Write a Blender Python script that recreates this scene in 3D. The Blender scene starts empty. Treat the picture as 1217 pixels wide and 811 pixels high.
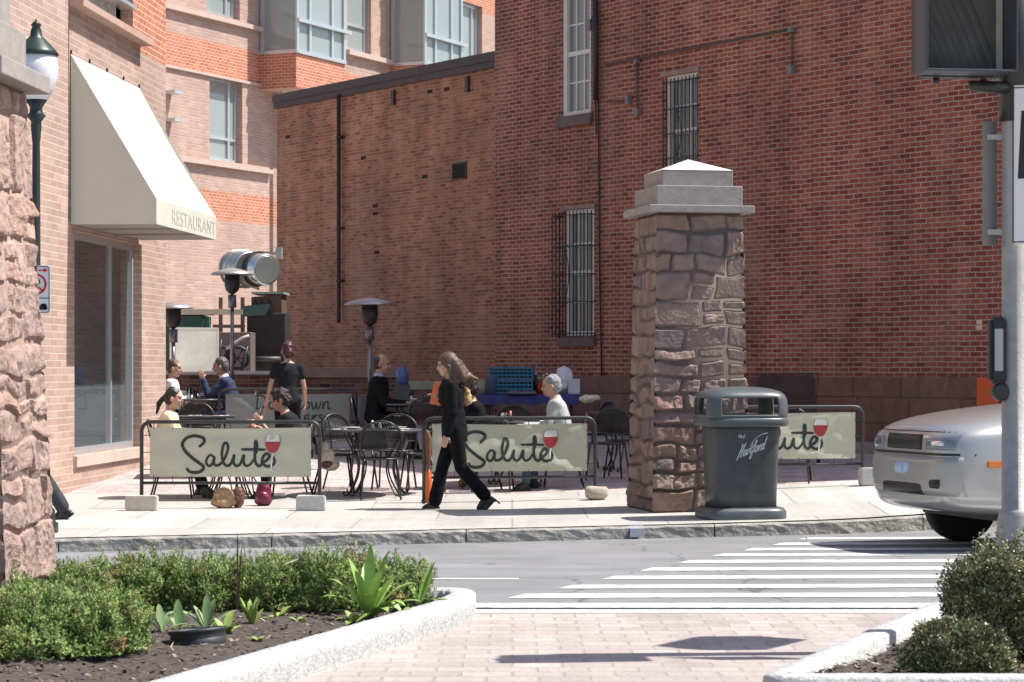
import bpy, bmesh, math, random
from mathutils import Vector, Matrix, noise, Euler
random.seed(7)
R = math.radians
sc = bpy.context.scene
COL = sc.collection
F = 2873.0; CX = 608.5; HY = 438.0; HC = 1.61
def P(x, y, Y):
    return Vector(((x-CX)/F*Y, Y, HC-(y-HY)*Y/F))
def sm(a, b, t):
    t = max(0, min(1, (t-a)/(b-a))); return t*t*(3-2*t)
def curbY(X):
    return 22.45+.33*X + .35*max(0, X-3.0)**1.5
def gz(X, Y):
    base = .12+.038*max(0, Y-26)+.03*max(0, X)*sm(22.5, 27, Y)
    return base
def G(x, y):
    """point on the pavement seen at a pixel"""
    Y = 25
    for _ in range(40):
        X = (x-CX)/F*Y
        Y = .5*Y+.5*F*(HC-gz(X, Y))/(y-HY)
    X = (x-CX)/F*Y
    return Vector((X, Y, gz(X, Y)))
def GX(x, Y):
    X = (x-CX)/F*Y
    return Vector((X, Y, gz(X, Y)))
# ------------------------------------------------------------------ materials
MATS = {}
def nt(name):
    m = bpy.data.materials.new(name); m.use_nodes = True
    return m, m.node_tree.nodes, m.node_tree.links, m.node_tree.nodes['Principled BSDF']
def rgba(c, k=1): return (min(1, c[0]*k), min(1, c[1]*k), min(1, c[2]*k), 1)
def mat(name, col, rough=.6, var=.12, scale=6, bump=0, metal=0, detail=5, spec=.5, coat=0, bscale=None, sheen=0, trans=0):
    if name in MATS: return MATS[name]
    m, N, L, b = nt(name)
    tc = N.new('ShaderNodeTexCoord')
    n = N.new('ShaderNodeTexNoise'); n.inputs['Scale'].default_value = scale; n.inputs['Detail'].default_value = detail
    n.inputs['Roughness'].default_value = .65
    L.new(tc.outputs['Object'], n.inputs['Vector'])
    r = N.new('ShaderNodeValToRGB'); r.color_ramp.elements[0].position = .3; r.color_ramp.elements[1].position = .7
    r.color_ramp.elements[0].color = rgba(col, 1-var); r.color_ramp.elements[1].color = rgba(col, 1+var)
    L.new(n.outputs['Fac'], r.inputs['Fac']); L.new(r.outputs['Color'], b.inputs['Base Color'])
    b.inputs['Roughness'].default_value = rough; b.inputs['Metallic'].default_value = metal
    b.inputs['Specular IOR Level'].default_value = spec
    b.inputs['Coat Weight'].default_value = coat
    b.inputs['Coat Roughness'].default_value = .08
    if sheen: b.inputs['Sheen Weight'].default_value = sheen
    if trans: b.inputs['Transmission Weight'].default_value = trans
    if bump:
        n2 = N.new('ShaderNodeTexNoise'); n2.inputs['Scale'].default_value = bscale or scale*6; n2.inputs['Detail'].default_value = 6
        L.new(tc.outputs['Object'], n2.inputs['Vector'])
        bp = N.new('ShaderNodeBump'); bp.inputs['Strength'].default_value = 1; bp.inputs['Distance'].default_value = bump
        L.new(n2.outputs['Fac'], bp.inputs['Height']); L.new(bp.outputs['Normal'], b.inputs['Normal'])
    MATS[name] = m
    return m
def brick(name, c1, c2, mortar, bw=.203, bh=.0677, ms=.010, var=.25, dark=.35, bump=.004, coord='UV', patch=None, offset=.5, rough=.85, big=.18, warp=.03, streak=.12):
    if name in MATS: return MATS[name]
    m, N, L, b = nt(name)
    tc = N.new('ShaderNodeTexCoord')
    bt = N.new('ShaderNodeTexBrick'); bt.offset = offset; bt.squash = 1
    bt.inputs['Scale'].default_value = 1; bt.inputs['Brick Width'].default_value = bw; bt.inputs['Row Height'].default_value = bh
    bt.inputs['Mortar Size'].default_value = ms; bt.inputs['Mortar Smooth'].default_value = .2; bt.inputs['Bias'].default_value = 0
    bt.inputs['Color1'].default_value = (0, 0, 0, 1); bt.inputs['Color2'].default_value = (1, 1, 1, 1); bt.inputs['Mortar'].default_value = (.5, .5, .5, 1)
    wn = N.new('ShaderNodeTexNoise'); wn.inputs['Scale'].default_value = 2.2; wn.inputs['Detail'].default_value = 3
    L.new(tc.outputs[coord], wn.inputs['Vector'])
    ws = N.new('ShaderNodeVectorMath'); ws.operation = 'SUBTRACT'; ws.inputs[1].default_value = (.5, .5, .5); L.new(wn.outputs['Color'], ws.inputs[0])
    wm = N.new('ShaderNodeVectorMath'); wm.operation = 'MULTIPLY_ADD'; wm.inputs[1].default_value = (warp, warp, 0)
    L.new(ws.outputs[0], wm.inputs[0]); L.new(tc.outputs[coord], wm.inputs[2]); L.new(wm.outputs[0], bt.inputs['Vector'])
    ramp = N.new('ShaderNodeValToRGB'); e = ramp.color_ramp.elements
    e[0].position = 0; e[0].color = rgba(c1, dark); e[1].position = 1; e[1].color = rgba(c2, 1.12)
    a = e.new(.07); a.color = rgba(c1, .62 if dark < .5 else (1+dark)/2)
    a = e.new(.22); a.color = rgba(c1, .5+.5*dark if dark > .5 else .9); a = e.new(.34); a.color = rgba(c1)
    a = e.new(.75); a.color = rgba(c2)
    L.new(bt.outputs['Color'], ramp.inputs['Fac'])
    n = N.new('ShaderNodeTexNoise'); n.inputs['Scale'].default_value = .7; n.inputs['Detail'].default_value = 7; n.inputs['Roughness'].default_value = .6
    L.new(tc.outputs[coord], n.inputs['Vector'])
    n3 = N.new('ShaderNodeTexNoise'); n3.inputs['Scale'].default_value = 45; n3.inputs['Detail'].default_value = 3
    L.new(tc.outputs[coord], n3.inputs['Vector'])
    mx = N.new('ShaderNodeMix'); mx.data_type = 'RGBA'; mx.inputs[7].default_value = rgba(mortar)
    L.new(bt.outputs['Fac'], mx.inputs[0]); L.new(ramp.outputs['Color'], mx.inputs[6])
    mr = N.new('ShaderNodeMapRange'); mr.inputs[1].default_value = .3; mr.inputs[2].default_value = .7; mr.inputs[3].default_value = 1-big; mr.inputs[4].default_value = 1+big
    L.new(n.outputs['Fac'], mr.inputs[0])
    mr2 = N.new('ShaderNodeMapRange'); mr2.inputs[1].default_value = .3; mr2.inputs[2].default_value = .7; mr2.inputs[3].default_value = .86; mr2.inputs[4].default_value = 1.14
    L.new(n3.outputs['Fac'], mr2.inputs[0])
    mu = N.new('ShaderNodeMath'); mu.operation = 'MULTIPLY'; L.new(mr.outputs[0], mu.inputs[0]); L.new(mr2.outputs[0], mu.inputs[1])
    sp = N.new('ShaderNodeMapping'); sp.inputs['Scale'].default_value = (1.6, .13, 1); L.new(tc.outputs[coord], sp.inputs[0])
    sn = N.new('ShaderNodeTexNoise'); sn.inputs['Scale'].default_value = 1.5; sn.inputs['Detail'].default_value = 6; sn.inputs['Roughness'].default_value = .65; L.new(sp.outputs[0], sn.inputs['Vector'])
    sr = N.new('ShaderNodeMapRange'); sr.inputs[1].default_value = .32; sr.inputs[2].default_value = .68; sr.inputs[3].default_value = 1-streak; sr.inputs[4].default_value = 1+streak; L.new(sn.outputs['Fac'], sr.inputs[0])
    mu0 = mu; mu = N.new('ShaderNodeMath'); mu.operation = 'MULTIPLY'; L.new(mu0.outputs[0], mu.inputs[0]); L.new(sr.outputs[0], mu.inputs[1])
    v = N.new('ShaderNodeVectorMath'); v.operation = 'SCALE'
    L.new(mx.outputs[2], v.inputs[0]); L.new(mu.outputs[0], v.inputs['Scale'])
    out = v.outputs[0]
    if patch:
        n4 = N.new('ShaderNodeTexNoise'); n4.inputs['Scale'].default_value = .9; n4.inputs['Detail'].default_value = 8; n4.inputs['Roughness'].default_value = .7
        mp = N.new('ShaderNodeMapping'); mp.inputs['Location'].default_value = (5.3, 2.1, 0); mp.inputs['Scale'].default_value = (1, .45, 1)
        L.new(tc.outputs[coord], mp.inputs[0]); L.new(mp.outputs[0], n4.inputs['Vector'])
        r4 = N.new('ShaderNodeMapRange'); r4.inputs[1].default_value = .5; r4.inputs[2].default_value = .72; r4.inputs[3].default_value = 0; r4.inputs[4].default_value = .42
        L.new(n4.outputs['Fac'], r4.inputs[0])
        m4 = N.new('ShaderNodeMix'); m4.data_type = 'RGBA'; m4.inputs[7].default_value = rgba(patch)
        L.new(r4.outputs[0], m4.inputs[0]); L.new(out, m4.inputs[6]); out = m4.outputs[2]
    L.new(out, b.inputs['Base Color'])
    b.inputs['Roughness'].default_value = rough; b.inputs['Specular IOR Level'].default_value = .25
    inv = N.new('ShaderNodeMath'); inv.operation = 'SUBTRACT'; inv.inputs[0].default_value = 1; L.new(bt.outputs['Fac'], inv.inputs[1])
    ad = N.new('ShaderNodeMath'); ad.operation = 'MULTIPLY_ADD'; ad.inputs[1].default_value = .35; L.new(n3.outputs['Fac'], ad.inputs[0]); L.new(inv.outputs[0], ad.inputs[2])
    bp = N.new('ShaderNodeBump'); bp.inputs['Distance'].default_value = bump; L.new(ad.outputs[0], bp.inputs['Height']); L.new(bp.outputs['Normal'], b.inputs['Normal'])
    MATS[name] = m
    return m
def worn(name, c_paint, c_base, rough=.8, lo=.40, hi=.52, scale=9):
    m, N, L, b = nt(name); tc = N.new('ShaderNodeTexCoord')
    n = N.new('ShaderNodeTexNoise'); n.inputs['Scale'].default_value = scale; n.inputs['Detail'].default_value = 9; n.inputs['Roughness'].default_value = .72; L.new(tc.outputs['Object'], n.inputs['Vector'])
    r = N.new('ShaderNodeMapRange'); r.inputs[1].default_value = lo; r.inputs[2].default_value = hi; L.new(n.outputs['Fac'], r.inputs[0])
    x = N.new('ShaderNodeMix'); x.data_type = 'RGBA'; x.inputs[6].default_value = rgba(c_base); x.inputs[7].default_value = rgba(c_paint)
    L.new(r.outputs[0], x.inputs[0]); L.new(x.outputs[2], b.inputs['Base Color']); b.inputs['Roughness'].default_value = rough; MATS[name] = m; return m
def asphalt(name, col):
    m, N, L, b = nt(name); tc = N.new('ShaderNodeTexCoord')
    n1 = N.new('ShaderNodeTexNoise'); n1.inputs['Scale'].default_value = .8; n1.inputs['Detail'].default_value = 9; n1.inputs['Roughness'].default_value = .65
    n2 = N.new('ShaderNodeTexNoise'); n2.inputs['Scale'].default_value = 90; n2.inputs['Detail'].default_value = 2
    mp = N.new('ShaderNodeMapping'); mp.inputs['Scale'].default_value = (.12, 1.6, 1); n3 = N.new('ShaderNodeTexNoise'); n3.inputs['Scale'].default_value = 1.4; n3.inputs['Detail'].default_value = 5
    vo = N.new('ShaderNodeTexVoronoi'); vo.feature = 'DISTANCE_TO_EDGE'; vo.inputs['Scale'].default_value = .42
    wn = N.new('ShaderNodeTexNoise'); wn.inputs['Scale'].default_value = 2; wn.inputs['Detail'].default_value = 8
    L.new(tc.outputs['Object'], wn.inputs['Vector']); va = N.new('ShaderNodeVectorMath'); va.operation = 'MULTIPLY_ADD'; va.inputs[1].default_value = (.9, .9, 0); L.new(wn.outputs['Color'], va.inputs[0]); L.new(tc.outputs['Object'], va.inputs[2]); L.new(va.outputs[0], vo.inputs['Vector'])
    for n in (n1, n2): L.new(tc.outputs['Object'], n.inputs['Vector'])
    L.new(tc.outputs['Object'], mp.inputs[0]); L.new(mp.outputs[0], n3.inputs['Vector'])
    def rng(s, a, b_, c, d):
        r = N.new('ShaderNodeMapRange'); r.inputs[1].default_value = a; r.inputs[2].default_value = b_; r.inputs[3].default_value = c; r.inputs[4].default_value = d; L.new(s, r.inputs[0]); return r.outputs[0]
    fs = [rng(n1.outputs['Fac'], .3, .7, .80, 1.16), rng(n2.outputs['Fac'], .3, .7, .70, 1.3), rng(n3.outputs['Fac'], .3, .7, .84, 1.12), rng(vo.outputs['Distance'], .0, .008, .45, 1)]
    o = fs[0]
    for f_ in fs[1:]:
        q = N.new('ShaderNodeMath'); q.operation = 'MULTIPLY'; L.new(o, q.inputs[0]); L.new(f_, q.inputs[1]); o = q.outputs[0]
    v = N.new('ShaderNodeVectorMath'); v.operation = 'SCALE'; v.inputs[0].default_value = col; L.new(o, v.inputs['Scale']); L.new(v.outputs[0], b.inputs['Base Color'])
    b.inputs['Roughness'].default_value = .9
    bp = N.new('ShaderNodeBump'); bp.inputs['Distance'].default_value = .004; L.new(n2.outputs['Fac'], bp.inputs['Height']); L.new(bp.outputs['Normal'], b.inputs['Normal'])
    MATS[name] = m; return m
def glass(name, tint=(.05, .06, .065), rough=.03, spec=1.0):
    if name in MATS: return MATS[name]
    m, N, L, b = nt(name)
    b.inputs['Base Color'].default_value = rgba(tint); b.inputs['Roughness'].default_value = rough
    b.inputs['Specular IOR Level'].default_value = spec; b.inputs['IOR'].default_value = 1.6
    tc = N.new('ShaderNodeTexCoord'); n = N.new('ShaderNodeTexNoise'); n.inputs['Scale'].default_value = 1.2
    L.new(tc.outputs['Object'], n.inputs['Vector'])
    bp = N.new('ShaderNodeBump'); bp.inputs['Distance'].default_value = .004; L.new(n.outputs['Fac'], bp.inputs['Height']); L.new(bp.outputs['Normal'], b.inputs['Normal'])
    MATS[name] = m
    return m
def clear(name, tint=(.9, .95, .95)):
    if name in MATS: return MATS[name]
    m, N, L, b = nt(name)
    b.inputs['Base Color'].default_value = rgba(tint); b.inputs['Roughness'].default_value = .02
    b.inputs['Transmission Weight'].default_value = 1; b.inputs['IOR'].default_value = 1.3
    MATS[name] = m
    return m
# ------------------------------------------------------------------ mesh helpers
def frame(d, up=Vector((0, 0, 1))):
    d = d.normalized()
    if abs(d.dot(up)) > .97: up = Vector((1, 0, 0))
    x = up.cross(d).normalized(); y = d.cross(x)
    return Matrix((x, y, d)).transposed()
class MB:
    def __init__(s): s.bm = bmesh.new(); s.mi = 0
    def face(s, pts, mi=None):
        vs = [s.bm.verts.new(p) for p in pts]
        try:
            f = s.bm.faces.new(vs); f.material_index = s.mi if mi is None else mi; return f
        except ValueError: return None
    def box(s, c, size, rot=None, bev=0):
        c = Vector(c); h = Vector(size)/2
        M = Matrix.Translation(c) @ (rot.to_4x4() if rot is not None else Matrix())
        r = bmesh.ops.create_cube(s.bm, size=1, matrix=M @ Matrix.Diagonal((size[0], size[1], size[2], 1)))
        fs = {f for v in r['verts'] for f in v.link_faces}
        for f in fs: f.material_index = s.mi
        if bev:
            es = list({e for v in r['verts'] for e in v.link_edges})
            rb = bmesh.ops.bevel(s.bm, geom=es, offset=bev, segments=2, affect='EDGES')
            for f in rb['faces']: f.material_index = s.mi
        return s
    def bar(s, a, b, w, h=None, up=Vector((0, 0, 1))):
        a = Vector(a); b = Vector(b); d = b-a
        return s.box((a+b)/2, (w, h or w, d.length), frame(d, up))
    def ring(s, c, M, rx, ry, n):
        return [s.bm.verts.new(c + M @ Vector((rx*math.cos(2*math.pi*i/n), ry*math.sin(2*math.pi*i/n), 0))) for i in range(n)]
    def skin(s, rings, closed=False, caps=True):
        n = len(rings[0])
        for a, b in zip(rings, rings[1:] + ([rings[0]] if closed else [])):
            for i in range(n):
                f = s.bm.faces.new((a[i], a[(i+1) % n], b[(i+1) % n], b[i])); f.material_index = s.mi; f.smooth = True
        if caps and not closed:
            for r, rev in ((rings[0], True), (rings[-1], False)):
                try:
                    f = s.bm.faces.new(r[::-1] if rev else r); f.material_index = s.mi
                except ValueError: pass
    def tube(s, pts, r, n=8, closed=False):
        pts = [Vector(p) for p in pts]
        rs = r if isinstance(r, (list, tuple)) else [r]*len(pts)
        rings = []; prev = None
        for i, p in enumerate(pts):
            if closed: d = pts[(i+1) % len(pts)]-pts[i-1]
            else: d = pts[min(i+1, len(pts)-1)]-pts[max(i-1, 0)]
            if d.length < 1e-9: d = Vector((0, 0, 1))
            d.normalize()
            if prev is None: M = frame(d)
            else:
                x = prev.col[0]-d*d.dot(prev.col[0]); x.normalize(); M = Matrix((x, d.cross(x), d)).transposed()
            prev = M
            rings.append(s.ring(p, M, rs[i], rs[i], n))
        s.skin(rings, closed)
        return s
    def cap(s, a, b, r0, r1, n=12):
        a = Vector(a); b = Vector(b); d = (b-a)
        L = d.length; d.normalize(); M = frame(d)
        rings = []
        for k in range(-4, 0):
            t = k/4*math.pi/2
            rings.append(s.ring(a+d*r0*math.sin(t)*.999, M, max(1e-4, r0*math.cos(t)), max(1e-4, r0*math.cos(t)), n))
        for k in range(0, 4): rings.append(s.ring(a+d*L*k/4, M, r0+(r1-r0)*k/4, r0+(r1-r0)*k/4, n))
        for k in range(0, 5):
            t = k/4*math.pi/2
            rings.append(s.ring(b+d*r1*math.sin(t)*.999, M, max(1e-4, r1*math.cos(t)), max(1e-4, r1*math.cos(t)), n))
        s.skin(rings); return s
    def ell(s, c, r, rot=None, u=16, v=10):
        M = Matrix.Translation(Vector(c)) @ (rot.to_4x4() if rot is not None else Matrix()) @ Matrix.Diagonal((r[0], r[1], r[2], 1))
        q = bmesh.ops.create_uvsphere(s.bm, u_segments=u, v_segments=v, radius=1, matrix=M)
        for vv in q['verts']:
            for f in vv.link_faces: f.smooth = True; f.material_index = s.mi
        return s
    def cyl(s, c, r, h, n=24, r2=None, bev=0, axis=None):
        c = Vector(c); r2 = r if r2 is None else r2
        ax = Vector(axis).normalized() if axis else Vector((0, 0, 1)); M = frame(ax)
        a = c-ax*h/2; b = c+ax*h/2
        rings = []
        if bev: rings += [s.ring(a, M, r-bev, r-bev, n), s.ring(a+ax*bev, M, r, r, n), s.ring(b-ax*bev, M, r2, r2, n), s.ring(b, M, r2-bev, r2-bev, n)]
        else: rings = [s.ring(a, M, r, r, n), s.ring(b, M, r2, r2, n)]
        s.skin(rings); return s
    def lathe(s, prof, c=(0, 0, 0), n=32, rot=None):
        c = Vector(c); M = rot or Matrix.Identity(3)
        rings = [[s.bm.verts.new(c + M @ Vector((r*math.cos(2*math.pi*i/n), r*math.sin(2*math.pi*i/n), z))) for i in range(n)] for r, z in prof]
        s.skin(rings); return s
    def loft(s, rings, caps=True):
        s.skin([[s.bm.verts.new(p) for p in r] for r in rings], caps=caps); return s
    def prism(s, poly, ext):
        poly = [Vector(p) for p in poly]; ext = Vector(ext)
        a = [s.bm.verts.new(p) for p in poly]; b = [s.bm.verts.new(p+ext) for p in poly]
        n = len(poly)
        fs = [s.bm.faces.new(a[::-1]), s.bm.faces.new(b)]
        for i in range(n): fs.append(s.bm.faces.new((a[i], a[(i+1) % n], b[(i+1) % n], b[i])))
        for f in fs: f.material_index = s.mi
        return s
    def ribbon(s, pts, w, fn, taper=.5):
        """flat brush stroke in 2D, fn maps (x, z) to 3D"""
        n = len(pts); L = []
        for i, p in enumerate(pts):
            d = (Vector(pts[min(i+1, n-1)])-Vector(pts[max(i-1, 0)]))
            if d.length < 1e-9: d = Vector((1, 0))
            d.normalize(); nn = Vector((-d.y, d.x))
            t = min(i, n-1-i)/max(1, n*.12); ww = w/2*(taper+(1-taper)*min(1, t))
            a = Vector(p)+nn*ww; b = Vector(p)-nn*ww
            L.append((s.bm.verts.new(fn(a.x, a.y)), s.bm.verts.new(fn(b.x, b.y))))
        for (a, b), (c, d) in zip(L, L[1:]):
            f = s.bm.faces.new((a, b, d, c)); f.material_index = s.mi
        for end in (0, -1):
            p = Vector(pts[end]); r = w/2*taper*1.0
            vs = [s.bm.verts.new(fn(p.x+r*math.cos(k*math.pi/4), p.y+r*math.sin(k*math.pi/4))) for k in range(8)]
            f = s.bm.faces.new(vs); f.material_index = s.mi
        return s
    def build(s, name, m, parent=None, smooth=None, bevel=0, norm=True, auto=None):
        me = bpy.data.meshes.new(name)
        if norm: bmesh.ops.recalc_face_normals(s.bm, faces=s.bm.faces)
        if smooth is not None:
            for f in s.bm.faces: f.smooth = smooth
        s.bm.to_mesh(me); s.bm.free()
        for x in (m if isinstance(m, (list, tuple)) else [m]): me.materials.append(x)
        o = bpy.data.objects.new(name, me); COL.objects.link(o)
        if parent: o.parent = parent
        if bevel:
            b = o.modifiers.new('Bevel', 'BEVEL'); b.width = bevel; b.segments = 2; b.limit_method = 'ANGLE'; b.angle_limit = R(40)
        return o
def tag(o, label=None, cat=None, group=None, kind=None):
    if label: o['label'] = label
    if cat: o['category'] = cat
    if group: o['group'] = group
    if kind: o['kind'] = kind
    return o
def thing(name, label, cat, loc=(0, 0, 0), rz=0, group=None):
    o = bpy.data.objects.new(name, None); COL.objects.link(o); o.location = loc; o.rotation_euler = (0, 0, rz)
    o.empty_display_size = .1
    return tag(o, label, cat, group)
def dup(o, loc=None, rz=None, label=None, group=None, parent=None):
    c = o.copy(); COL.objects.link(c)
    if parent: c.parent = parent
    if loc is not None: c.location = loc
    if rz is not None: c.rotation_euler = (0, 0, rz)
    if label: c['label'] = label
    if group: c['group'] = group
    for ch in list(o.children): dup(ch, parent=c)
    return c
def fuse(mb, voxel, smooth=3, fold=0, fscale=12, seed=0, shrink=False):
    me = bpy.data.meshes.new('tmp'); mb.bm.to_mesh(me); mb.bm.free()
    o = bpy.data.objects.new('tmp', me); COL.objects.link(o)
    r = o.modifiers.new('r', 'REMESH'); r.mode = 'VOXEL'; r.voxel_size = voxel; r.use_smooth_shade = True
    if smooth:
        q = o.modifiers.new('s', 'SMOOTH'); q.factor = .6; q.iterations = smooth
    bpy.context.view_layer.update()
    dg = bpy.context.evaluated_depsgraph_get()
    ev = o.evaluated_get(dg)
    out = bpy.data.meshes.new_from_object(ev)
    bpy.data.objects.remove(o); bpy.data.meshes.remove(me)
    b = MB(); b.bm.from_mesh(out); bpy.data.meshes.remove(out)
    for f in b.bm.faces: f.smooth = True
    if fold:
        b.bm.normal_update()
        off = Vector((seed*3.1, seed*1.7, seed))
        for v in b.bm.verts:
            c = v.co
            k = noise.noise(Vector((c.x*fscale, c.y*fscale, c.z*fscale*.8))+off)
            k2 = noise.noise(Vector((c.x*fscale*.5+c.z*fscale, c.y*fscale*.6, c.z*fscale*1.6))+off)
            v.co += v.normal*(fold*(k+.8*k2))
    return b
def crom(pts, k=6):
    """Catmull-Rom through 2D/3D points"""
    pts = [Vector(p) for p in pts]; out = []
    for i in range(len(pts)-1):
        p0 = pts[max(i-1, 0)]; p1 = pts[i]; p2 = pts[i+1]; p3 = pts[min(i+2, len(pts)-1)]
        for j in range(k):
            t = j/k
            out.append(.5*((2*p1)+(p2-p0)*t+(2*p0-5*p1+4*p2-p3)*t*t+(-p0+3*p1-3*p2+p3)*t**3))
    out.append(pts[-1]); return out
class Plane:
    def __init__(s, A, d, n):
        s.A = Vector(A); s.d = Vector(d).normalized(); s.n = Vector(n).normalized()
    def u(s, x):
        k = (x-CX)/F
        return (k*s.A.y-s.A.x)/(s.d.x-k*s.d.y)
    def Y(s, x): return s.A.y+s.u(x)*s.d.y
    def z(s, x, y): return HC-(y-HY)*s.Y(x)/F
    def p(s, u, z, out=0):
        q = s.A+s.d*u+s.n*out; return Vector((q.x, q.y, z))
    def px(s, x, y, out=0): return s.p(s.u(x), s.z(x, y), out)
def wall(name, pl, us, zs, openings, mats, matfn, parent, depth=.15, jm=None, extra=None):
    """wall front in pl; openings cut through, with reveals. UV in metres"""
    mb = MB(); uvl = mb.bm.loops.layers.uv.new('UVMap')
    U = sorted(set([round(u, 4) for u in us]+[round(v, 4) for o in openings for v in o[:2]]))
    Z = sorted(set([round(z, 4) for z in zs]+[round(v, 4) for o in openings for v in o[2:4]]))
    U = [u for u in U if us[0]-1e-3 <= u <= us[-1]+1e-3]; Z = [z for z in Z if zs[0]-1e-3 <= z <= zs[-1]+1e-3]
    def q(pts, uvs, mi):
        f = mb.face(pts, mi)
        if f:
            for l, uv in zip(f.loops, uvs): l[uvl].uv = uv
    for a, b in zip(U, U[1:]):
        for c, d in zip(Z, Z[1:]):
            um, zm = (a+b)/2, (c+d)/2
            if any(o[0] < um < o[1] and o[2] < zm < o[3] for o in openings): continue
            q([pl.p(a, c), pl.p(b, c), pl.p(b, d), pl.p(a, d)], [(a, c), (b, c), (b, d), (a, d)], matfn(um, zm))
    for o in openings:
        a, b, c, d = o[:4]; dp = depth
        j = jm if jm is not None else matfn(a-.05, (c+d)/2)
        q([pl.p(a, c), pl.p(a, d), pl.p(a, d, -dp), pl.p(a, c, -dp)], [(a, c), (a, d), (a+dp, d), (a+dp, c)], j)
        q([pl.p(b, c), pl.p(b, d), pl.p(b, d, -dp), pl.p(b, c, -dp)], [(b, c), (b, d), (b+dp, d), (b+dp, c)], j)
        q([pl.p(a, d), pl.p(b, d), pl.p(b, d, -dp), pl.p(a, d, -dp)], [(a, d), (b, d), (b, d+dp), (a, d+dp)], j)
        q([pl.p(a, c), pl.p(b, c), pl.p(b, c, -dp), pl.p(a, c, -dp)], [(a, c), (b, c), (b, c+dp), (a, c+dp)], j)
    if extra: extra(mb, q)
    return mb.build(name, mats, parent, norm=False)
def pbox(mb, pl, u0, u1, z0, z1, o0, o1):
    pts = [pl.p(u, z, o) for o in (o0, o1) for z in (z0, z1) for u in (u0, u1)]
    a, b, c, d, e, f, g, h = pts
    for q in ((a, b, d, c), (e, g, h, f), (a, e, f, b), (c, d, h, g), (a, c, g, e), (b, f, h, d)):
        mb.face(q)
# ------------------------------------------------------------------ base materials
ASPH = asphalt('asphalt', (.215, .215, .22))
CONC = brick('concrete_slabs', (.42, .41, .385), (.44, .43, .405), (.30, .29, .275), 1.5, 1.5, .012, dark=.93, bump=.002, coord='Object', big=.10, patch=(.42, .40, .38))
PATM = brick('patio_pavers', (.46, .38, .37), (.50, .43, .42), (.33, .29, .29), .40, .20, .008, dark=.85, bump=.002, coord='Object', big=.14)
PAVE = brick('brick_pavers', (.385, .33, .31), (.405, .35, .328), (.335, .29, .272), .27, .2, .010, dark=.93, bump=.003, coord='Object', big=.10, patch=(.43, .39, .37))
GRAN = mat('granite', (.47, .47, .455), .8, .28, 26, .010, bscale=50)
KERBM = mat('kerb_granite', (.30, .285, .26), .85, .45, 7, .016, bscale=26)
PAINT = worn('white_road_paint', (.66, .66, .64), (.30, .30, .30), lo=.36, hi=.5)
SOIL = mat('mulch', (.075, .058, .05), .95, .5, 30, .012, bscale=70)
BLK = mat('black_metal', (.028, .028, .03), .42, .2, 8)
BLK2 = mat('black_plastic', (.03, .032, .036), .5, .15, 8)
DKG = mat('dark_green_iron', (.02, .032, .03), .4, .2, 8)
BROWNST = mat('brownstone', (.19, .098, .075), .9, .25, 5, .008)
BROWNLT = mat('brownstone_pale', (.30, .21, .17), .9, .2, 5, .006)
CAPST = mat('cap_stone', (.32, .285, .265), .85, .14, 9, .003)
ALU = mat('aluminium', (.62, .64, .66), .35, .06, 6, metal=.6)
WHITEF = mat('white_window_paint', (.74, .72, .67), .5, .06, 6)
GL = glass('window_glass')
GL2 = glass('pale_blind_glass', (.30, .34, .33), .08, .8)
BR_R = brick('red_brick', (.255, .072, .046), (.315, .10, .062), (.42, .31, .25), ms=.009, patch=(.44, .26, .18), dark=.68, streak=.22, big=.22)
BR_M = brick('orange_brick', (.37, .145, .08), (.43, .185, .105), (.42, .27, .19), ms=.008, patch=(.56, .36, .24), dark=.66, big=.22, streak=.2)
BR_P = brick('pale_brick', (.43, .295, .24), (.465, .33, .27), (.57, .46, .395), .305, .081, .008, dark=.95, bump=.003, big=.08, warp=0, streak=.05)
BR_PO = brick('orange_band_brick', (.50, .18, .105), (.54, .21, .13), (.68, .47, .36), .203, .081, .009, dark=.85, bump=.003, big=.08, warp=0, streak=.05)
BR_P2 = brick('pale_brick_far', (.45, .298, .245), (.48, .33, .275), (.52, .40, .33), .305, .081, .010, dark=.95, bump=.003, big=.08, warp=0, streak=.06)
# ------------------------------------------------------------------ ground
mb = MB(); mb.face([(-1500, -600, -.03), (1500, -600, -.03), (1500, 2500, -.03), (-1500, 2500, -.03)])
tag(mb.build('ground', mat('ground_soil', (.22, .21, .19), .95, .2, .5)), kind='structure')
mb = MB(); mb.face([(-60, -20, 0), (60, -20, 0), (60, 60, 0), (-60, 60, 0)])
tag(mb.build('road', ASPH), kind='structure')
mb = MB(); mb.face([(-14, -6, .004), (14, -6, .004), (14, 15.85, .004), (-14, 15.85, .004)])
tag(mb.build('pavement', PAVE), kind='structure')
mb = MB(); mb.face([(-14, 15.85, .006), (14, 15.85, .006), (14, 16.1, .006), (-14, 16.1, .006)])
tag(mb.build('paving_edge', GRAN), kind='structure')
def cy(X):
    if X > 8: return cy(8)+.66*(X-8)
    return 22.45+.33*X+.18*max(0, X-3.0)**1.5
def sheet(name, m, f0, f1, xs, nrow, dz=0, kind='structure'):
    mb = MB(); g = []
    for X in xs:
        a, b = f0(X), f1(X)
        g.append([mb.bm.verts.new((X, a+(b-a)*j/nrow, gz(X, a+(b-a)*j/nrow)+dz)) for j in range(nrow+1)])
    for a, b in zip(g, g[1:]):
        for j in range(nrow): mb.bm.faces.new((a[j], b[j], b[j+1], a[j+1]))
    return tag(mb.build(name, m), kind=kind)
xs = [-30+i*.5 for i in range(121)]
split = lambda X: max(27.6, cy(X)+.6)
sheet('sidewalk', CONC, lambda X: cy(X)+.15, split, xs, 12)
sheet('patio_paving', PATM, split, lambda X: 60, xs, 26)
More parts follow.
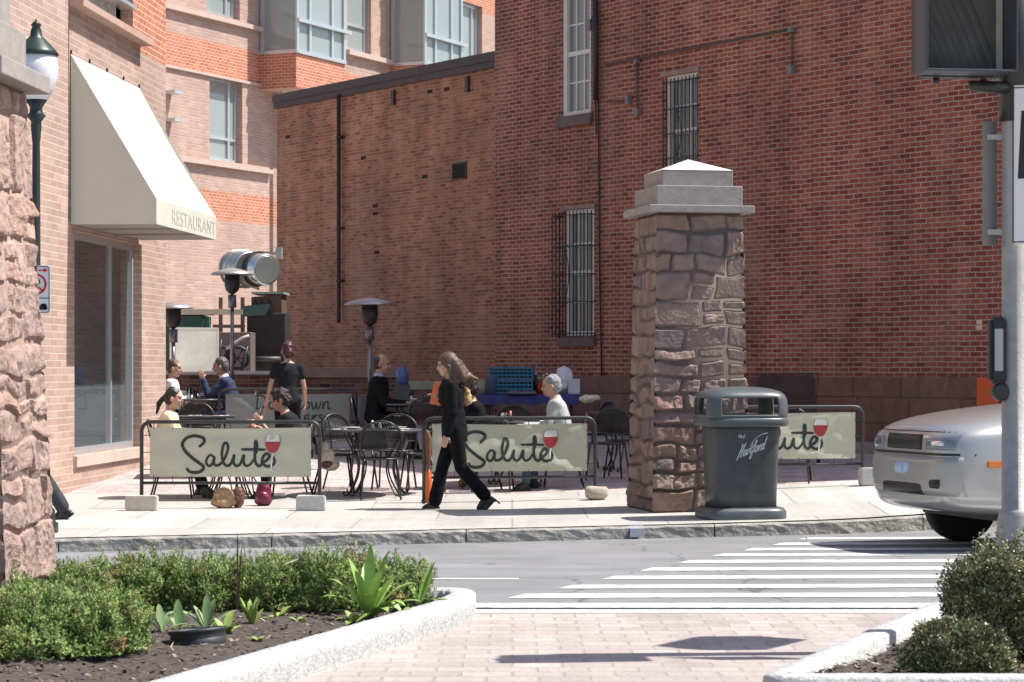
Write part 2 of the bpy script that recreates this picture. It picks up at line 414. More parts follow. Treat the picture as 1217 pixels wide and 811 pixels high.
# kerb stones (one kerb)
mb = MB(); X = -16.0
random.seed(3)
while X < 14:
    L = random.uniform(1.7, 2.5); X1 = X+L; n = 26
    hh = -.012+random.uniform(-.004, .004)
    rows = []
    for i in range(n+1):
        x = X+.006+(L-.012)*i/n; yk = cy(x); top = gz(x, yk)-.008+random.uniform(-.002, .002)
        prof = []
        for (o, z) in ((.15, -.02), (.15, top), (.07, top+.002), (.02, top), (.0, top-.012), (0, top*.66), (0, top*.33), (0, -.02)):
            k = noise.noise(Vector((x*9, z*24, 3)))*.018+noise.noise(Vector((x*25, z*50, 7)))*.008 if o < .05 else 0
            prof.append(Vector((x, yk+o-abs(k)*1.2, z+(k*.5 if o < .05 and z > 0 else 0))))
        rows.append([mb.bm.verts.new(p) for p in prof])
    for a, b in zip(rows, rows[1:]):
        for j in range(7): mb.bm.faces.new((a[j], a[j+1], b[j+1], b[j]))
    mb.bm.faces.new(rows[0]); mb.bm.faces.new(rows[-1][::-1])
    X = X1
tag(mb.build('kerb', KERBM), kind='structure')
# blue utility paint on kerb and walk
mb = MB()
for (px, w) in ((762, .14),):
    X0 = (px-CX)/F*22.7
    n = 8
    for i in range(n):
        xa = X0+w*i/n-.1; xb = X0+w*(i+1)/n-.1
        mb.face([(xa, cy(xa)-.045, .02), (xb, cy(xb)-.045, .02), (xb, cy(xb)-.045, gz(xb, 22.6)-.02), (xa, cy(xa)-.045, gz(xa, 22.6)-.02)])
        mb.face([(xa, cy(xa)-.045, gz(xa, 22.6)-.02), (xb, cy(xb)-.045, gz(xb, 22.6)-.02), (xb, cy(xb)+.3, gz(xb, 22.6)+.006), (xa, cy(xa)+.3, gz(xa, 22.6)+.006)])
tag(mb.build('kerb_marking', worn('blue_utility_paint', (.20, .30, .52), (.34, .34, .35), lo=.46, hi=.66, scale=16)), kind='structure')
# road markings
mb = MB()
def roadp(x, y): Y = F*HC/(y-HY); return (x-CX)/F*Y, Y
for (xl, y, w) in ((603, 709, 5), (662, 698, 4.2), (714, 687, 4), (759, 677, 3.8), (804, 668, 3.3), (844, 660, 3), (881, 653.5, 2.8), (916, 647, 2.6), (946, 640.5, 2.4)):
    X0, Y0 = roadp(xl, y); d = w*Y0*Y0/(F*HC)/2
    n = 20; sl = .035
    x1 = 5.2 if y > 650 else 4.6
    ja = [random.uniform(-.012, .012) for _ in range(n+1)]; jb = [random.uniform(-.012, .012) for _ in range(n+1)]
    for i in range(n):
        a = X0+(x1-X0)*i/n; b = X0+(x1-X0)*(i+1)/n
        mb.face([(a+(.1 if i == 0 else 0)*0, Y0-d+sl*(a-X0)+ja[i], .004), (b, Y0-d+sl*(b-X0)+ja[i+1], .004), (b, Y0+d+sl*(b-X0)+jb[i+1], .004), (a+(.12 if i == 0 else 0), Y0+d+sl*(a-X0)+jb[i], .004)])
X0, Y0 = roadp(430, 688.5); X1, _ = roadp(617, 688.5)
mb.face([(X0, Y0-.055, .004), (X1, Y0-.055, .004), (X1, Y0+.055, .004), (X0, Y0+.055, .004)])
mb.face([(-4, 16.18, .009), (9, 16.18, .009), (9, 16.5, .009), (-4, 16.5, .009)])
tag(mb.build('road_markings', PAINT), kind='structure')
# dark crack and tar line beside kerb, leaf litter line
# ------------------------------------------------------------------ left building (pale brick with awning)
d = Vector((226, 2873, 0)).normalized()
PL = Plane((-5.05, 28.17, 0), d, (d.y, -d.x, 0))
uL = PL.u(-60); uR = PL.u(197)
bl = thing('brick_building', 'pale tan brick building with tall window and cream awning at left edge', 'building', PL.p(0, .2))
def rel(o, root):   # world-built mesh goes under root without moving
    o.matrix_parent_inverse = Matrix.Translation(-Vector(root.location)); return o
def part(mb, name, m, root, **k):
    o = mb.build(name, m, None, **k); o.data.transform(Matrix.Translation(-Vector(root.location))); o.parent = root; return o
wz0 = PL.z(97, 541); wz1 = 3.21
wu0 = PL.u(88.5); wu1 = PL.u(168.5)
tu0 = PL.u(83); tu1 = PL.u(158); tz0 = PL.z(120, 27)+.07; tz1 = tz0+1.75
zband = PL.z(192, 76)
usplit = PL.u(158); ob0 = PL.z(85, 3)
def mf(u, z):
    if u > tu1-.01 and z > zband and z < zband+3.2: return 1
    if z > tz1+.1 and z < zband+3.2: return 1
    return 0
H_L = 13
wl = wall('wall', PL, (uL, usplit, uR), (-.2, .5, zband, zband+3.2, H_L), [(wu0, wu1, wz0, wz1), (tu0, tu1, tz0, tz1)], [BR_P, BR_PO], mf, None, depth=.16)
def reloc(o, root):
    o.data.transform(Matrix.Translation(-Vector(root.location))); o.parent = root; return o
reloc(wl, bl)
mb = MB()   # the rest of the block
inn = -8.0
uvl = mb.bm.loops.layers.uv.new('UVMap')
def sq(a, b, c, d_, w, h):
    f = mb.face([a, b, c, d_])
    for l, uv in zip(f.loops, ((0, 0), (w, 0), (w, h), (0, h))): l[uvl].uv = uv
sq(PL.p(uR, -.2), PL.p(uR, -.2, inn), PL.p(uR, H_L, inn), PL.p(uR, H_L), -inn, H_L)
sq(PL.p(uL, -.2), PL.p(uL, -.2, inn), PL.p(uL, H_L, inn), PL.p(uL, H_L), -inn, H_L)
sq(PL.p(uL, -.2, inn), PL.p(uR, -.2, inn), PL.p(uR, H_L, inn), PL.p(uL, H_L, inn), uR-uL, H_L)
part(mb, 'side_wall', BR_P, bl, norm=False)
mb = MB(); mb.face([PL.p(uL, H_L), PL.p(uR, H_L), PL.p(uR, H_L, inn), PL.p(uL, H_L, inn)])
part(mb, 'roof', mat('roof_felt', (.12, .12, .12), .9), bl)
def framed(root, pl, u0, u1, z0, z1, back, mulls, fm, gm, fw=.06, rails=(), name='window', proud=.05, glass_mats=None):
    mb = MB(); b0 = -back; b1 = -back+proud
    pbox(mb, pl, u0, u1, z0, z0+fw, b0, b1); pbox(mb, pl, u0, u1, z1-fw, z1, b0, b1)
    pbox(mb, pl, u0, u0+fw, z0+fw, z1-fw, b0, b1); pbox(mb, pl, u1-fw, u1, z0+fw, z1-fw, b0, b1)
    for m_ in mulls: pbox(mb, pl, m_-fw*.45, m_+fw*.45, z0+fw, z1-fw, b0, b1-.004)
    for r_ in rails: pbox(mb, pl, u0+fw, u1-fw, r_-fw*.4, r_+fw*.4, b0+.002, b1-.008)
    w = part(mb, name, fm, root)
    mb = MB(); mb.face([pl.p(u0+.01, z0+.01, b0+.015), pl.p(u1-.01, z0+.01, b0+.015), pl.p(u1-.01, z1-.01, b0+.015), pl.p(u0+.01, z1-.01, b0+.015)])
    o = mb.build('pane', gm); o.data.transform(Matrix.Translation(-Vector(root.location))); o.parent = w
    return w
w = framed(bl, PL, wu0, wu1-.02, wz0+.003, wz1-.003, .155, (PL.u(142.5),), ALU, glass('shop_glass', (.10, .12, .125), .02, 1.0), fw=.075)
mb = MB(); pbox(mb, PL, wu0-.05, wu1+.06, wz0-.13, wz0-.003, -.1, .045)
part(mb, 'sill', mat('sill_stone', (.55, .45, .38), .8, .1, 5, .003), bl, bevel=.006)
framed(bl, PL, tu0, PL.u(147.5), tz0, tz1, .155, (PL.u(133), PL.u(141)), ALU, GL2, fw=.06)
mb = MB(); pbox(mb, PL, tu0-.04, PL.u(167), tz0-.085, tz0-.003, -.1, .17)
part(mb, 'ledge', mat('ledge_stone', (.50, .33, .27), .8, .1, 5), bl)
mb = MB(); zz = PL.z(150, 8); pbox(mb, PL, tu0-.02, PL.u(157), zz, zz+.05, -.14, .06)
part(mb, 'sunshade', ALU, bl)
# drip joint dark gap at the corner and expansion joint
mb = MB(); uj = PL.u(81.5); pbox(mb, PL, uj-.012, uj+.012, 3.3, 9, -.01, .004)
part(mb, 'expansion_joint', mat('joint_seal', (.10, .05, .06), .9), bl)
# awning
AW = mat('awning_canvas', (.58, .585, .50), .8, .04, 2, .002, bscale=8)
aw = thing('awning', 'cream canvas awning with embossed RESTAURANT valance over the tall window', 'awning', PL.p(PL.u(84), 3.26))
au0 = PL.u(83); au1 = PL.u(165); zt = 5.22; zb = 3.265; zv = 3.555; pr = 1.0
def q3(mb, L): mb.face(L)
mb = MB()
n = 30
def slope(u0, u1, n):
    for i in range(n):
        for j in range(n):
            pt = []
            for (a, b) in ((i, j), (i+1, j), (i+1, j+1), (i, j+1)):
                s = a/n; t = b/n; sag = -.030*math.sin(math.pi*t)*(1-.7*abs(math.cos(2.5*math.pi*s)))+.006*noise.noise(Vector((s*9, t*3, 1)))
                pt.append(PL.p(u0+(u1-u0)*s, zt+(zv-zt)*t+sag, .01+pr*t+sag*.6))
            mb.face(pt)
slope(au0, au1, n)
bmesh.ops.remove_doubles(mb.bm, verts=mb.bm.verts, dist=.0005)
for f in mb.bm.faces: f.smooth = True
part(mb, 'canopy', AW, aw)
mb = MB()
mb.bm.free()
for u in (au0, au1):
    mb = MB(); mb.face([PL.p(u, zt, .01), PL.p(u, zv, pr+.01), PL.p(u, zb, pr+.01), PL.p(u, zb, .01)]); part(mb, 'side_panel', AW, aw)
mb = MB(); mb.face([PL.p(au0, zv, pr+.01), PL.p(au1, zv, pr+.01), PL.p(au1, zb, pr+.01), PL.p(au0, zb, pr+.01)])
part(mb, 'valance', AW, aw)
mb = MB(); mb.face([PL.p(au0+.01, zb+.01, pr), PL.p(au1-.01, zb+.01, pr), PL.p(au1-.01, zb+.01, .012), PL.p(au0+.01, zb+.01, .012)])
for t in (.33, .66): pbox(mb, PL, au0+(au1-au0)*t-.05, au0+(au1-au0)*t+.05, zb-.004, zb+.006, .02, pr-.01)
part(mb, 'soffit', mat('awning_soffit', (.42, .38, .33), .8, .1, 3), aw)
mb = MB()
mb.bm.free()
for i in range(5):
    mb = MB(); pbox(mb, PL, au0+.02+(au1-au0-.04)*i/4-.012, au0+.02+(au1-au0-.04)*i/4+.012, zt+.005, zt+.05, .002, .02); part(mb, 'bracket', BLK, aw)
def text3(s, size, fn, m, parent, name, ext=.0):
    cu = bpy.data.curves.new('t', 'FONT'); cu.body = s; cu.size = size; cu.resolution_u = 4; cu.space_character = 1.12
    o = bpy.data.objects.new('t', cu); COL.objects.link(o); bpy.context.view_layer.update()
    me = bpy.data.meshes.new_from_object(o.evaluated_get(bpy.context.evaluated_depsgraph_get()))
    bpy.data.objects.remove(o)
    xs_ = [v.co.x for v in me.vertices]; x0, x1 = min(xs_), max(xs_)
    for v in me.vertices: v.co = fn((v.co.x-x0)/(x1-x0), v.co.y)
    me.materials.append(m); q = bpy.data.objects.new(name, me); COL.objects.link(q)
    if parent: q.parent = parent
    return q
ta, tb = PL.u(204), PL.u(255)
# letters sit on the valance plane, 1 m proud of the wall
def onval(x):   # u on the valance for a photo column
    k = (x-CX)/F; A = PL.A+PL.n*(pr+.014)
    return (k*A.y-A.x)/(PL.d.x-k*PL.d.y)
ta, tb = onval(205), onval(256)
t = text3('RESTAURANT', .2, lambda a, y: PL.p(ta+(tb-ta)*a, zb+.055+y*1.25, pr+.014), mat('valance_lettering', (.52, .52, .445), .8, .05), None, 'lettering')
reloc(t, aw)
# ------------------------------------------------------------------ far building behind the court
dF = Vector((1315, 2873, 0)).normalized()
YA = F/46.5; PF = Plane(((195-CX)/F*YA, YA, 0), dF, (dF.y, -dF.x, 0))
bf = thing('apartment_block', 'tall pale and orange banded brick block with glazed bays behind the court', 'building', PF.p(0, .5))
H_F = 24
zA = PF.z(256, 20); zB = PF.z(256, 193)
flo = zA-zB
def zat(x, y): return PF.z(x, y)
bandt, bandb = zat(255, 50.5), zat(255, 89)
low_t, low_b = zat(262, 228), zat(262, 262)
def mfF(u, z):
    for k in range(-1, 5):
        if bandb+k*flo < z < bandt+k*flo and k >= 0: return 1
    if low_b < z < low_t: return 1
    return 0
opsF = []
def op(x0, x1, yt, yb, xr): u0, u1 = PF.u(x0), PF.u(x1); return (u0, u1, PF.z(xr, yb), PF.z(xr, yt))
wF1 = op(249, 288, 88, 192, 268); wF1 = (wF1[0], wF1[1], wF1[2], bandb-.02)
wF2 = (PF.u(246), PF.u(285), wF1[2]+flo, bandb+flo-.02)
wF3 = (PF.u(413), PF.u(441), PF.z(425, 62), PF.z(425, 62)+2.6)
wF4 = (PF.u(549), PF.u(573), wF3[2]-.05, wF3[2]+2.5)
opsF = [wF1, wF2, wF3, wF4]
cuts = [-1]
for k in range(0, 5): cuts += [bandb+k*flo, bandt+k*flo]
cuts += [low_b, low_t, H_F]; cuts = sorted(c for c in cuts if c <= H_F)
uF0 = PF.u(100); uF1 = PF.u(640)
reloc(wall('wall', PF, [uF0, uF1], cuts, opsF, [BR_P2, BR_PO], mfF, None, depth=.25), bf)
mb = MB(); uvl = mb.bm.loops.layers.uv.new('UVMap')
sq(PF.p(uF0, -1), PF.p(uF0, -1, -15), PF.p(uF0, H_F, -15), PF.p(uF0, H_F), 15, H_F)
sq(PF.p(uF1, -1), PF.p(uF1, -1, -15), PF.p(uF1, H_F, -15), PF.p(uF1, H_F), 15, H_F)
sq(PF.p(uF0, -1, -15), PF.p(uF1, -1, -15), PF.p(uF1, H_F, -15), PF.p(uF0, H_F, -15), uF1-uF0, H_F)
part(mb, 'side_wall', BR_P2, bf, norm=False)
mb = MB(); mb.face([PF.p(uF0, H_F), PF.p(uF1, H_F), PF.p(uF1, H_F, -15), PF.p(uF0, H_F, -15)]); part(mb, 'roof', mat('roof_felt', (.12,)*3), bf)
for w_ in (wF1, wF2):
    framed(bf, PF, w_[0], w_[1], w_[2]+.003, w_[3]-.003, .245, (w_[1]-.42,), ALU, GL2, fw=.09, rails=(w_[2]+.62,), proud=.08)
framed(bf, PF, wF3[0], wF3[1], wF3[2]+.003, wF3[3], .245, (), ALU, GL2, fw=.1, rails=(wF3[2]+.8,), proud=.08)
framed(bf, PF, wF4[0], wF4[1], wF4[2]+.003, wF4[3], .245, (wF4[0]+1.1,), ALU, GL2, fw=.1, proud=.08)
LEDG = mat('cast_ledge', (.55, .42, .36), .8, .08, 5)
for k in range(-1, 4):
    for (x0, x1) in ((150, 320),):
        mb = MB(); z = zA+k*flo; pbox(mb, PF, PF.u(x0), PF.u(x1), z-.12, z, -.01, .14); part(mb, 'ledge', LEDG, bf)
    mb = MB(); z = wF3[2]-.02+(k)*flo; pbox(mb, PF, PF.u(410), PF.u(477), z-.14, z, -.01, .16); part(mb, 'ledge', LEDG, bf)
mb = MB()
for k in range(0, 4): pbox(mb, PF, uF0+.1, PF.u(321), bandb+k*flo-.07, bandb+k*flo-.003, -.01, .07)
part(mb, 'lintel_course', LEDG, bf)
# bays: glass boxes with brick spandrels
def bayx(x, out):
    k = (x-CX)/F; A = PF.A+PF.n*out; return (k*A.y-A.x)/(PF.d.x-k*PF.d.y)
def make_bay(xl, xc, xr, ybot, yorange, out):
    # xl: left back edge, xc: near front corner, xr right front corner in the photo
    u0 = bayx(xc, out); u1 = bayx(xr, out)
    A = PF.A+PF.n*out; Yc = A.y+u0*PF.d.y
    zg = HC-(ybot-HY)*Yc/F; zo = HC-(yorange-HY)*Yc/F
    zz = [(zo+k*flo, zg+k*flo) for k in range(0, 4)]; bays_ = []
    for (c, d_) in zz:
        mb = MB(); uvl = mb.bm.loops.layers.uv.new('UVMap')
        for (p0, p1, w) in ((PF.p(u0, 0, -.05), PF.p(u0, 0, out), out), (PF.p(u0, 0, out), PF.p(u1, 0, out), u1-u0), (PF.p(u1, 0, out), PF.p(u1, 0, -.05), out)):
            f = mb.face([(p0.x, p0.y, c), (p1.x, p1.y, c), (p1.x, p1.y, d_), (p0.x, p0.y, d_)])
            for l, uv in zip(f.loops, ((0, c), (w, c), (w, d_), (0, d_))): l[uvl].uv = uv
        for z in (c, d_):
            mb.face([PF.p(u0, z, -.05), PF.p(u1, z, -.05), PF.p(u1, z, out), PF.p(u0, z, out)])
        bmesh.ops.remove_doubles(mb.bm, verts=mb.bm.verts, dist=.0005)
        bays_.append(part(mb, 'bay', BR_PO, bf, norm=False))
    for k in range(0, 3):
        c = zg+k*flo; d_ = zo+(k+1)*flo
        mb = MB(); fw = .13
        for z in (c+.04, d_-.07): pbox(mb, PF, u0, u1, z-.04, z+.06, out-.06, out+.05); pbox(mb, PF, u0-.05, u0+.06, z-.04, z+.06, -.05, out+.05)
        for u in (u0+.06, u0+.75, u1-.75, u1-.05): pbox(mb, PF, u-.055, u+.055, c, d_, out-.08, out+.03)
        pbox(mb, PF, u0-.03, u1+.2, c+.85, c+.95, out, out+.12)
        for o_ in (.05,): pbox(mb, PF, u0-.04, u0+.05, c, d_, o_, o_+.1)
        w_ = mb.build('window_frame', ALU); reloc(w_, bf); w_.parent = bays_[k]
        w_.data.transform(Matrix.Translation((0, 0, 0)))
        mb = MB()
        mb.face([PF.p(u0+.02, c, out-.03), PF.p(u1-.02, c, out-.03), PF.p(u1-.02, d_, out-.03), PF.p(u0+.02, d_, out-.03)])
        mb.face([PF.p(u0, c, -.05), PF.p(u0, c, out-.03), PF.p(u0, d_, out-.03), PF.p(u0, d_, -.05)])
        mb.face([PF.p(u1, c, -.05), PF.p(u1, c, out-.03), PF.p(u1, d_, out-.03), PF.p(u1, d_, -.05)])
        g_ = mb.build('pane', GL2); reloc(g_, bf); g_.parent = bays_[k]
make_bay(325, 352, 410, 63, 104, 1.15)
make_bay(480, 504, 549, 77, 118, 1.15)
# downspout by the first bay
mb = MB(); u = PF.u(326); mb.tube([PF.p(u, 0, .3), PF.p(u, H_F-1, .3)], .09, 8); part(mb, 'drainpipe', ALU, bf)
mb = MB()
for y0, y1 in ((108, 232),): pass
mb.bm.free()
for z in (PF.z(197, 112), PF.z(197, 145)):
    mb = MB(); pbox(mb, PF, PF.u(194), PF.u(204), z, z+.08, 0, .35); part(mb, 'sunshade', ALU, bf)
# ------------------------------------------------------------------ middle brick building
dM = Vector((-1908, 2873, 0)).normalized()
nR = Vector((-dM.y, dM.x, 0))
YM = F/62.0
PM = Plane(((560-CX)/F*YM, YM, 0), dM, nR)
bm_ = thing('annexe_building', 'two storey weathered orange brick annexe with dark roof edge', 'building', PM.p(0, .6))
um0 = PM.u(640); um1 = PM.u(329)
zc = PM.z(458, 98)
reloc(wall('wall', PM, [um0, um1], [-.5, zc], [], [BR_M], lambda u, z: 0, None), bm_)
mb = MB(); uvl = mb.bm.loops.layers.uv.new('UVMap')
sq(PM.p(um1, -.5), PM.p(um1, -.5, -6), PM.p(um1, zc, -6), PM.p(um1, zc), 6, zc)
sq(PM.p(um0, -.5), PM.p(um0, -.5, -6), PM.p(um0, zc, -6), PM.p(um0, zc), 6, zc)
sq(PM.p(um0, -.5, -6), PM.p(um1, -.5, -6), PM.p(um1, zc, -6), PM.p(um0, zc, -6), 14, zc)
part(mb, 'side_wall', BR_M, bm_, norm=False)
mb = MB(); mb.face([PM.p(um0, zc+.1), PM.p(um1, zc+.1), PM.p(um1, zc+.1, -6), PM.p(um0, zc+.1, -6)]); part(mb, 'roof', mat('roof_felt', (.12,)*3), bm_)
mb = MB(); pbox(mb, PM, um0, um1+.03, zc-.0, zc+.17, -.3, .10); pbox(mb, PM, um0, um1+.02, zc-.13, zc-.002, -.1, .07)
for x in (469, 557): pbox(mb, PM, PM.u(x)-.05, PM.u(x)+.05, zc-.5, zc-.2, .0, .06)
part(mb, 'fascia', mat('dark_brown_fascia', (.09, .06, .052), .6, .15), bm_)
mb = MB(); u = PM.u(407.5)
zt_ = zc-.1; zb_ = PM.z(409, 383)
mb.tube([PM.p(u, zt_, .1), PM.p(u, zb_+.1, .1), PM.p(u-.06, zb_, .14)], .042, 8)
for z in (zt_-.9, zt_-2.8, zt_-3.9): pbox(mb, PM, u-.09, u+.09, z, z+.04, .0, .12)
part(mb, 'drainpipe', mat('dark_pipe', (.05, .03, .028), .6, .2), bm_)
mb = MB(); vu0, vu1 = PM.u(555), PM.u(538.5); vz0, vz1 = PM.z(547, 214), PM.z(547, 193)
pbox(mb, PM, vu0, vu1, vz0, vz1, 0, .03)
v_ = part(mb, 'vent', mat('vent_frame', (.12, .08, .06), .7), bm_)
mb = MB()
pbox(mb, PM, vu0+.03, vu1-.03, vz0+.03, vz1-.03, .03, .034)
for i in range(6): pbox(mb, PM, vu0+.03, vu1-.03, vz0+.04+i*.048, vz0+.055+i*.048, .034, .05)
l_ = mb.build('louvre', mat('vent_black', (.015, .012, .01), .8)); reloc(l_, bm_); l_.parent = v_
mb = MB()
for (x, y) in ((342, 163), (432, 188), (511, 109), (531, 106), (446, 245), (446, 254), (448, 300), (505, 210)):
    mb = MB(); uu, z = PM.u(x), PM.z(x, y); pbox(mb, PM, uu-.1, uu+.1, z-.034, z+.034, .0, .004)
    part(mb, 'missing_brick', mat('brick_hole', (.03, .02, .018), .9), bm_)
# ------------------------------------------------------------------ right brick building
YR = F/91.0
PR = Plane(((1120-CX)/F*YR, YR, 0), dM, nR)
br = thing('townhouse', 'large dark red brick townhouse wall with barred windows on the right', 'building', PR.p(0, .3))
H_R = 11.8
ur1 = PR.u(588); ur0 = PR.u(1120)-(31.6-28.3)/dM.y
W1 = (PR.u(702), PR.u(667.5), PR.z(685, 137), PR.z(685, -12))
W2 = (PR.u(829.5), PR.u(791), PR.z(810, 222), PR.z(810, 88.5))
W3 = (PR.u(706), PR.u(671), PR.z(688, 399), PR.z(688, 249))
zst = PR.z(1000, 448)
reloc(wall('wall', PR, [ur0, ur1], [-.2, zst, H_R], [W1, W2, W3], [BR_R, BROWNST], lambda u, z: 0, None, depth=.12), br)
mb = MB(); uvl = mb.bm.loops.layers.uv.new('UVMap')
sq(PR.p(ur0, -.2), PR.p(ur0, -.2, -12), PR.p(ur0, H_R, -12), PR.p(ur0, H_R), 12, H_R)
sq(PR.p(ur1, -.2), PR.p(ur1, -.2, -12), PR.p(ur1, H_R, -12), PR.p(ur1, H_R), 12, H_R)
sq(PR.p(ur0, -.2, -12), PR.p(ur1, -.2, -12), PR.p(ur1, H_R, -12), PR.p(ur0, H_R, -12), ur1-ur0, H_R)
part(mb, 'side_wall', BR_R, br, norm=False)
mb = MB(); mb.face([PR.p(ur0, H_R), PR.p(ur1, H_R), PR.p(ur1, H_R, -12), PR.p(ur0, H_R, -12)]); part(mb, 'roof', mat('roof_felt', (.12,)*3), br)
# brownstone base courses
random.seed(11)
mb = MB(); zg0 = -.1
rows_ = [(zst-.27, zst), (zst-.62, zst-.275), (zst-.95, zst-.625), (zg0, zst-.955)]
for r_, (a, b) in enumerate(rows_):
    u = ur0
    while u < ur1-.05:
        L = random.uniform(.55, 1.15) if r_ < 2 else random.uniform(.35, .8); e = min(u+L, ur1)
        o_ = .05+random.uniform(0, .015); mb.mi = random.choice((0, 0, 1, 2))
        pts = [PR.p(x, z, o) for o in (0, o_) for z in (a+.006, b-.006) for x in (u+.006, e-.006)]
        A, B, C, D, E_, F_, G_, H_ = pts
        for q in ((E_, G_, H_, F_), (A, E_, F_, B), (C, D, H_, G_), (A, C, G_, E_), (B, F_, H_, D)): mb.face(q)
        u = e
part(mb, 'stone_base', [BROWNST, mat('brownstone_b', (.16, .08, .062), .9, .25, 6, .01), mat('brownstone_c', (.21, .115, .088), .9, .25, 6, .01)], br, norm=True)
mb = MB(); mb.face([PR.p(ur0, -.1, .03), PR.p(ur1, -.1, .03), PR.p(ur1, zst, .03), PR.p(ur0, zst, .03)])
part(mb, 'mortar_backing', mat('lime_mortar', (.26, .18, .15), .95), br)
def sash(W, bars_v=3, top_lights=3):
    u0, u1, z0, z1 = W; mb = MB(); b = -.11
    fw = .07
    pbox(mb, PR, u0, u1, z1-fw, z1, b, b+.08); pbox(mb, PR, u0, u1, z0, z0+fw, b, b+.08)
    pbox(mb, PR, u0, u0+fw, z0+fw, z1-fw, b, b+.08); pbox(mb, PR, u1-fw-.03, u1, z0+fw, z1-fw, b, b+.08)
    zm = (z0+z1)/2; pbox(mb, PR, u0+fw, u1-fw-.03, zm-.035, zm+.035, b, b+.05)
    for i in (1, 2):
        uu = u0+fw+(u1-u0-2*fw-.03)*i/3; pbox(mb, PR, uu-.012, uu+.012, z0+fw, z1-fw, b, b+.035)
    for zq in (z0+fw+(zm-z0-fw)*.5, zm+(z1-fw-zm)*.5): pbox(mb, PR, u0+fw, u1-fw-.03, zq-.012, zq+.012, b, b+.03)
    w = part(mb, 'window', WHITEF, br)
    mb = MB(); mb.face([PR.p(u0+.02, z0+.02, b+.012), PR.p(u1-.02, z0+.02, b+.012), PR.p(u1-.02, z1-.02, b+.012), PR.p(u0+.02, z1-.02, b+.012)])
    g_ = mb.build('pane', glass('old_glass', (.22, .20, .175), .04, .9)); reloc(g_, br); g_.parent = w
    return w
SILLB = mat('sill_brownstone', (.16, .12, .10), .9, .25, 6, .006)
for W in (W1, W2, W3):
    sash(W)
    mb = MB(); pbox(mb, PR, W[0]-.07, W[1]+.09, W[2]-.17, W[2]-.003, -.1, .07); part(mb, 'sill', SILLB, br)
for W in (W2, W3):
    mb = MB(); pbox(mb, PR, W[0]-.05, W[1]+.08, W[3]+.003, W[3]+.07, -.05, .035); part(mb, 'lintel', BROWNLT, br)
def grille(W, o_, ext, name='security_bars'):
    u0, u1, z0, z1 = W; mb = MB(); u0 -= ext; u1 += ext; z0 -= .03; z1 -= .04
    n = 9
    def b(a, c, r=.009): mb.tube([a, c], r, 5)
    for i in range(n+1):
        u = u0+(u1-u0)*i/n; b(PR.p(u, z0, o_), PR.p(u, z1, o_))
    for z in (z0+.06, z0+(z1-z0)*.28, z0+(z1-z0)*.5, z0+(z1-z0)*.72, z1-.06):
        b(PR.p(u0, z, o_), PR.p(u1, z, o_)); b(PR.p(u0, z, 0), PR.p(u0, z, o_)); b(PR.p(u1, z, 0), PR.p(u1, z, o_))
    if o_ > .1:
        for i in (1, 2): b(PR.p(u1, z0, o_*i/3), PR.p(u1, z1, o_*i/3)); b(PR.p(u0, z0, o_*i/3), PR.p(u0, z1, o_*i/3))
    um, zm = (u0+u1)/2+.05, (z0+z1)/2
    hh = (z1-z0)*.2
    for s in (-1, 1):
        mb.tube([PR.p(um+s*.09*math.sin(math.pi*t/12), zm-hh+2*hh*t/12, o_+.01) for t in range(13)], .008, 5)
        mb.tube([PR.p(um+s*(.05+.03*math.cos(t*.7)), zm-hh*1.0+.05*math.sin(t*.7)-.02, o_+.01) for t in range(8)], .006, 5)
        mb.tube([PR.p(um+s*(.05+.03*math.cos(t*.7)), zm+hh*1.0+.05*math.sin(t*.7)+.02, o_+.01) for t in range(8)], .006, 5)
    part(mb, name, BLK, br)
grille(W2, .03, .02)
grille(W3, .22, .03)
CABLE = mat('dark_cable', (.03, .026, .026), .6)
mb = MB()
def pr(x, y, o): return PR.px(x, y, o)
mb.tube([pr(713, -30, .09), pr(713.5, 120, .09)], .045, 8)
mb.tube([pr(709, -30, .06), pr(710, 115, .06)], .022, 6)
part(mb, 'service_conduit', BLK, br)
mb = MB(); mb.tube([pr(713, 118, .03), pr(714, 300, .03), pr(717.5, 470, .03)], .014, 6); mb.tube([pr(709.5, 118, .03), pr(710.5, 160, .03)], .012, 6)
part(mb, 'cable', CABLE, br)
mb = MB(); mb.tube([pr(722, 78, .04), pr(760, 70, .04), pr(850, 53, .04), pr(944, 35, .04)], .018, 6); mb.tube([pr(944, 35, .04), pr(943.5, 82, .04)], .014, 6)
mb.tube([pr(760, 71, .05), pr(760.5, 133, .05)], .016, 6); mb.tube([pr(722, 122, .04), pr(750, 120, .04)], .012, 6)
part(mb, 'wall_conduit', mat('conduit_grey', (.10, .07, .065), .6), br)
mb = MB()
for (x, y, w_, h_) in ((943.5, 83, .1, .12), (760.5, 134, .1, .11), (944, 36, .07, .07), (750, 119, .08, .14), (760, 73, .07, .06), (704, 30, .13, .16)):
    c = pr(x, y, .05); mb.box(c, (w_, .08, h_), Matrix.Rotation(math.atan2(dM.y, dM.x), 3, 'Z'))
part(mb, 'junction_box', mat('box_grey', (.22, .19, .18), .6), br)
mb = MB()
c = pr(1164, 383, .002); e_ = PR.u(1164)
for i, (dz_, w_) in enumerate(((0, .05), (-.068, .05))): 
    z = PR.z(1164, 383)+dz_; pbox(mb, PR, e_-w_, e_+w_, z-.029, z+.029, 0, .004)
part(mb, 'pale_brick', mat('pale_patch', (.66, .56, .46), .8), br)
mb = MB(); pa, pb_ = PR.u(1192), PR.u(1165.5); pbox(mb, PR, pa, pb_, PR.z(1178, 500), zst+.0, .066, .070)
part(mb, 'painted_patch', mat('orange_paint', (.72, .14, .04), .8, .12, 30, .003), br)
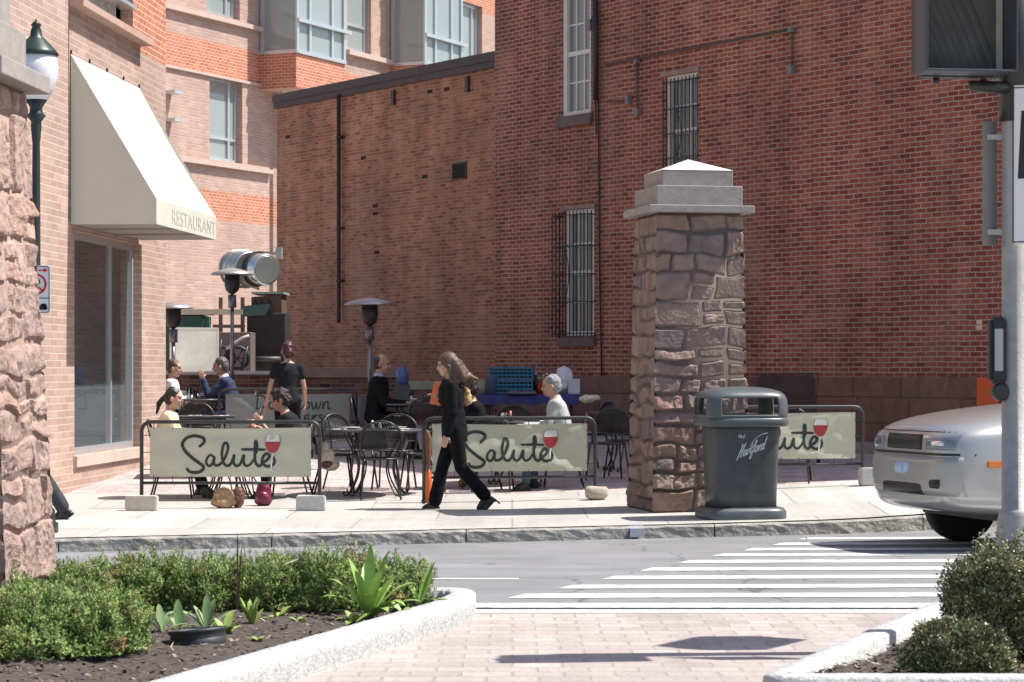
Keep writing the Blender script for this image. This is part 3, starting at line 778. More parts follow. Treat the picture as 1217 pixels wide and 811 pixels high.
# low planter ledge along the base of the wall
mb = MB(); pbox(mb, PR, PR.u(1150), PR.u(745), .1, .62, .07, .62)
tag(mb.build('stone_ledge', mat('ledge_concrete', (.27, .24, .22), .9, .25, 4, .01)), 'low grey stone ledge along the foot of the red brick wall', 'ledge')
# ------------------------------------------------------------------ low court walls
def lowwall(name, label, x0, x1, Y, ytop, m, cm, capt=.07, rev=.04, th=.3):
    t = thing(name, label, 'wall', GX((x0+x1)/2, Y))
    X0 = (x0-CX)/F*Y; X1 = (x1-CX)/F*Y; zt = HC-(ytop-HY)*Y/F
    mb = MB(); uvl = mb.bm.loops.layers.uv.new('UVMap')
    b0, b1 = -.1, zt-capt
    f = mb.face([(X0, Y, b0), (X1, Y, b0), (X1, Y, b1), (X0, Y, b1)])
    for l, uv in zip(f.loops, ((X0, b0), (X1, b0), (X1, b1), (X0, b1))): l[uvl].uv = uv
    for X in (X0, X1):
        f = mb.face([(X, Y, b0), (X, Y+th, b0), (X, Y+th, b1), (X, Y, b1)])
        for l, uv in zip(f.loops, ((0, b0), (th, b0), (th, b1), (0, b1))): l[uvl].uv = uv
    f = mb.face([(X0, Y+th, b0), (X1, Y+th, b0), (X1, Y+th, b1), (X0, Y+th, b1)])
    for l, uv in zip(f.loops, ((X0, b0), (X1, b0), (X1, b1), (X0, b1))): l[uvl].uv = uv
    part(mb, 'masonry', m, t, norm=False)
    mb = MB(); mb.box(((X0+X1)/2, Y+th/2, zt-capt/2), (X1-X0+rev, th+2*rev, capt)); part(mb, 'coping', cm, t, bevel=.008)
    return t
BR_D = brick('dark_court_brick', (.16, .07, .05), (.22, .10, .07), (.24, .17, .14), ms=.008)
lowwall('court_wall', 'low dark brick court wall with thin white coping behind the blue suited man', 150, 330, 41.0, 441.2, BR_D, mat('white_coping', (.62, .56, .5), .7, .1), .06)
lowwall('court_wall', 'low brownstone court wall with thick coping behind the standing waitress', 331, 484, 40.6, 437.6, BR_D, BROWNLT, .16)
lowwall('court_wall', 'low court wall with pale greenish coping behind the walking woman', 485.5, 606, 40.3, 453.5, BR_D, mat('greenish_coping', (.36, .36, .25), .8, .15), .14)
# ------------------------------------------------------------------ stone pillars
STONES = [mat('stone_mauve', (.25, .175, .152), .9, .28, 7, .012, bscale=30), mat('stone_tan', (.285, .205, .17), .9, .28, 7, .012, bscale=30),
          mat('stone_slate', (.195, .15, .14), .9, .25, 7, .012, bscale=30), mat('stone_red', (.265, .17, .14), .9, .25, 7, .012, bscale=30)]
MORT = mat('pillar_mortar', (.165, .13, .115), .95, .12, 20, .006, bscale=60)
def pillar(name, label, loc, rz, w0, w1, H, sub, amp, seed, capw, mats=None, smoothtop=False, hmul=1, core=.022, cap=(.075, .205, .165, .14), over=.105, deep=.025):
    rnd = random.Random(seed)
    t = thing(name, label, 'pillar', loc, rz)
    W = lambda z: (w0+(w1-w0)*z/H)/2
    mb = MB(); mb.loft([[Vector((sx*(W(z)-core), sy*(W(z)-core), z)) for sx, sy in ((-1, -1), (1, -1), (1, 1), (-1, 1))] for z in (-.15, H)])
    mb.build('mortar_core', MORT, t)
    mb = MB()
    for face in range(4):
        M = Matrix.Rotation(face*math.pi/2, 3, 'Z')
        z = -.02
        while z < H-.02:
            h = rnd.uniform(.17, .46)*hmul
            if H-z-h < .12: h = H-z
            x = -1.0
            while x < .999:
                L = rnd.uniform(.30, .80)*(.42+h)
                L = L/(.5*w0)
                if 1-(x+L) < .22: L = 1-x
                # split some cells in two
                cells = [(x, x+L, z, z+h)]
                if h > .25 and rnd.random() < .6:
                    zz = z+h*rnd.uniform(.35, .65); cells = [(x, x+L, z, zz), (x, x+L, zz, z+h)]
                elif h > .3 and rnd.random() < .3 and L > .5:
                    xx = x+L*rnd.uniform(.4, .6); cells = [(x, xx, z, z+h), (xx, x+L, z, z+h)]
                for (a, b, c, d) in cells:
                    mi = rnd.choice((0, 0, 0, 1, 2, 3, 0)); g = .010
                    nx = max(3, int((b-a)*W(c)*sub)); nz = max(3, int((d-c)*sub))
                    a2 = amp*rnd.uniform(.5, 1.3); tilt = rnd.uniform(-.02, .02); tz = rnd.uniform(-.02, .02)
                    if smoothtop and c > H*.45 and rnd.random() < .75: a2 *= .18; tilt *= .2; tz *= .2
                    skx = [rnd.uniform(-.012, .012) for _ in range(4)]
                    grid = []
                    for i in range(nx+1):
                        row = []
                        for j in range(nz+1):
                            s, q = i/nx, j/nz
                            zc_ = c+g+(d-c-2*g)*q + (skx[0]*(1-s)+skx[1]*s)*(1 if 0 < j < nz else .7)
                            xx = (a+(b-a)*s)*W(zc_); xx += (g if s < .5 else -g)*(abs(2*s-1)) + (skx[2]*(1-q)+skx[3]*q)*(0 if abs(a) > .99 and s == 0 else 1)*(0 if abs(b) > .99 and s == 1 else 1)
                            edge = min(s if a > -.999 else 9, 1-s if b < .999 else 9)*(b-a)*W(zc_); ez = min(q, 1-q)*(d-c); e = min(edge, ez)
                            corner = (abs(a+1) < 1e-6 and s == 0) or (abs(b-1) < 1e-6 and s == 1)
                            n1 = noise.fractal(Vector((xx*5.5+face*9, zc_*5.5, seed+mi)), 1, 2, 4)
                            n2 = noise.noise(Vector((xx*22+face*9, zc_*22, seed)))
                            rise = sm(0, .02, e) if not corner else sm(0, .02, ez)
                            n3 = abs(noise.noise(Vector((xx*9+face*9, zc_*4.5, seed+mi*3))))
                            o = -deep+rise*(deep+.001+a2*.6+a2*.7*n1+a2*.45*n2-a2*.9*n3+tilt*(s-.5)*2+tz*(q-.5)*2)
                            if corner:
                                o = -.01+rise*.015+ .012*noise.noise(Vector((zc_*14, seed, face*0+1)))
                                xx = math.copysign(W(zc_)+o, xx)
                            y = -(W(zc_)+o)
                            wp = 1-min(1, abs(xx)/W(zc_))**6
                            xx += wp*.07*noise.noise(Vector((xx*3.1, zc_*3.1, seed+face)))
                            zc_ += wp*min(1, zc_*3, (H-zc_)*4)*.075*noise.noise(Vector((xx*2.6, zc_*2.6, seed+face+20)))
                            row.append(mb.bm.verts.new(M @ Vector((xx, y, zc_))))
                        grid.append(row)
                    for i in range(nx):
                        for j in range(nz):
                            f = mb.bm.faces.new((grid[i][j], grid[i+1][j], grid[i+1][j+1], grid[i][j+1])); f.material_index = mi; f.smooth = amp < .02
                x += L
            z += h
    mb.build('stonework', mats or STONES, t, norm=False)
    hw = w1/2
    def slab(nm, z0, z1, h):
        m = MB(); m.box((0, 0, (z0+z1)/2), (2*h, 2*h, z1-z0)); return m.build(nm, CAPST, t, bevel=.008)
    k = capw
    z1 = H+cap[0]; z2 = z1+cap[1]; z3 = z2+cap[2]
    slab('cornice', H, z1, hw+over); slab('cap_block', z1, z2, hw+.005); slab('cap_block', z2, z3, hw-.075)
    m = MB(); z = z3; h = hw-.073
    b = [Vector((sx*h, sy*h, z)) for sx, sy in ((-1, -1), (1, -1), (1, 1), (-1, 1))]; top = Vector((0, 0, z+cap[3]))
    for i in range(4): m.face([b[i], b[(i+1) % 4], top])
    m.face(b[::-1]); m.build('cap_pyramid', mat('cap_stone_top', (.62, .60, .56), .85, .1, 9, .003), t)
    return t
zg = gz(1.9, 25.2)
yb = F*(HC-zg)/(608-HY)
A0 = Vector(((777-CX)/F*yb, yb, zg)); th = R(11.5)
wP = 1.0
cen = A0 + Vector((math.cos(th)*wP/2-math.sin(th)*wP/2, math.sin(th)*wP/2+math.cos(th)*wP/2, 0))
Hp = 1.61+(438-256)/112.5-zg-.03
pillar('stone_pillar', 'free standing rough stone pillar with pyramid cap, behind the litter bin', cen, th, 1.02, .90, Hp, 44, .026, 12, 1.0, smoothtop=True, hmul=.78, core=.020, deep=.022)
# nearer pillar at the left edge of the frame
STONES2 = [mat('rose_stone_a', (.36, .25, .21), .9, .24, 9, .014, bscale=34), mat('rose_stone_b', (.41, .295, .25), .9, .24, 9, .014, bscale=34),
           mat('rose_stone_c', (.32, .225, .195), .9, .24, 9, .014, bscale=34), mat('rose_stone_d', (.38, .25, .20), .9, .24, 9, .014, bscale=34)]
thl = R(-3.5)
C1 = Vector(((3-CX)/F*14.0, 14.0, .1))
wL = 1.12
cl = C1 + Vector((-math.cos(thl)*wL/2-math.sin(thl)*wL/2, -math.sin(thl)*wL/2+math.cos(thl)*wL/2, 0))
MORT = mat('rose_mortar', (.36, .245, .20), .95, .15, 20, .006, bscale=60)
pillar('stone_pillar', 'rough rose coloured stone pillar rising from the planting bed at the left edge', cl, thl, 1.19, .86, 3.22, 64, .022, 9, 1.0, mats=STONES2, hmul=1.1, cap=(.11, .26, .23, .21), over=.125, core=.010, deep=.014)
# ------------------------------------------------------------------ street lamp + sign behind it
lp = G(43, 633); lp.z = gz(lp.x, lp.y)
st = thing('street_lamp', 'dark green ornamental street lamp with frosted acorn globe behind the left pillar', 'street lamp', lp)
s_ = lp.y/F
def LZ(y): return HC-(y-HY)*s_-lp.z
mb = MB(); mb.lathe([(.0, 0), (.2, 0), (.2, .08), (.175, .1), (.17, .2), (.13, .25), (.11, .5), (.075, .62), (.07, .7), (.045, .75), (.036, LZ(200)), (.034, LZ(170)), (.042, LZ(163)), (.042, LZ(160)), (.05, LZ(150)), (.045, LZ(145)), (.085, LZ(138)), (.06, LZ(134)), (.055, LZ(128)), (.10, LZ(119)), (.0, LZ(119))], n=20)
mb.build('post', DKG, st)
mb = MB(); mb.lathe([(.10, LZ(119)), (.155, LZ(108)), (.195, LZ(92)), (.2, LZ(80)), (.18, LZ(64)), (.0, LZ(64))], n=28)
mg = mat('frosted_globe', (.78, .77, .80), .25, .04, 3); mb.build('globe', mg, st)
mb = MB(); mb.lathe([(.19, LZ(67)), (.205, LZ(65)), (.18, LZ(60)), (.13, LZ(53)), (.085, LZ(47)), (.055, LZ(43)), (.05, LZ(37)), (.035, LZ(32)), (.05, LZ(30)), (.02, LZ(26)), (.0, LZ(22))], n=24)
mb.build('cap', DKG, st)
sg = thing('parking_sign', 'white no parking tow away sign with red ring and arrow on the lamp post', 'sign', (lp.x, lp.y-.07, lp.z))
sw = .30; zc1, zc0 = LZ(316), LZ(373); xc = (51-43)/F*lp.y-.06
mb = MB()
def rrect(x0, x1, z0, z1, r, y, n=5):
    pts = []
    for cx_, cz_, a0 in ((x1-r, z1-r, 0), (x0+r, z1-r, 90), (x0+r, z0+r, 180), (x1-r, z0+r, 270)):
        for i in range(n+1):
            a = R(a0+90*i/n); pts.append(Vector((cx_+r*math.cos(a), y, cz_+r*math.sin(a))))
    return pts
sx0, sx1 = xc-sw/2+.03, xc+sw/2-.01
SGW = mat('sign_white', (.82, .82, .82), .5, .02); SGK = mat('sign_black', (.02, .02, .02), .5); SGR = mat('sign_red', (.65, .02, .05), .5, .03)
mb.prism(rrect(sx0, sx1, zc0, zc1, .03, 0), (0, .004, 0)); mb.build('plate', SGW, sg)
mb = MB(); o_ = rrect(sx0+.008, sx1-.008, zc0+.008, zc1-.008, .025, -.003); i_ = rrect(sx0+.014, sx1-.014, zc0+.014, zc1-.014, .02, -.003)
for k in range(len(o_)): mb.face([o_[k], o_[(k+1) % len(o_)], i_[(k+1) % len(o_)], i_[k]])
zmid = zc0+(zc1-zc0)*.31; mb.face([(sx0+.01, -.003, zmid), (sx1-.01, -.003, zmid), (sx1-.01, -.003, zmid+.008), (sx0+.01, -.003, zmid+.008)])
xm = (sx0+sx1)/2; zr = zmid+(zc1-zmid)*.43; rr = .088
fn = lambda x, z: Vector((x, -.004, z))
mb.ribbon([(xm-.03, zr-.055), (xm-.03, zr+.055)], .022, fn, 1); mb.ribbon(crom([(xm-.03, zr+.046), (xm+.015, zr+.044), (xm+.03, zr+.022), (xm+.015, zr-.002), (xm-.03, zr-.002)], 4), .02, lambda x, z: Vector((x, -.0045, z)), 1)
# tow truck pictogram
mb.ribbon([(xm+.0, zmid-.085), (xm+.09, zmid-.085)], .035, fn, 1); mb.ribbon([(xm+.055, zmid-.062), (xm+.085, zmid-.062)], .03, lambda x, z: Vector((x, -.0045, z)), 1)
mb.ribbon([(xm+.02, zmid-.07), (xm-.03, zmid-.035), (xm-.085, zmid-.07)], .008, fn, 1); mb.ribbon([(xm-.1, zmid-.075), (xm-.035, zmid-.045), (xm-.02, zmid-.075)], .008, lambda x, z: Vector((x, -.0045, z)), 1)
mb.build('lettering', SGK, sg)
mb = MB(); mb.ribbon([(xm+rr*math.cos(a*math.pi/16), zr+rr*math.sin(a*math.pi/16)) for a in range(33)], .018, lambda x, z: Vector((x, -.006, z)), 1)
mb.ribbon([(xm-rr*.7, zr+rr*.7), (xm+rr*.7, zr-rr*.7)], .016, lambda x, z: Vector((x, -.0065, z)), 1)
az_ = zc1-.045; mb.ribbon([(xm+.03, az_), (xm+.085, az_)], .012, lambda x, z: Vector((x, -.006, z)), 1)
mb.face([(xm+.07, -.007, az_+.02), (xm+.11, -.007, az_), (xm+.07, -.007, az_-.02)])
mb.build('prohibition_ring', SGR, sg)
# ------------------------------------------------------------------ litter bin
tb_ = G(880, 618.5)
tb_.y += .33; tb_.x = (880-CX)/F*tb_.y; tb_.z = gz(tb_.x, tb_.y)
bn = thing('litter_bin', 'grey plastic domed litter bin with white script lettering beside the stone pillar', 'litter bin', tb_, R(11))
BIN = mat('bin_plastic', (.055, .062, .064), .42, .3, 5, .0015, bscale=90); BINL = mat('bin_plastic_lid', (.085, .098, .104), .36, .15, 5, .001, bscale=80)
def sup(a, b, e, z, n=48, ph=0):
    pts = []
    for i in range(n):
        t = 2*math.pi*i/n+ph; c, s = math.cos(t), math.sin(t)
        pts.append(Vector((a*math.copysign(abs(c)**(2/e), c), b*math.copysign(abs(s)**(2/e), s), z)))
    return pts
mb = MB(); mb.loft([sup(.42, .33, 4.5, z) if q == 0 else sup(.42-q, .33-q, 4.5, z) for z, q in ((-.02, .0), (.02, 0), (.07, 0), (.10, .02), (.11, .05), (.112, .2))])
mb.build('base', BINL, bn)
mb = MB(); mb.loft([sup(a, a*.82, e, z) for z, a, e in ((.10, .325, 5), (.3, .33, 4.6), (.6, .345, 4.2), (.86, .36, 4), (.93, .365, 4), (.935, .33, 4))])
mb.build('body', BIN, bn)
mb = MB(); mb.loft([sup(a, a*.84, 4, z) for z, a in ((.90, .36), (.905, .425), (.92, .44), (.97, .44), (.99, .43), (.995, .38))])
mb.build('collar', BINL, bn)
# lid: wall ring pierced by four openings, dome above
mb = MB(); n = 96
prof = [(.985, .43), (1.02, .435), (1.06, .437), (1.16, .430), (1.19, .42), (1.215, .405), (1.245, .37), (1.27, .30), (1.287, .2), (1.293, .1), (1.295, .002)]
rings = [sup(a, a*.84, 4 if a > .3 else 3, z, n) for z, a in prof]
vv = [[mb.bm.verts.new(p) for p in r] for r in rings]
def opening(i):
    t = (i+.5)/n*360
    for c, w_ in ((270, 26), (90, 26), (0, 24), (180, 24)):
        if abs((t-c+180) % 360-180) < w_: return True
    return False
for k in range(len(prof)-1):
    for i in range(n):
        if k in (1, 2, 3) and opening(i): 
            continue
        f = mb.bm.faces.new((vv[k][i], vv[k][(i+1) % n], vv[k+1][(i+1) % n], vv[k+1][i])); f.smooth = True
ld = mb.build('lid', BINL, bn)
sd = ld.modifiers.new('Solid', 'SOLIDIFY'); sd.thickness = .025; sd.offset = -1
b_ = ld.modifiers.new('Bevel', 'BEVEL'); b_.width = .008; b_.segments = 2; b_.limit_method = 'ANGLE'; b_.angle_limit = R(50)
mb = MB(); mb.loft([sup(.33, .27, 4, .90), sup(.34, .28, 4, .99)]); 
mb.build('liner', mat('bin_liner', (.012, .012, .013), .7), bn)
# stroke letters: unit x-height 1, each glyph = list of strokes, advance
GLY = {
 'H': ([[(.1, 1.7), (.2, 1.9), (.28, 1.8), (.12, .8), (-.1, -.15), (-.3, -.3)], [(.85, 2.0), (.7, 1.2), (.55, .2), (.6, 0), (.8, .15)], [(.0, .85), (.4, 1.0), (.85, 1.05)]], 1.0),
 'a': ([[(.62, .85), (.35, .95), (.1, .55), (.18, .08), (.42, .1), (.65, .6), (.7, .9), (.66, .3), (.76, .03), (.98, .3)]], .95),
 'r': ([[(0, .3), (.18, .9), (.22, .6), (.2, 0)], [(.2, .5), (.4, .9), (.58, .85)]], .62),
 't': ([[(.0, .3), (.28, 1.5), (.2, .3), (.32, .02), (.52, .25)], [(.02, 1.05), (.5, 1.1)]], .55),
 'f': ([[(0, .2), (.4, 1.3), (.45, 1.8), (.3, 1.8), (.22, 1), (.15, -.5), (.0, -.8), (-.05, -.5), (.25, .1), (.5, .3)], [(.05, .85), (.45, .92)]], .6),
 'o': ([[(.5, .9), (.2, .9), (.05, .4), (.25, .02), (.55, .2), (.62, .7), (.45, .95), (.6, .8), (.85, .85)]], .82),
 'd': ([[(.62, .8), (.3, .95), (.08, .5), (.2, .05), (.45, .15), (.7, .9), (.8, 1.9), (.72, .8), (.7, .1), (.92, .15)]], 1.0),
 'D': ([[(.2, 1.7), (.12, .9), (.1, .05)], [(-.05, 1.65), (.4, 1.75), (.85, 1.5), (1.0, .9), (.8, .3), (.4, .03), (-.02, .05)]], 1.25),
 'w': ([[(.0, .95), (.08, .3), (.2, .02), (.38, .3), (.48, .8), (.5, .3), (.62, .02), (.82, .35), (.95, .95)]], 1.12),
 'n': ([[(.0, .95), (.02, .5), (.0, .02), (.1, .5), (.35, .92), (.52, .85), (.52, .3), (.6, .03), (.8, .15)]], .92),
 'e': ([[(.08, .45), (.4, .55), (.5, .8), (.3, .97), (.08, .65), (.08, .25), (.3, .0), (.6, .15)]], .72),
 's': ([[(.5, .85), (.3, .98), (.12, .8), (.3, .52), (.45, .28), (.3, .03), (.0, .1)]], .65),
 'i': ([[(.05, .9), (.05, .3), (.15, .02), (.3, .15)], [(.06, 1.3), (.1, 1.36)]], .38),
 'C': ([[(.9, 1.5), (.6, 1.75), (.15, 1.2), (.1, .5), (.4, .02), (.85, .2)]], 1.0),
 'y': ([[(.0, .9), (.1, .3), (.3, .1), (.55, .9), (.45, .2), (.3, -.6), (.05, -.6)]], .75),
 ' ': ([], .5)}
def script(mb, s, x, z, xh, w, fn, slant=0, wx=1.0, rise=0):
    for ch in s:
        g, adv = GLY[ch]
        for st_ in g:
            pts = [Vector((p[0]*wx+p[1]*slant, p[1])) for p in st_]
            pts = [(x+p.x*xh, z+p.y*xh+rise*(p.x*xh)) for p in crom(pts, 5)]
            mb.ribbon(pts, w, fn, .7)
        x += adv*xh*wx; z += adv*xh*wx*rise
    return x
def binf(x, z):
    a = .325+.035*(z-.1)/.83 if z < .93 else .36
    b = a*.82; e = 4.3
    y = -b*(max(0, 1-abs(x/a)**e))**(1/e)
    return Vector((x, y-.006, z))
mb = MB()
script(mb, 'Hartford', -.11, .60, .060, .011, binf, slant=.35, wx=.72, rise=.32)
script(mb, 'City of', -.11, .80, .018, .006, binf, slant=.2, wx=.8)
mb.ribbon(crom([(.01, .71), (.06, .78), (.12, .825), (.18, .84)], 5), .007, binf); mb.ribbon([(.155, .838), (.19, .842)], .016, binf)
mb.build('lettering', mat('bin_lettering', (.55, .56, .58), .6, .1), bn)
# ------------------------------------------------------------------ banner barriers
BAN = mat('banner_vinyl', (.52, .505, .39), .65, .05, 3); BANG = mat('banner_vinyl_dark', (.21, .235, .23), .7, .06, 3)
INK = mat('banner_ink', (.03, .035, .032), .7); 
W_, H_ = 1.90, .92
def zz(p): return ((p[0]+164)/860.0-.848, (563-p[1])/860.0)   # photo tracing -> metres on the banner
SAL = [([(285,285),(325,245),(318,205),(270,186),(215,185),(160,208),(125,262),(150,325),(210,385),(270,430),(318,470),(300,508),(245,525),(190,515),(170,488)], 30),
       ([(415,385),(385,362),(352,395),(345,440),(372,465),(402,440),(420,380),(414,440),(440,460),(480,440),(520,380),(545,305),(534,258),(508,260),(490,330),(492,400),(512,448),(545,462),(578,430),(602,362),(596,430),(622,463),(660,440),(690,362),(688,430),(712,463),(752,445),(785,395)], 25),
       ([(796,238),(793,300),(792,400),(806,448),(835,464),(862,436),(905,405),(924,368),(895,350),(864,385),(860,436),(900,466),(948,458),(972,425),(962,382)], 27),
       ([(672,312),(760,312),(885,314)], 24), ([(798,238),(800,290),(796,340)], 42)]
def bdisp(x, z, sd):
    e = min(1, (.86-abs(x))*8, z*12+.2, (.53-z)*12+.2)
    return max(0, e)*(.030*noise.noise(Vector((x*2.5+z*3, z*3, sd)))+.011*noise.noise(Vector((x*9-z*6, z*8, sd+4))))
def barrier(label, cen, rz, kind, sd):
    t = thing('banner_barrier', label, 'barrier', cen, rz, None)
    fr = MB(); r = .1; w = W_/2
    pts = [(-w, 0, .02), (-w, 0, H_-r)]+[(-w+r-r*math.cos(a*math.pi/8), 0, H_-r+r*math.sin(a*math.pi/8)) for a in range(1, 4)]+[(-w+r, 0, H_), (w-r, 0, H_)]+[(w-r+r*math.sin(a*math.pi/8), 0, H_-r+r*math.cos(a*math.pi/8)) for a in range(1, 4)]+[(w, 0, H_-r), (w, 0, .02)]
    fr.tube(pts, .021, 10); fr.tube([(-w, 0, .27), (w, 0, .27)], .016, 8)
    fr.build('frame', BLK, t)
    z0 = .335
    mb = MB(); nx, nz = 60, 18; g = []
    def bp(x, z, o=0): 
        # cloth pulled between grommets
        sag = -.012*math.sin(math.pi*(x+.86)/1.72)**2 if z > .4 else 0
        return Vector((x, -.012+bdisp(x, z, sd)-o, z0+z+sag*(z/.53)))
    for i in range(nx+1): g.append([mb.bm.verts.new(bp(-.86+1.72*i/nx, .525*j/nz)) for j in range(nz+1)])
    for i in range(nx):
        for j in range(nz): mb.bm.faces.new((g[i][j], g[i+1][j], g[i+1][j+1], g[i][j+1])).smooth = True
    bn_ = mb.build('banner', BANG if kind == 'b' else BAN, t)
    if kind == 's':
        mb = MB(); fn = lambda x, z: bp(x, z, .004)
        for pts, w_ in SAL: mb.ribbon(crom([zz(p) for p in pts], 5), w_/860, fn, .8)
        mb.build('lettering', INK, t)
        mb = MB(); f2 = lambda o: (lambda x, z: bp(x, z, o))
        def poly(pts, fn_):
            return mb.face([fn_(*zz(p)) for p in pts])
        cup = [(902, 172), (890, 215), (886, 240)]
        poly([(902, 172), (1010, 172), (1020, 205), (1024, 240), (955, 240), (886, 240), (890, 205)], f2(.006)); 
        wh = mb
        mb.build('glass_print', mat('print_white', (.70, .70, .66), .6), t); mb = MB()
        mb.ribbon([zz((955, 340)), zz((945, 420)), zz((938, 495))], 14/860, f2(.006), 1)
        mb.ribbon(crom([zz((858, 505)), zz((915, 495)), (zz((985, 520)))], 4), 9/860, f2(.0065), .4)
        mb.build('stem_print', mat('print_white', (.70, .70, .66), .6), t)
        mb = MB(); mb.face([f2(.007)(*zz(p)) for p in ((886, 238), (1024, 238), (1020, 275), (1002, 315), (980, 340), (955, 346), (928, 340), (903, 315), (888, 275))])
        mb.build('wine_print', mat('print_wine', (.38, .04, .04), .6, .12, 12), t)
        mb = MB()
        for a, b in (((900, 172), (886, 238)), ((886, 238), (888, 280)), ((1012, 172), (1025, 240)), ((1025, 240), (1018, 285))): mb.ribbon([zz(a), zz(b)], 4/860, f2(.008), 1)
        mb.build('outline_print', mat('print_grey', (.2, .2, .19), .6), t)
    elif kind == 'b':
        mb = MB(); fn = lambda x, z: bp(x, z, .004)
        e_ = script(mb, 'Downtown', -.44, .31, .115, .019, fn, wx=1.22)
        script(mb, 'Diners', -.14, .125, .11, .019, fn, wx=1.3)
        mb.build('lettering', INK, t)
    mb = MB()
    for i in range(9):
        x = -.82+1.64*i/8
        mb.tube([(x, -.02, z0+.515), (x+.004, 0, H_)], .004, 5); mb.tube([(x, -.02, z0+.012), (x-.003, 0, .27)], .004, 5)
    for j in range(3):
        for s in (-1, 1): mb.tube([(s*.85, -.02, z0+.08+.18*j), (s*w, 0, z0+.08+.18*j)], .004, 5)
    tg = mb.build('tie', mat('cable_tie', (.05, .05, .05), .5), t)
    # feet
    for s in (-1, 1):
        mb = MB(); mb.tube([(s*w, -.16, .012), (s*w, .16, .012)], .014, 6); mb.build('foot', BLK, t)
    return t
def blk(label, p, rz, sx, sz, m, grp=None):
    mb = MB(); mb.box((0, 0, sz/2), (sx, .16, sz), bev=.012)
    for v in mb.bm.verts: v.co += Vector([noise.noise(v.co*9+Vector((p[0], i, 0)))*.01 for i in range(3)])
    o = mb.build('concrete_block', m); o.location = p; o.rotation_euler = (0, 0, rz)
    return tag(o, label, 'block', None)
Yb1 = 25.75
b1 = GX(274, Yb1); b1.z += .0
barrier('pale banner barrier reading Salute in front of the table of two at the left', b1, R(-1.0), 's', 1.0)
CB1 = mat('block_tan', (.50, .46, .40), .9, .12, 10, .004); CB2 = mat('block_grey', (.50, .49, .47), .9, .12, 14, .005)
Yb2 = 26.6
b2c = GX(606, Yb2); barrier('pale banner barrier reading Salute behind the walking woman', b2c, R(8.0), 's', 6.3)
b3c = GX(928, 27.2); barrier('pale banner barrier reading Salute to the right of the litter bin, its left part hidden', b3c, R(8), 's', 11.7)
bbc = GX(342, 33.6); bbc.z = HC-(463-HY)*33.6/F-.92; barrier('grey green banner barrier with handwritten words behind the standing waitress', bbc, R(2), 'b', 3.1)
def at(x, y):
    return G(x, y)
blk('tan concrete block weighing the left foot of the leftmost Salute banner', at(168.5, 607), R(2), .33, .155, CB1)
blk('grey concrete block weighing the right foot of the leftmost Salute banner', at(370, 607), R(-3), .30, .16, CB2)
mb = MB(); mb.ell((0, 0, .075), (.15, .09, .085), u=14, v=9)
for v in mb.bm.verts:
    c = v.co; c.x = max(-.13, min(.13, c.x)); c.z = max(0, min(.145, c.z)); v.co = c+Vector([noise.noise(c*12+Vector((i, 0, 0)))*.014 for i in range(3)])
o = mb.build('rock', mat('rock_tan', (.46, .40, .32), .9, .2, 12, .008)); o.location = at(709, 594); tag(o, 'rough tan rock at the right foot of the middle Salute banner', 'rock')
p_ = at(1039, 577); blk('pale concrete block at the right foot of the Salute banner behind the car', p_, R(6), .34, .20, CB2)
# ------------------------------------------------------------------ chairs, tables
def mesh_panel(mb, inside, fn, x0, x1, z0, z1, pitch, r):
    """diagonal wire lattice clipped to inside()"""
    span = (x1-x0)+(z1-z0); n = int(span/pitch)+1
    for s in (1, -1):
        for k in range(-n, n+1):
            pts = []; N_ = 28
            c = k*pitch
            run = []
            for i in range(N_+1):
                z = z0+(z1-z0)*i/N_; x = (x0+x1)/2+c+s*(z-z0)
                if inside(x, z): run.append((x, z))
                else:
                    if len(run) > 1: mb.tube([fn(*run[0]), fn(*run[len(run)//2]), fn(*run[-1])], r, 3)
                    run = []
            if len(run) > 1: mb.tube([fn(*run[0]), fn(*run[len(run)//2]), fn(*run[-1])], r, 3)
CHM = mat('chair_black', (.030, .028, .028), .38, .2, 8, coat=.0)
def make_chair(loc, rz, label, group):
    # faces +x; seat at .45
    t = thing('cafe_chair', label, 'chair', loc, rz, group)
    w = .225
    mb = MB(); ring = [(.22*math.cos(a)*1.0, .225*math.sin(a), .45) for a in [2*math.pi*i/28 for i in range(28)]]
    mb.tube(ring, .011, 6, closed=True)
    mesh_panel(mb, lambda x, z: (x/.215)**2+(z/.22)**2 < 1, lambda x, z: Vector((x, z, .452)), -.22, .22, -.22, .22, .03, .0045)
    mb.build('seat', CHM, t)
    mb = MB()
    bx = lambda z: -.19-.10*(z-.45)/.42
    arc = [(bx(.45), -w, .45), (bx(.6), -w-.005, .6), (bx(.68), -w-.005, .68)]+[(bx(.68+.19*math.sin(a)), -(w+.005)*math.cos(a), .68+.19*math.sin(a)) for a in [math.pi*i/14 for i in range(1, 14)]]+[(bx(.68), w+.005, .68), (bx(.6), w+.005, .6), (bx(.45), w, .45)]
    mb.tube(arc, .0125, 7)
    mb.tube([(bx(.56), -w, .56), (bx(.56)-.02, 0, .56), (bx(.56), w, .56)], .008, 5)
    def ins(x, z): return .56 < z < .68 and abs(x) < w or (z >= .68 and (x/w)**2+((z-.68)/.19)**2 < 1)
    mesh_panel(mb, ins, lambda x, z: Vector((bx(z)-.02*(1-(x/w)**2), x, z)), -w, w, .56, .87, .026, .005)
    mb.build('backrest', CHM, t)
    for sx, sy in ((1, 1), (1, -1), (-1, 1), (-1, -1)):
        mb = MB(); mb.tube([(sx*.15, sy*.18, .445), (sx*.17, sy*.195, .3), (sx*(.21 if sx > 0 else .25), sy*.22, 0)], .0115, 6); mb.build('leg', CHM, t)
    return t
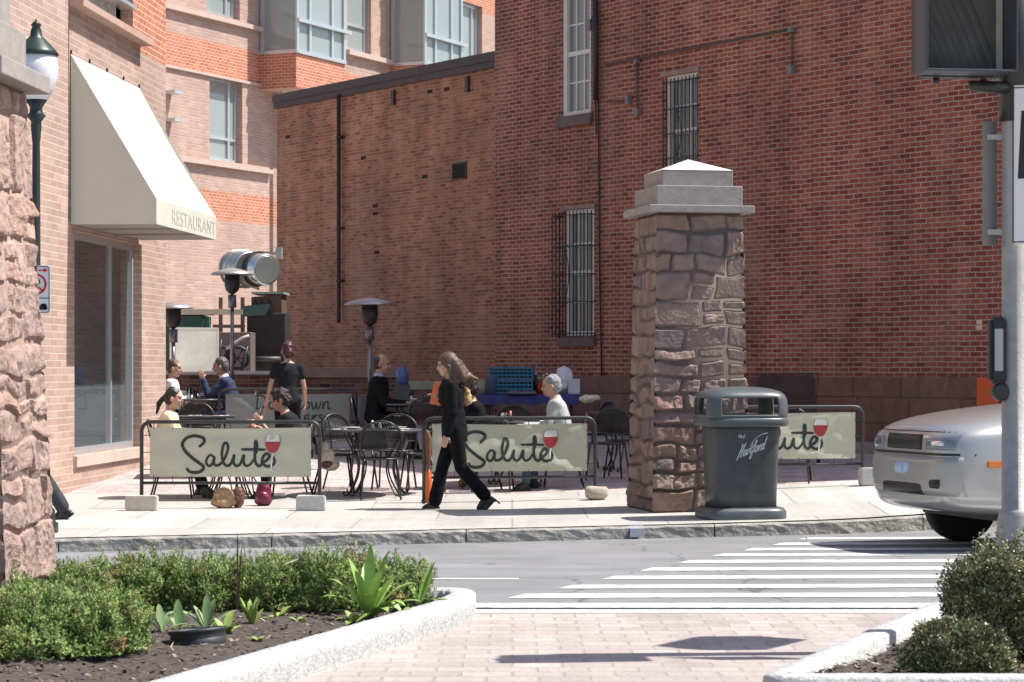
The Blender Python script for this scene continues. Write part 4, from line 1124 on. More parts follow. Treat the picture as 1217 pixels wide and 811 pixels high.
def make_table(name, label, loc, rad, group, square=False, rz=0, cat='table'):
    t = thing(name, label, cat, loc, rz, group); H = .74
    mb = MB()
    if square:
        mb.box((0, 0, H), (rad*2, rad*2, .02)); mb.tube([(-rad, -rad, H-.01), (rad, -rad, H-.01), (rad, rad, H-.01), (-rad, rad, H-.01)], .016, 6, closed=True)
    else:
        mb.cyl((0, 0, H), rad, .012, 40); mb.tube([(rad*math.cos(a), rad*math.sin(a), H-.004) for a in [2*math.pi*i/40 for i in range(40)]], .016, 6, closed=True)
    mb.build('table_top', mat('table_grey', (.07, .072, .075), .35, .15, 10), t)
    for k in range(4):
        a = math.pi/4+k*math.pi/2
        mb = MB(); c, s = math.cos(a), math.sin(a)
        for o in (-.05, .05):
            pts = [(rad*.80, H-.01), (rad*.68, H-.12), (rad*.42, .38), (rad*.46, .2), (rad*.66, .03), (rad*.74, 0.012), (rad*.79, .03), (rad*.77, .06)]
            mb.tube([Vector((c*r_-s*o, s*r_+c*o, z)) for r_, z in [tuple(q) for q in crom(pts, 4)]], .0095, 6)
        mb.build('leg', CHM, t)
    return t
def surf(t, dx, dy, dz=.748): return Vector(t.location)+Vector((dx, dy, dz))
chair0 = [None]
def chair(x, Y, face, label, group='black mesh cafe chairs around the tables', dz=0):
    p = GX(x, Y); p.z += dz
    if chair0[0] is None: chair0[0] = make_chair(p, R(face), label, group); return chair0[0]
    return dup(chair0[0], p, R(face), label, group)
# face: 0 = facing right in the photo, 90 = facing away, 180 = facing left, 270 = facing the camera
GCH = 'black mesh cafe chairs around the tables'
PLT = mat('plate_white', (.78, .77, .74), .3, .02)
def plate(p, r=.12, m=PLT, label='white plate on a table', grp='plates on the tables'):
    mb = MB(); mb.lathe([(0, .004), (r*.6, .004), (r, .018), (r+.002, .022), (r*.6, .012), (0, .012)], n=24)
    o = mb.build('plate', m); o.location = p; return tag(o, label, 'plate', grp)
def shaker(p, label, m=PLT, h=.09, r=.02):
    mb = MB(); mb.lathe([(0, 0), (r, 0), (r*1.05, h*.3), (r*.7, h*.7), (r*.75, h*.8), (r*.5, h), (0, h)], n=14); t = mb.build('shaker', m); t.location = p
    return tag(t, label, 'shaker')
def drink(p, label, m=None, h=.13, r=.035):
    mb = MB(); mb.lathe([(0, 0), (r*.8, 0), (r, h), (r*.92, h), (r*.74, .01), (0, .01)], n=18); o = mb.build('drinking_glass', m or clear('tumbler')); o.location = p
    return tag(o, label, 'glass')
# empty round table in the middle gap
T1 = make_table('round_table', 'round dark metal table set with plates between the two Salute banners', GX(447, 27.4), .56, None)
plate(surf(T1, -.30, .05), label='white plate on the left side of the empty round table')
plate(surf(T1, .22, .18), label='white plate on the right side of the empty round table')
NAP = mat('napkin_white', (.80, .79, .76), .8, .04)
def napkin(p, rz, label, sx=.16, sy=.12):
    mb = MB(); g = [[mb.bm.verts.new((sx*(i/5-.5), sy*(j/4-.5), .006+.006*noise.noise(Vector((i*.9, j*.8, p[0]))))) for j in range(5)] for i in range(6)]
    for i in range(5):
        for j in range(4): mb.bm.faces.new((g[i][j], g[i+1][j], g[i+1][j+1], g[i][j+1]))
    o = mb.build('napkin', NAP); o.location = p; o.rotation_euler = (0, 0, rz); return tag(o, label, 'napkin')
napkin(surf(T1, -.4, -.2), .3, 'white napkin at the left front edge of the empty round table'); napkin(surf(T1, .34, -.12), -.2, 'white napkin at the right front edge of the empty round table')
shaker(surf(T1, -.04, -.05), 'white salt shaker on the empty round table', h=.10); shaker(surf(T1, .04, .0), 'pepper shaker with pale cap next to the salt shaker on the empty round table', h=.09)
chair(452, 26.95, 95, 'mesh back chair seen from behind, nearest chair at the empty round table')
chair(468, 28.15, 262, 'chair on the far side of the empty round table, arched back showing')
chair(398, 27.5, 8, 'chair at the left of the empty round table with the tan handbag hung on it')
chair(500, 27.6, 172, 'chair at the right of the empty round table, partly behind the walking woman')
chair(418, 28.2, 320, 'far left chair at the empty round table')
# table for two behind left banner
T2 = make_table('bistro_table', 'small dark table between the two diners behind the leftmost Salute banner', GX(272, 27.1), .42, None, True)
plate(surf(T2, -.2, 0), label='white plate in front of the woman in yellow')
plate(surf(T2, .2, .02), label='white plate in front of the curly haired diner')
drink(surf(T2, -.05, -.2), 'clear glass of water at the middle of the table behind the leftmost banner', h=.14)
drink(surf(T2, .27, -.22), 'glass with a reddish drink beside the curly haired diner', mat('red_drink', (.55, .30, .22), .3), h=.13, r=.05)
chair(207, 27.1, 4, 'chair under the woman in yellow'); chair(343, 27.1, 178, 'chair under the curly haired diner in black')
# dark table behind (x 215-265)
T3 = make_table('bistro_table', 'dark square table behind the woman in yellow, with white napkins', GX(243, 30.0), .38, None, True, rz=.1)
chair(232, 30.8, 275, 'arched chair back above the dark square table behind the woman in yellow')
napkin(surf(T3, -.12, .05), .2, 'white napkin on the left of the dark square table'); napkin(surf(T3, .2, .0), .1, 'white napkin on the right of the dark square table', .2)
chair(283, 30.2, 185, 'chair at the right of the dark square table, behind the leftmost banner')
# table of the blue suited man
T4 = make_table('round_table', 'round dark table between the blue suited man and the man in shirt sleeves', GX(236, 34.2), .38, None)
plate(surf(T4, .05, -.05), label='white plate in front of the blue suited man'); drink(surf(T4, -.12, -.12), 'clear goblet in front of the man in shirt sleeves', h=.17, r=.04); drink(surf(T4, -.02, -.22), 'second clear glass on the blue suited man\'s table', h=.13)
chair(281, 34.2, 180, 'chair under the blue suited man'); chair(203, 34.2, 0, 'chair under the man in shirt sleeves at the building corner')
# table of the bald man
T5 = make_table('round_table', 'round dark table in front of the bald man in the dark suit', GX(497, 33.0), .5, None)
mb = MB(); mb.lathe([(0, 0), (.04, 0), (.1, .06), (.098, .065), (.035, .012), (0, .012)], n=20); o = mb.build('bowl', PLT); o.location = surf(T5, -.02, 0); tag(o, 'white bowl on the bald man\'s table', 'bowl')
plate(surf(T5, -.22, -.12), label='white plate in front of the bald man'); drink(surf(T5, .08, .1), 'short clear glass behind the white bowl', h=.11); napkin(surf(T5, -.3, .1), .4, 'white napkin on the bald man\'s table')
shaker(surf(T5, -.1, .1), 'white shaker behind the bowl on the bald man\'s table', h=.1)
chair(442, 33.0, 0, 'chair under the bald man in the dark suit'); chair(505, 32.2, 95, 'chair seen from behind at the bald man\'s table'); chair(534, 33.0, 175, 'chair at the right of the bald man\'s table')
# table between hidden man and grey haired man
T6 = make_table('round_table', 'round table behind the middle Salute banner, carrying a condiment caddy', GX(612, 28.9), .50, None)
def caddy(p, label):
    t = thing('condiment_caddy', label, 'caddy', p)
    mb = MB(); mb.tube([(-.08, -.06, .03), (.08, -.06, .03), (.08, .06, .03), (-.08, .06, .03)], .005, 5, closed=True); mb.tube([(-.08, -.06, .004), (.08, -.06, .004), (.08, .06, .004), (-.08, .06, .004)], .005, 5, closed=True)
    for a in ((-.08, -.06), (.08, -.06), (.08, .06), (-.08, .06)): mb.tube([(a[0], a[1], 0), (a[0], a[1], .06)], .004, 5)
    mb.build('rack', BLK, t)
    mb = MB(); mb.box((-.03, 0, .05), (.07, .08, .09), bev=.004); mb.build('sugar_box', PLT, t)
    mb = MB(); mb.cyl((.045, .02, .06), .022, .12, 12, .016); mb.build('bottle', mat('sauce_red', (.4, .03, .02), .3), t)
    mb = MB(); mb.cyl((.045, -.03, .05), .02, .10, 12, .014); mb.build('bottle', mat('pepper_dark', (.12, .08, .06), .4), t)
    return t
caddy(surf(T6, -.1, .05), 'wire condiment caddy with sauce bottles behind the middle Salute banner')
plate(surf(T6, .18, .1), label='white plate between the two men behind the middle banner'); plate(surf(T6, -.30, -.1), label='white plate beside the condiment caddy'); napkin(surf(T6, .4, -.05), .2, 'white napkin before the grey haired man', .22)
chair(610, 30.0, 268, 'chair on the far side of the table with the condiment caddy'); chair(668, 28.3, 180, 'chair under the grey haired man'); chair(571, 28.3, 180, 'chair under the man hidden behind the walking woman')
chair(586, 27.9, 85, 'chair nearest the middle Salute banner, seen through below it')
# right hand chairs by the pillar
chair(700, 30.6, 205, 'chair with a jacket slung on it, right of the grey haired man'); chair(722, 28.9, 100, 'chair seen from behind between the middle banner and the pillar')
chair(741, 29.3, 170, 'chair half hidden by the left side of the pillar')
T7 = make_table('bistro_table', 'small dark table beside the pillar', GX(744, 30.2), .38, None, True, rz=.2)
chair(940, 28.0, 80, 'chair behind the rightmost Salute banner')
mb = MB(); mb.ell((0, 0, 0), (.12, .08, .05)); mb.ell((.08, .02, .01), (.08, .06, .04))
j = fuse(mb, .015, 2, .012, 20, 3).build('scarf', mat('cream_scarf', (.62, .57, .40), .9, .3, 30)); j.location = GX(699, 30.6)+Vector((0, 0, .9)); tag(j, 'crumpled cream scarf on the chair back right of the grey haired man', 'scarf')
# side bench by the red wall
bp_ = GX(935, 30.6); bch = thing('mesh_bench', 'black wire mesh bench with tall back against the brownstone base', 'bench', bp_, math.atan2(-dM.y, -dM.x)*0+R(-4))
bz = lambda y: HC-(y-HY)*bp_.y/F-bp_.z
hw = .36; zt_, zb_ = bz(445), bz(478)
mb = MB(); mb.tube([(-hw, 0, zb_), (-hw-.02, 0, zt_), (hw+.04, 0, zt_+.01), (hw, 0, zb_)], .014, 6, closed=True)
mesh_panel(mb, lambda x, z: abs(x) < hw and zb_ < z < zt_, lambda x, z: Vector((x, 0, z)), -hw, hw, zb_, zt_, .035, .006); mb.build('backrest', CHM, bch)
mb = MB(); mb.tube([(-hw, 0, zb_), (-hw, -.42, .46), (hw, -.42, .46), (hw, 0, zb_)], .014, 6, closed=True)
mesh_panel(mb, lambda x, z: abs(x) < hw and 0 < z < .42, lambda x, z: Vector((x, -z, zb_+(.46-zb_)*z/.42)), -hw, hw, 0, .42, .04, .006); mb.build('seat', CHM, bch)
for sx in (-1, 1):
    for y in (0, -.4): 
        mb = MB(); mb.tube([(sx*hw, y, zb_ if y == 0 else .46), (sx*(hw+.03), y, 0)], .014, 6); mb.build('leg', CHM, bch)
# ------------------------------------------------------------------ patio heaters
def heater(label, x, Y, ytop, wpx):
    p = GX(x, Y); t = thing('patio_heater', label, 'patio heater', p); z = HC-(ytop-HY)*Y/F-p.z; r = wpx/2*Y/F
    mb = MB(); mb.lathe([(0, z), (r*.3, z-.015), (r*.8, z-.06), (r, z-.10), (r*.99, z-.108), (r*.75, z-.075), (0, z-.04)], n=36); mb.build('reflector', mat('heater_reflector', (.50, .46, .44), .4, .12, 6, metal=.7), t)
    mb = MB(); mb.lathe([(0, z-.11), (.115, z-.11), (.12, z-.27), (.10, z-.35), (.07, z-.38), (0, z-.43)], n=24); mb.build('burner', mat('burner_mesh', (.05, .045, .045), .5, .3, 60, metal=.4), t)
    mb = MB(); mb.cyl((0, 0, z-.52), .065, .2, 16); mb.build('valve_housing', mat('heater_steel', (.22, .20, .20), .35, .1, metal=.7), t)
    mb = MB(); mb.cyl((0, 0, (z-.6+.75)/2), .03, z-.6-.75, 14); mb.build('pole', mat('heater_pole', (.30, .28, .28), .3, .1, metal=.8), t)
    mb = MB(); mb.lathe([(0, .0), (.23, 0), (.24, .05), (.22, .06), (.2, .68), (.19, .75), (0, .78)], n=24); mb.build('tank_cover', mat('heater_base', (.09, .085, .085), .4, .15), t)
    return t
heater('slim patio heater with flat pale hood above the bald man', 439.5, 35.0, 354, 62)
heater('dark hooded patio heater in front of the duct', 276, 37.5, 318.5, 52)
heater('patio heater half hidden by the corner of the pale brick building', 206, 36.5, 358.5, 50)
# ------------------------------------------------------------------ service court
def bx(name, label, cat, m, x0, x1, y0, y1, Y, depth, bev=.01):
    X0, X1 = (x0-CX)/F*Y, (x1-CX)/F*Y; z1, z0 = HC-(y0-HY)*Y/F, HC-(y1-HY)*Y/F
    mb = MB(); mb.box((0, 0, (z1-z0)/2), (X1-X0, depth, z1-z0)); o = mb.build(name, m, bevel=bev); o.location = ((X0+X1)/2, Y+depth/2, z0)
    return tag(o, label, cat)
t = thing('screen_panel', 'pale weathered wooden screen panel standing on the court wall', 'screen', (0, 0, 0)); t.location = ((231-CX)/F*41.6, 41.6, 1.54); t.rotation_euler = (0, 0, R(34))  # flat screen panel, turned so its face catches the sun
mb = MB(); s = 41.6/F; w_ = 61*s; h_ = 52*s
mb.box((0, 0, h_/2), (w_-.04, .03, h_-.04)); mb.build('panel', mat('weathered_panel', (.62, .61, .55), .8, .12, 4, .003), t)
mb = MB()
for q in (((-w_/2, 0, 0), (-w_/2, 0, h_)), ((w_/2, 0, 0), (w_/2, 0, h_)), ((-w_/2, 0, h_), (w_/2, 0, h_)), ((-w_/2, 0, 0.02), (w_/2, 0, 0.02))): mb.bar(q[0], q[1], .035, .045)
mb.build('batten', mat('weathered_batten', (.58, .56, .48), .8, .12, 4), t)
# green dumpster behind
g = thing('dumpster', 'green waste dumpster with overhanging lid behind the pale panel', 'dumpster', ((215-CX)/F*46, 46, .5)); s = 46/F
zz0 = lambda y: HC-(y-HY)*s-.5
DGR = mat('dumpster_green', (.03, .085, .06), .5, .15)
X0, X1 = (150-215)*s, (242-215)*s
mb = MB(); mb.prism([(X0, 0, 0), (X1-.15, 0, 0), (X1, 0, zz0(375)), (X0, 0, zz0(375))], (0, 1.2, 0)); mb.build('body', DGR, g, bevel=.02)
mb = MB(); mb.box(((X0+X1)/2, .6, zz0(372)), (X1-X0+.1, 1.3, .05)); mb.build('lid', mat('lid_green', (.05, .16, .11), .5), g)
mb = MB(); mb.box((X1+.04, .3, zz0(385)), (.09, .3, .28)); mb.build('lifting_pocket', mat('pocket_green', (.09, .24, .18), .5), g)
r = thing('timber_rail', 'long pale yellow timber rail crossing the service court', 'rail', ((250-CX)/F*45, 45, 0)); s = 45/F
mb = MB(); mb.box((0, 0, HC-(371-HY)*s), ((288-210)*s, .06, .10)); mb.build('rail', mat('pale_timber', (.68, .58, .40), .8, .12), r)
for x in (262, 288): 
    mb = MB(); mb.box(((x-250)*s, .05, (HC-(360-HY)*s+.4)/2+.1), (.07, .06, HC-(360-HY)*s-.4)); mb.build('post', mat('rail_post', (.20, .13, .09), .8), r)
mb = MB(); mb.box(((272-250)*s, .0, HC-(388-HY)*s), (.6, .05, .06)); mb.build('crossbar', mat('rail_post', (.20, .13, .09), .8), r)
# brown utility cabinet
bx('utility_cabinet', 'grey brown metal cabinet behind the court wall', 'cabinet', mat('cabinet_brown', (.17, .13, .12), .6, .12), 255, 298, 395, 443, 44, .8)
# hand truck
ht = thing('hand_truck', 'black hand truck with curved pale handle leaning in the court', 'hand truck', ((275-CX)/F*42.3, 42.3, .5)); s = 42.3/F
q = lambda x, y, d=0: Vector(((x-275)*s, d, HC-(y-HY)*s-.5))
mb = MB(); mb.tube([q(269, 415), q(277, 409), q(288, 402), q(296, 399)], .025, 8); mb.build('handle', mat('handle_pale', (.6, .58, .55), .4), ht)
mb = MB(); mb.tube([q(277, 409), q(274, 440), q(272, 480)], .03, 8); mb.tube([q(294, 412), q(288, 435), q(284, 480)], .025, 8); mb.tube([q(262, 404, .1), q(258, 440, .1)], .02, 6); mb.build('frame', BLK, ht)
for x in (263, 281):
    mb = MB(); mb.tube([q(x, 419, .2)+Vector((.19*math.cos(a), 0, -.1+.19*math.sin(a))) for a in [2*math.pi*i/24 for i in range(24)]], .035, 8, closed=True); 
    for a in range(3): mb.tube([q(x, 419, .2)+Vector((.18*math.cos(a*1.05), 0, -.1+.18*math.sin(a*1.05))), q(x, 419, .2)+Vector((-.18*math.cos(a*1.05), 0, -.1-.18*math.sin(a*1.05)))], .012, 5)
    mb.build('wheel', BLK2, ht)
# compactor with green slanted hood
cp = thing('grease_compactor', 'tall dark steel container with green slanted hood against the annexe', 'container', ((310-CX)/F*45, 45, .4)); s = 45/F
q = lambda x, y, d=0: Vector(((x-310)*s, d, HC-(y-HY)*s-.4))
DK = mat('container_dark', (.035, .030, .026), .6, .2, 4)
mb = MB(); mb.box(((316-310)*s, .6, q(0, 372).z/2), (46*s, 1.1, q(0, 372).z)); mb.build('body', DK, cp, bevel=.02)
mb = MB(); a_, b_, c_, d_ = q(287, 364, -.02), q(322, 361, -.02), q(316, 375, -.02), q(287, 376, -.02)
mb.prism([a_, b_, c_, d_], (0, .5, 0)); mb.build('hood', mat('hood_green', (.07, .15, .12), .45, .12), cp)
mb = MB(); mb.prism([q(298, 353, .1), q(334, 350, .1), q(334, 374, .1), q(298, 374, .1)], (0, 1.0, 0)); mb.build('upper_casing', mat('casing_brown', (.13, .085, .06), .6, .15), cp)
for x in (303, 311, 320):
    mb = MB(); mb.prism([q(x-4, 362, .095), q(x, 355, .095), q(x+4, 362, .095)], (0, .01, 0)); mb.build('hook', BLK, cp)
mb = MB(); mb.box(q(325, 351, .5)+Vector((-.1, 0, .04)), (.6, 1.2, .04)); mb.build('lid', mat('lid_pale', (.30, .36, .33), .5), cp)
mb = MB(); mb.tube([q(303, 427, -.1), q(334, 427, -.1)], .05, 8); mb.build('hinge_bar', mat('hinge_grey', (.10, .09, .085), .5), cp)
# duct drums on bracket
dc = thing('exhaust_duct', 'shiny round metal exhaust duct with end cap on a wall bracket', 'duct', ((300-CX)/F*46.5, 46.5, HC-(320-HY)*46.5/F)); s = 46.5/F
SM = mat('galvanised', (.62, .58, .54), .28, .12, 5, metal=.85)
ax = Vector((.62, -.78, -.06)).normalized()
r_ = 22*s
mb = MB(); mb.cyl(ax*-.18+Vector((-.12, .1, 0)), r_, .62, 36, bev=.03, axis=ax)
for k in (-.3, -.1, .08): mb.tube([ax*(k-.1)+Vector((-.12, .1, 0))+frame(ax) @ Vector((r_*1.015*math.cos(a), r_*1.015*math.sin(a), 0)) for a in [2*math.pi*i/36 for i in range(36)]], .012, 5, closed=True)
mb.build('drum', SM, dc)
mb = MB(); c_ = Vector((14*s, -.35, -.02)); mb.cyl(c_, r_*.86, .34, 36, bev=.03, axis=ax); mb.build('end_drum', mat('galvanised_bright', (.70, .70, .70), .22, .08, 5, metal=.85), dc)
mb = MB(); mb.cyl(c_+ax*.175, r_*.72, .02, 36, bev=.005, axis=ax); mb.build('end_cap', mat('cap_grey', (.35, .38, .38), .35, .1, metal=.6), dc)
mb = MB(); mb.cyl(c_+ax*-.19, r_*.95, .05, 36, axis=ax); mb.build('flange', BLK, dc)
mb = MB(); mb.prism([Vector((-22*s, -.1, -10*s)), Vector((-2*s, -.1, -22*s)), Vector((8*s, -.1, -25*s)), Vector((4*s, -.1, -12*s)), Vector((-10*s, -.1, 0))], (0, .4, 0)); mb.build('wrap', mat('yellow_wrap', (.55, .44, .26), .6, .2), dc)
mb = MB(); mb.bar((.1, .1, .32), (33*s, .1, .30), .06); mb.bar((31*s, .1, .2), (31*s, .1, .42), .16, .12); mb.build('bracket', mat('bracket_steel', (.45, .45, .42), .4, .1), dc)
# ------------------------------------------------------------------ service table, crates
ps = GX(628, 34.6); sv = thing('service_table', 'folding service table under a blue cloth against the townhouse wall', 'table', ps, R(-3)); s = 34.6/F
mb = MB(); mb.box((0, .3, HC-(470-HY)*s-ps.z-.03), (118*s, .75, .03)); mb.build('table_top', mat('table_ply', (.2, .15, .1)), sv)
for sx in (-1, 1):
    for y in (0, .6): 
        mb = MB(); mb.tube([(sx*.6, y, 0), (sx*.6, y, HC-(470-HY)*s-ps.z-.04)], .015, 6); mb.build('leg', CHM, sv)
ztb = HC-(469-HY)*s
mb = MB(); nx = 40; x0, x1 = -60*s, 60*s; prof = [(.70, 0), (0.0, 0), (-.1, -.004), (-.115, -.03), (-.12, -.14)]
g_ = []
for i in range(nx+1):
    x = x0+(x1-x0)*i/nx; row = []
    for (y, z) in prof:
        wv = .02*math.sin(i*1.1+1)+.012*math.sin(i*2.3) if z < -.02 else 0
        row.append(mb.bm.verts.new((x, y+wv*(-z/.14 if z < 0 else 0), z+(.012*math.sin(i*.8) if z < -.1 else 0))))
    g_.append(row)
for a, b in zip(g_, g_[1:]):
    for k in range(len(prof)-1): mb.bm.faces.new((a[k], b[k], b[k+1], a[k+1])).smooth = True
o = mb.build('tablecloth', mat('blue_cloth', (.035, .032, .17), .6, .15, 5)); o.location = (ps.x, ps.y, ztb); tag(o, 'deep blue cloth over the service table', 'tablecloth')
CRB = mat('crate_blue', (.02, .17, .30), .5, .1)
def crate(x, wpx, y0, y1, d, label):
    w = wpx*s; h = (y1-y0)*s; D = .5
    t = thing('dish_crate', label, 'crate', ((x-CX)/F*34.6, 34.6+d, HC-(y1-HY)*s+.005), R(-4), 'blue dish crates on the service table')
    mb = MB()
    nz = max(2, int(h/.05)); 
    for side in range(4):
        M = Matrix.Rotation(side*math.pi/2, 3, 'Z'); L = w if side % 2 == 0 else D; o = D/2 if side % 2 == 0 else w/2
        for k in range(nz+1):
            z = .012+(h-.024)*k/nz; c = M @ Vector((0, -o, z)); mb.box(c, (L, .012, .018), M)
        for i in range(int(L/.06)+1):
            x_ = -L/2+L*i/int(L/.06); mb.box(M @ Vector((x_, -o+.002, h/2)), (.010, .010, h), M)
    mb.build('lattice', CRB, t)
    mb = MB(); mb.box((0, 0, .006), (w-.02, D-.02, .01)); mb.box((0, 0, h*.5), (w-.08, D-.08, h-.06)); mb.build('contents', mat('crate_inner', (.012, .07, .12), .7), t)
    return t
crate(609, 50, 452.5, 468.5, .3, 'lower blue lattice dish crate on the service table'); crate(608.5, 51, 436.5, 452, .3, 'upper blue lattice dish crate on the service table')
crate(640, 8, 462, 468.5, .2, 'narrow blue crate at the right end of the crates') if False else None
def tp(x, d): return Vector(((x-CX)/F*(34.6+d), 34.6+d, ztb+.004))
mb = MB(); mb.lathe([(0, 0), (.085, 0), (.095, .26), (.10, .27), (.085, .27), (.08, .02), (0, .02)], n=20); o = mb.build('bucket', mat('bucket_blue', (.10, .14, .24), .4)); o.location = tp(585, .12); tag(o, 'dark blue plastic bucket in front of the blue crates', 'bucket')
for i, (x, m, h, lb) in enumerate(((641, mat('bottle_red', (.5, .03, .02), .3), .24, 'red sauce bottle on the service table'), (646, mat('bottle_yellow', (.6, .45, .05), .3), .28, 'yellow mustard bottle on the service table'), (650, mat('bottle_green', (.03, .12, .04), .3), .3, 'green glass bottle on the service table'), (637, mat('bottle_dark', (.03, .02, .02), .2), .3, 'dark bottle at the left of the sauces on the service table'))):
    t = thing('bottle', lb, 'bottle', tp(x, .15+.05*(i % 2)))
    mb = MB(); mb.lathe([(0, 0), (.032, 0), (.034, h*.55), (.014, h*.75), (.013, h*.93), (0, h*.93)], n=14); mb.build('body', m, t)
    mb = MB(); mb.cyl((0, 0, h*.96), .016, h*.07, 10); mb.build('cap', PLT, t)
bx_ = lambda *a: None
mb = MB(); mb.box((0, 0, .11), (.17, .2, .22), bev=.01); o = mb.build('napkin_box', mat('box_white', (.62, .64, .68), .6)); o.location = tp(682, .2); tag(o, 'white napkin box at the right end of the service table', 'box')
mb = MB(); mb.box((0, 0, .13), (.22, .22, .26), bev=.02); o = mb.build('plastic_tub', mat('tub_pale', (.55, .58, .66), .4)); o.location = tp(657, .35); tag(o, 'pale plastic tub behind the sauce bottles', 'tub')
mb = MB(); mb.ell((0, 0, .2), (.14, .12, .2)); b_ = fuse(mb, .025, 1, .03, 12, 2).build('linen_bag', mat('linen_white', (.72, .73, .78), .8, .05)); b_.location = tp(670, .25); tag(b_, 'white linen bundle behind the grey haired man\'s head', 'bundle')
mb = MB(); mb.box((0, 0, .02), (.42, .3, .03), bev=.01); o = mb.build('tray', mat('tray_grey', (.16, .16, .18), .5)); o.location = tp(620, -.02); tag(o, 'grey tray on the blue cloth', 'tray')
napkin(tp(628, .0)+Vector((0, 0, .04)), .3, 'crumpled white napkin on the grey tray', .2)
napkin(tp(615, -.04)+Vector((0, 0, .04)), .0, 'flat white napkin on the front of the service table', .25)
mb = MB(); mb.cyl((0, 0, .10), .12, .2, 18, .13); o = mb.build('storage_tub', mat('olive_tub', (.30, .30, .18), .6)); o.location = tp(573, .25); tag(o, 'olive storage tub at the left end of the service table', 'tub')
# blue spray bottle thing on ledge behind the bald man
t = thing('water_cooler', 'small blue water bottle on a grey stand to the right of the bald man', 'water bottle', GX(478, 38.5)); s = 38.5/F
z0 = HC-(457-HY)*s-t.location.z; mb = MB(); mb.lathe([(0, z0), (.1, z0), (.1, z0+.2), (.06, z0+.25), (.06, z0+.28), (0, z0+.28)], n=16); mb.build('bottle', mat('water_blue', (.10, .18, .38), .2), t)
mb = MB(); mb.box((0, 0, z0/2), (.24, .24, z0), bev=.01); mb.build('stand', mat('stand_grey', (.10, .10, .11), .5), t)
# white jug things
# ------------------------------------------------------------------ bags
def bag(name, label, p, parts_, m, strap=None, sm_=None, rz=0, vox=.012, fold=.008):
    t = thing(name, label, 'bag', p, rz); mb = MB()
    for c, r in parts_: mb.ell(c, r)
    fuse(mb, vox, 3, fold, 22, len(label) % 7).build('body', m, t)
    if strap:
        mb = MB()
        for s_ in strap: mb.tube(crom(s_, 5), .009, 6)
        mb.build('strap', sm_ or BLK, t)
    return t
TAN = mat('tan_leather', (.50, .36, .22), .6, .3, 14, .003); BRN = mat('brown_leather', (.14, .06, .035), .55, .3, 14)
p = at(264, 605); p.y += .15
bag('leather_bag', 'tan and brown leather handbag on the ground under the leftmost Salute banner', p, [((0, 0, .11), (.12, .08, .115)), ((.0, -.02, .06), (.14, .09, .065))], mat('tan_pattern', (.42, .26, .13), .6, .45, 26, .003), [[(-.08, 0, .18), (-.03, 0, .34), (.05, 0, .33), (.09, 0, .18)]], BRN)
bag('leather_bag', 'dark brown bag leaning on the tan handbag under the leftmost banner', p+Vector((.15, .05, 0)), [((0, 0, .11), (.07, .08, .12))], BRN, [[(-.03, 0, .2), (0, 0, .36), (.04, 0, .2)]], BLK)
p = at(311, 603); p.y += .2
bag('backpack', 'maroon backpack standing on the ground behind the leftmost banner', p, [((0, 0, .13), (.09, .07, .145)), ((0, -.05, .09), (.075, .045, .075)), ((0, 0, .06), (.10, .075, .06)), ((0, .0, .2), (.075, .06, .07))], mat('maroon_nylon', (.16, .012, .045), .35, .2, 10), [[(-.06, -.03, .24), (-.12, -.04, .32), (-.10, -.04, .12)]], BLK)
p = GX(389, 27.3); t = bag('handbag', 'cream and brown slouchy handbag hanging from a chair left of the empty round table', p, [((0, 0, .43), (.10, .08, .12)), ((.03, 0, .36), (.115, .09, .08)), ((-.02, 0, .55), (.05, .05, .08))], mat('cream_canvas', (.66, .56, .40), .8, .25, 12, .003), [[(-.04, 0, .55), (-.06, 0, .82), (-.01, 0, .9), (.03, 0, .75), (.05, 0, .5)]], BLK)
mb = MB(); mb.ell((.01, -.05, .36), (.075, .05, .05)); mb.build('trim', BRN, t)
p = at(508, 599); p.y += .12
t = thing('folding_umbrella', 'slim orange folded sun umbrella with a brown sleeve, standing left of the walking woman', 'umbrella', p)
s = p.y/F
mb = MB(); mb.loft([[Vector((a*math.cos(q_), .025*math.sin(q_), z)) for q_ in [2*math.pi*i/10 for i in range(10)]] for z, a in ((0, .02), (.03, .045), (.2, .05), (.34, .04), (.38, .014))]); mb.build('canopy', mat('orange_fabric', (.70, .14, .04), .6, .12), t)
mb = MB(); mb.cyl((0, 0, .45), .008, .2, 8); mb.build('shaft', BRN, t)
mb = MB(); mb.loft([[Vector((a*math.cos(q_)+o, .03*math.sin(q_), z)) for q_ in [2*math.pi*i/10 for i in range(10)]] for z, a, o in ((.34, .01, 0), (.5, .035, .005), (.7, .05, .0), (.78, .035, -.01), (.80, .01, -.01))]); mb.build('sleeve', mat('brown_sleeve', (.16, .07, .04), .6, .2), t)
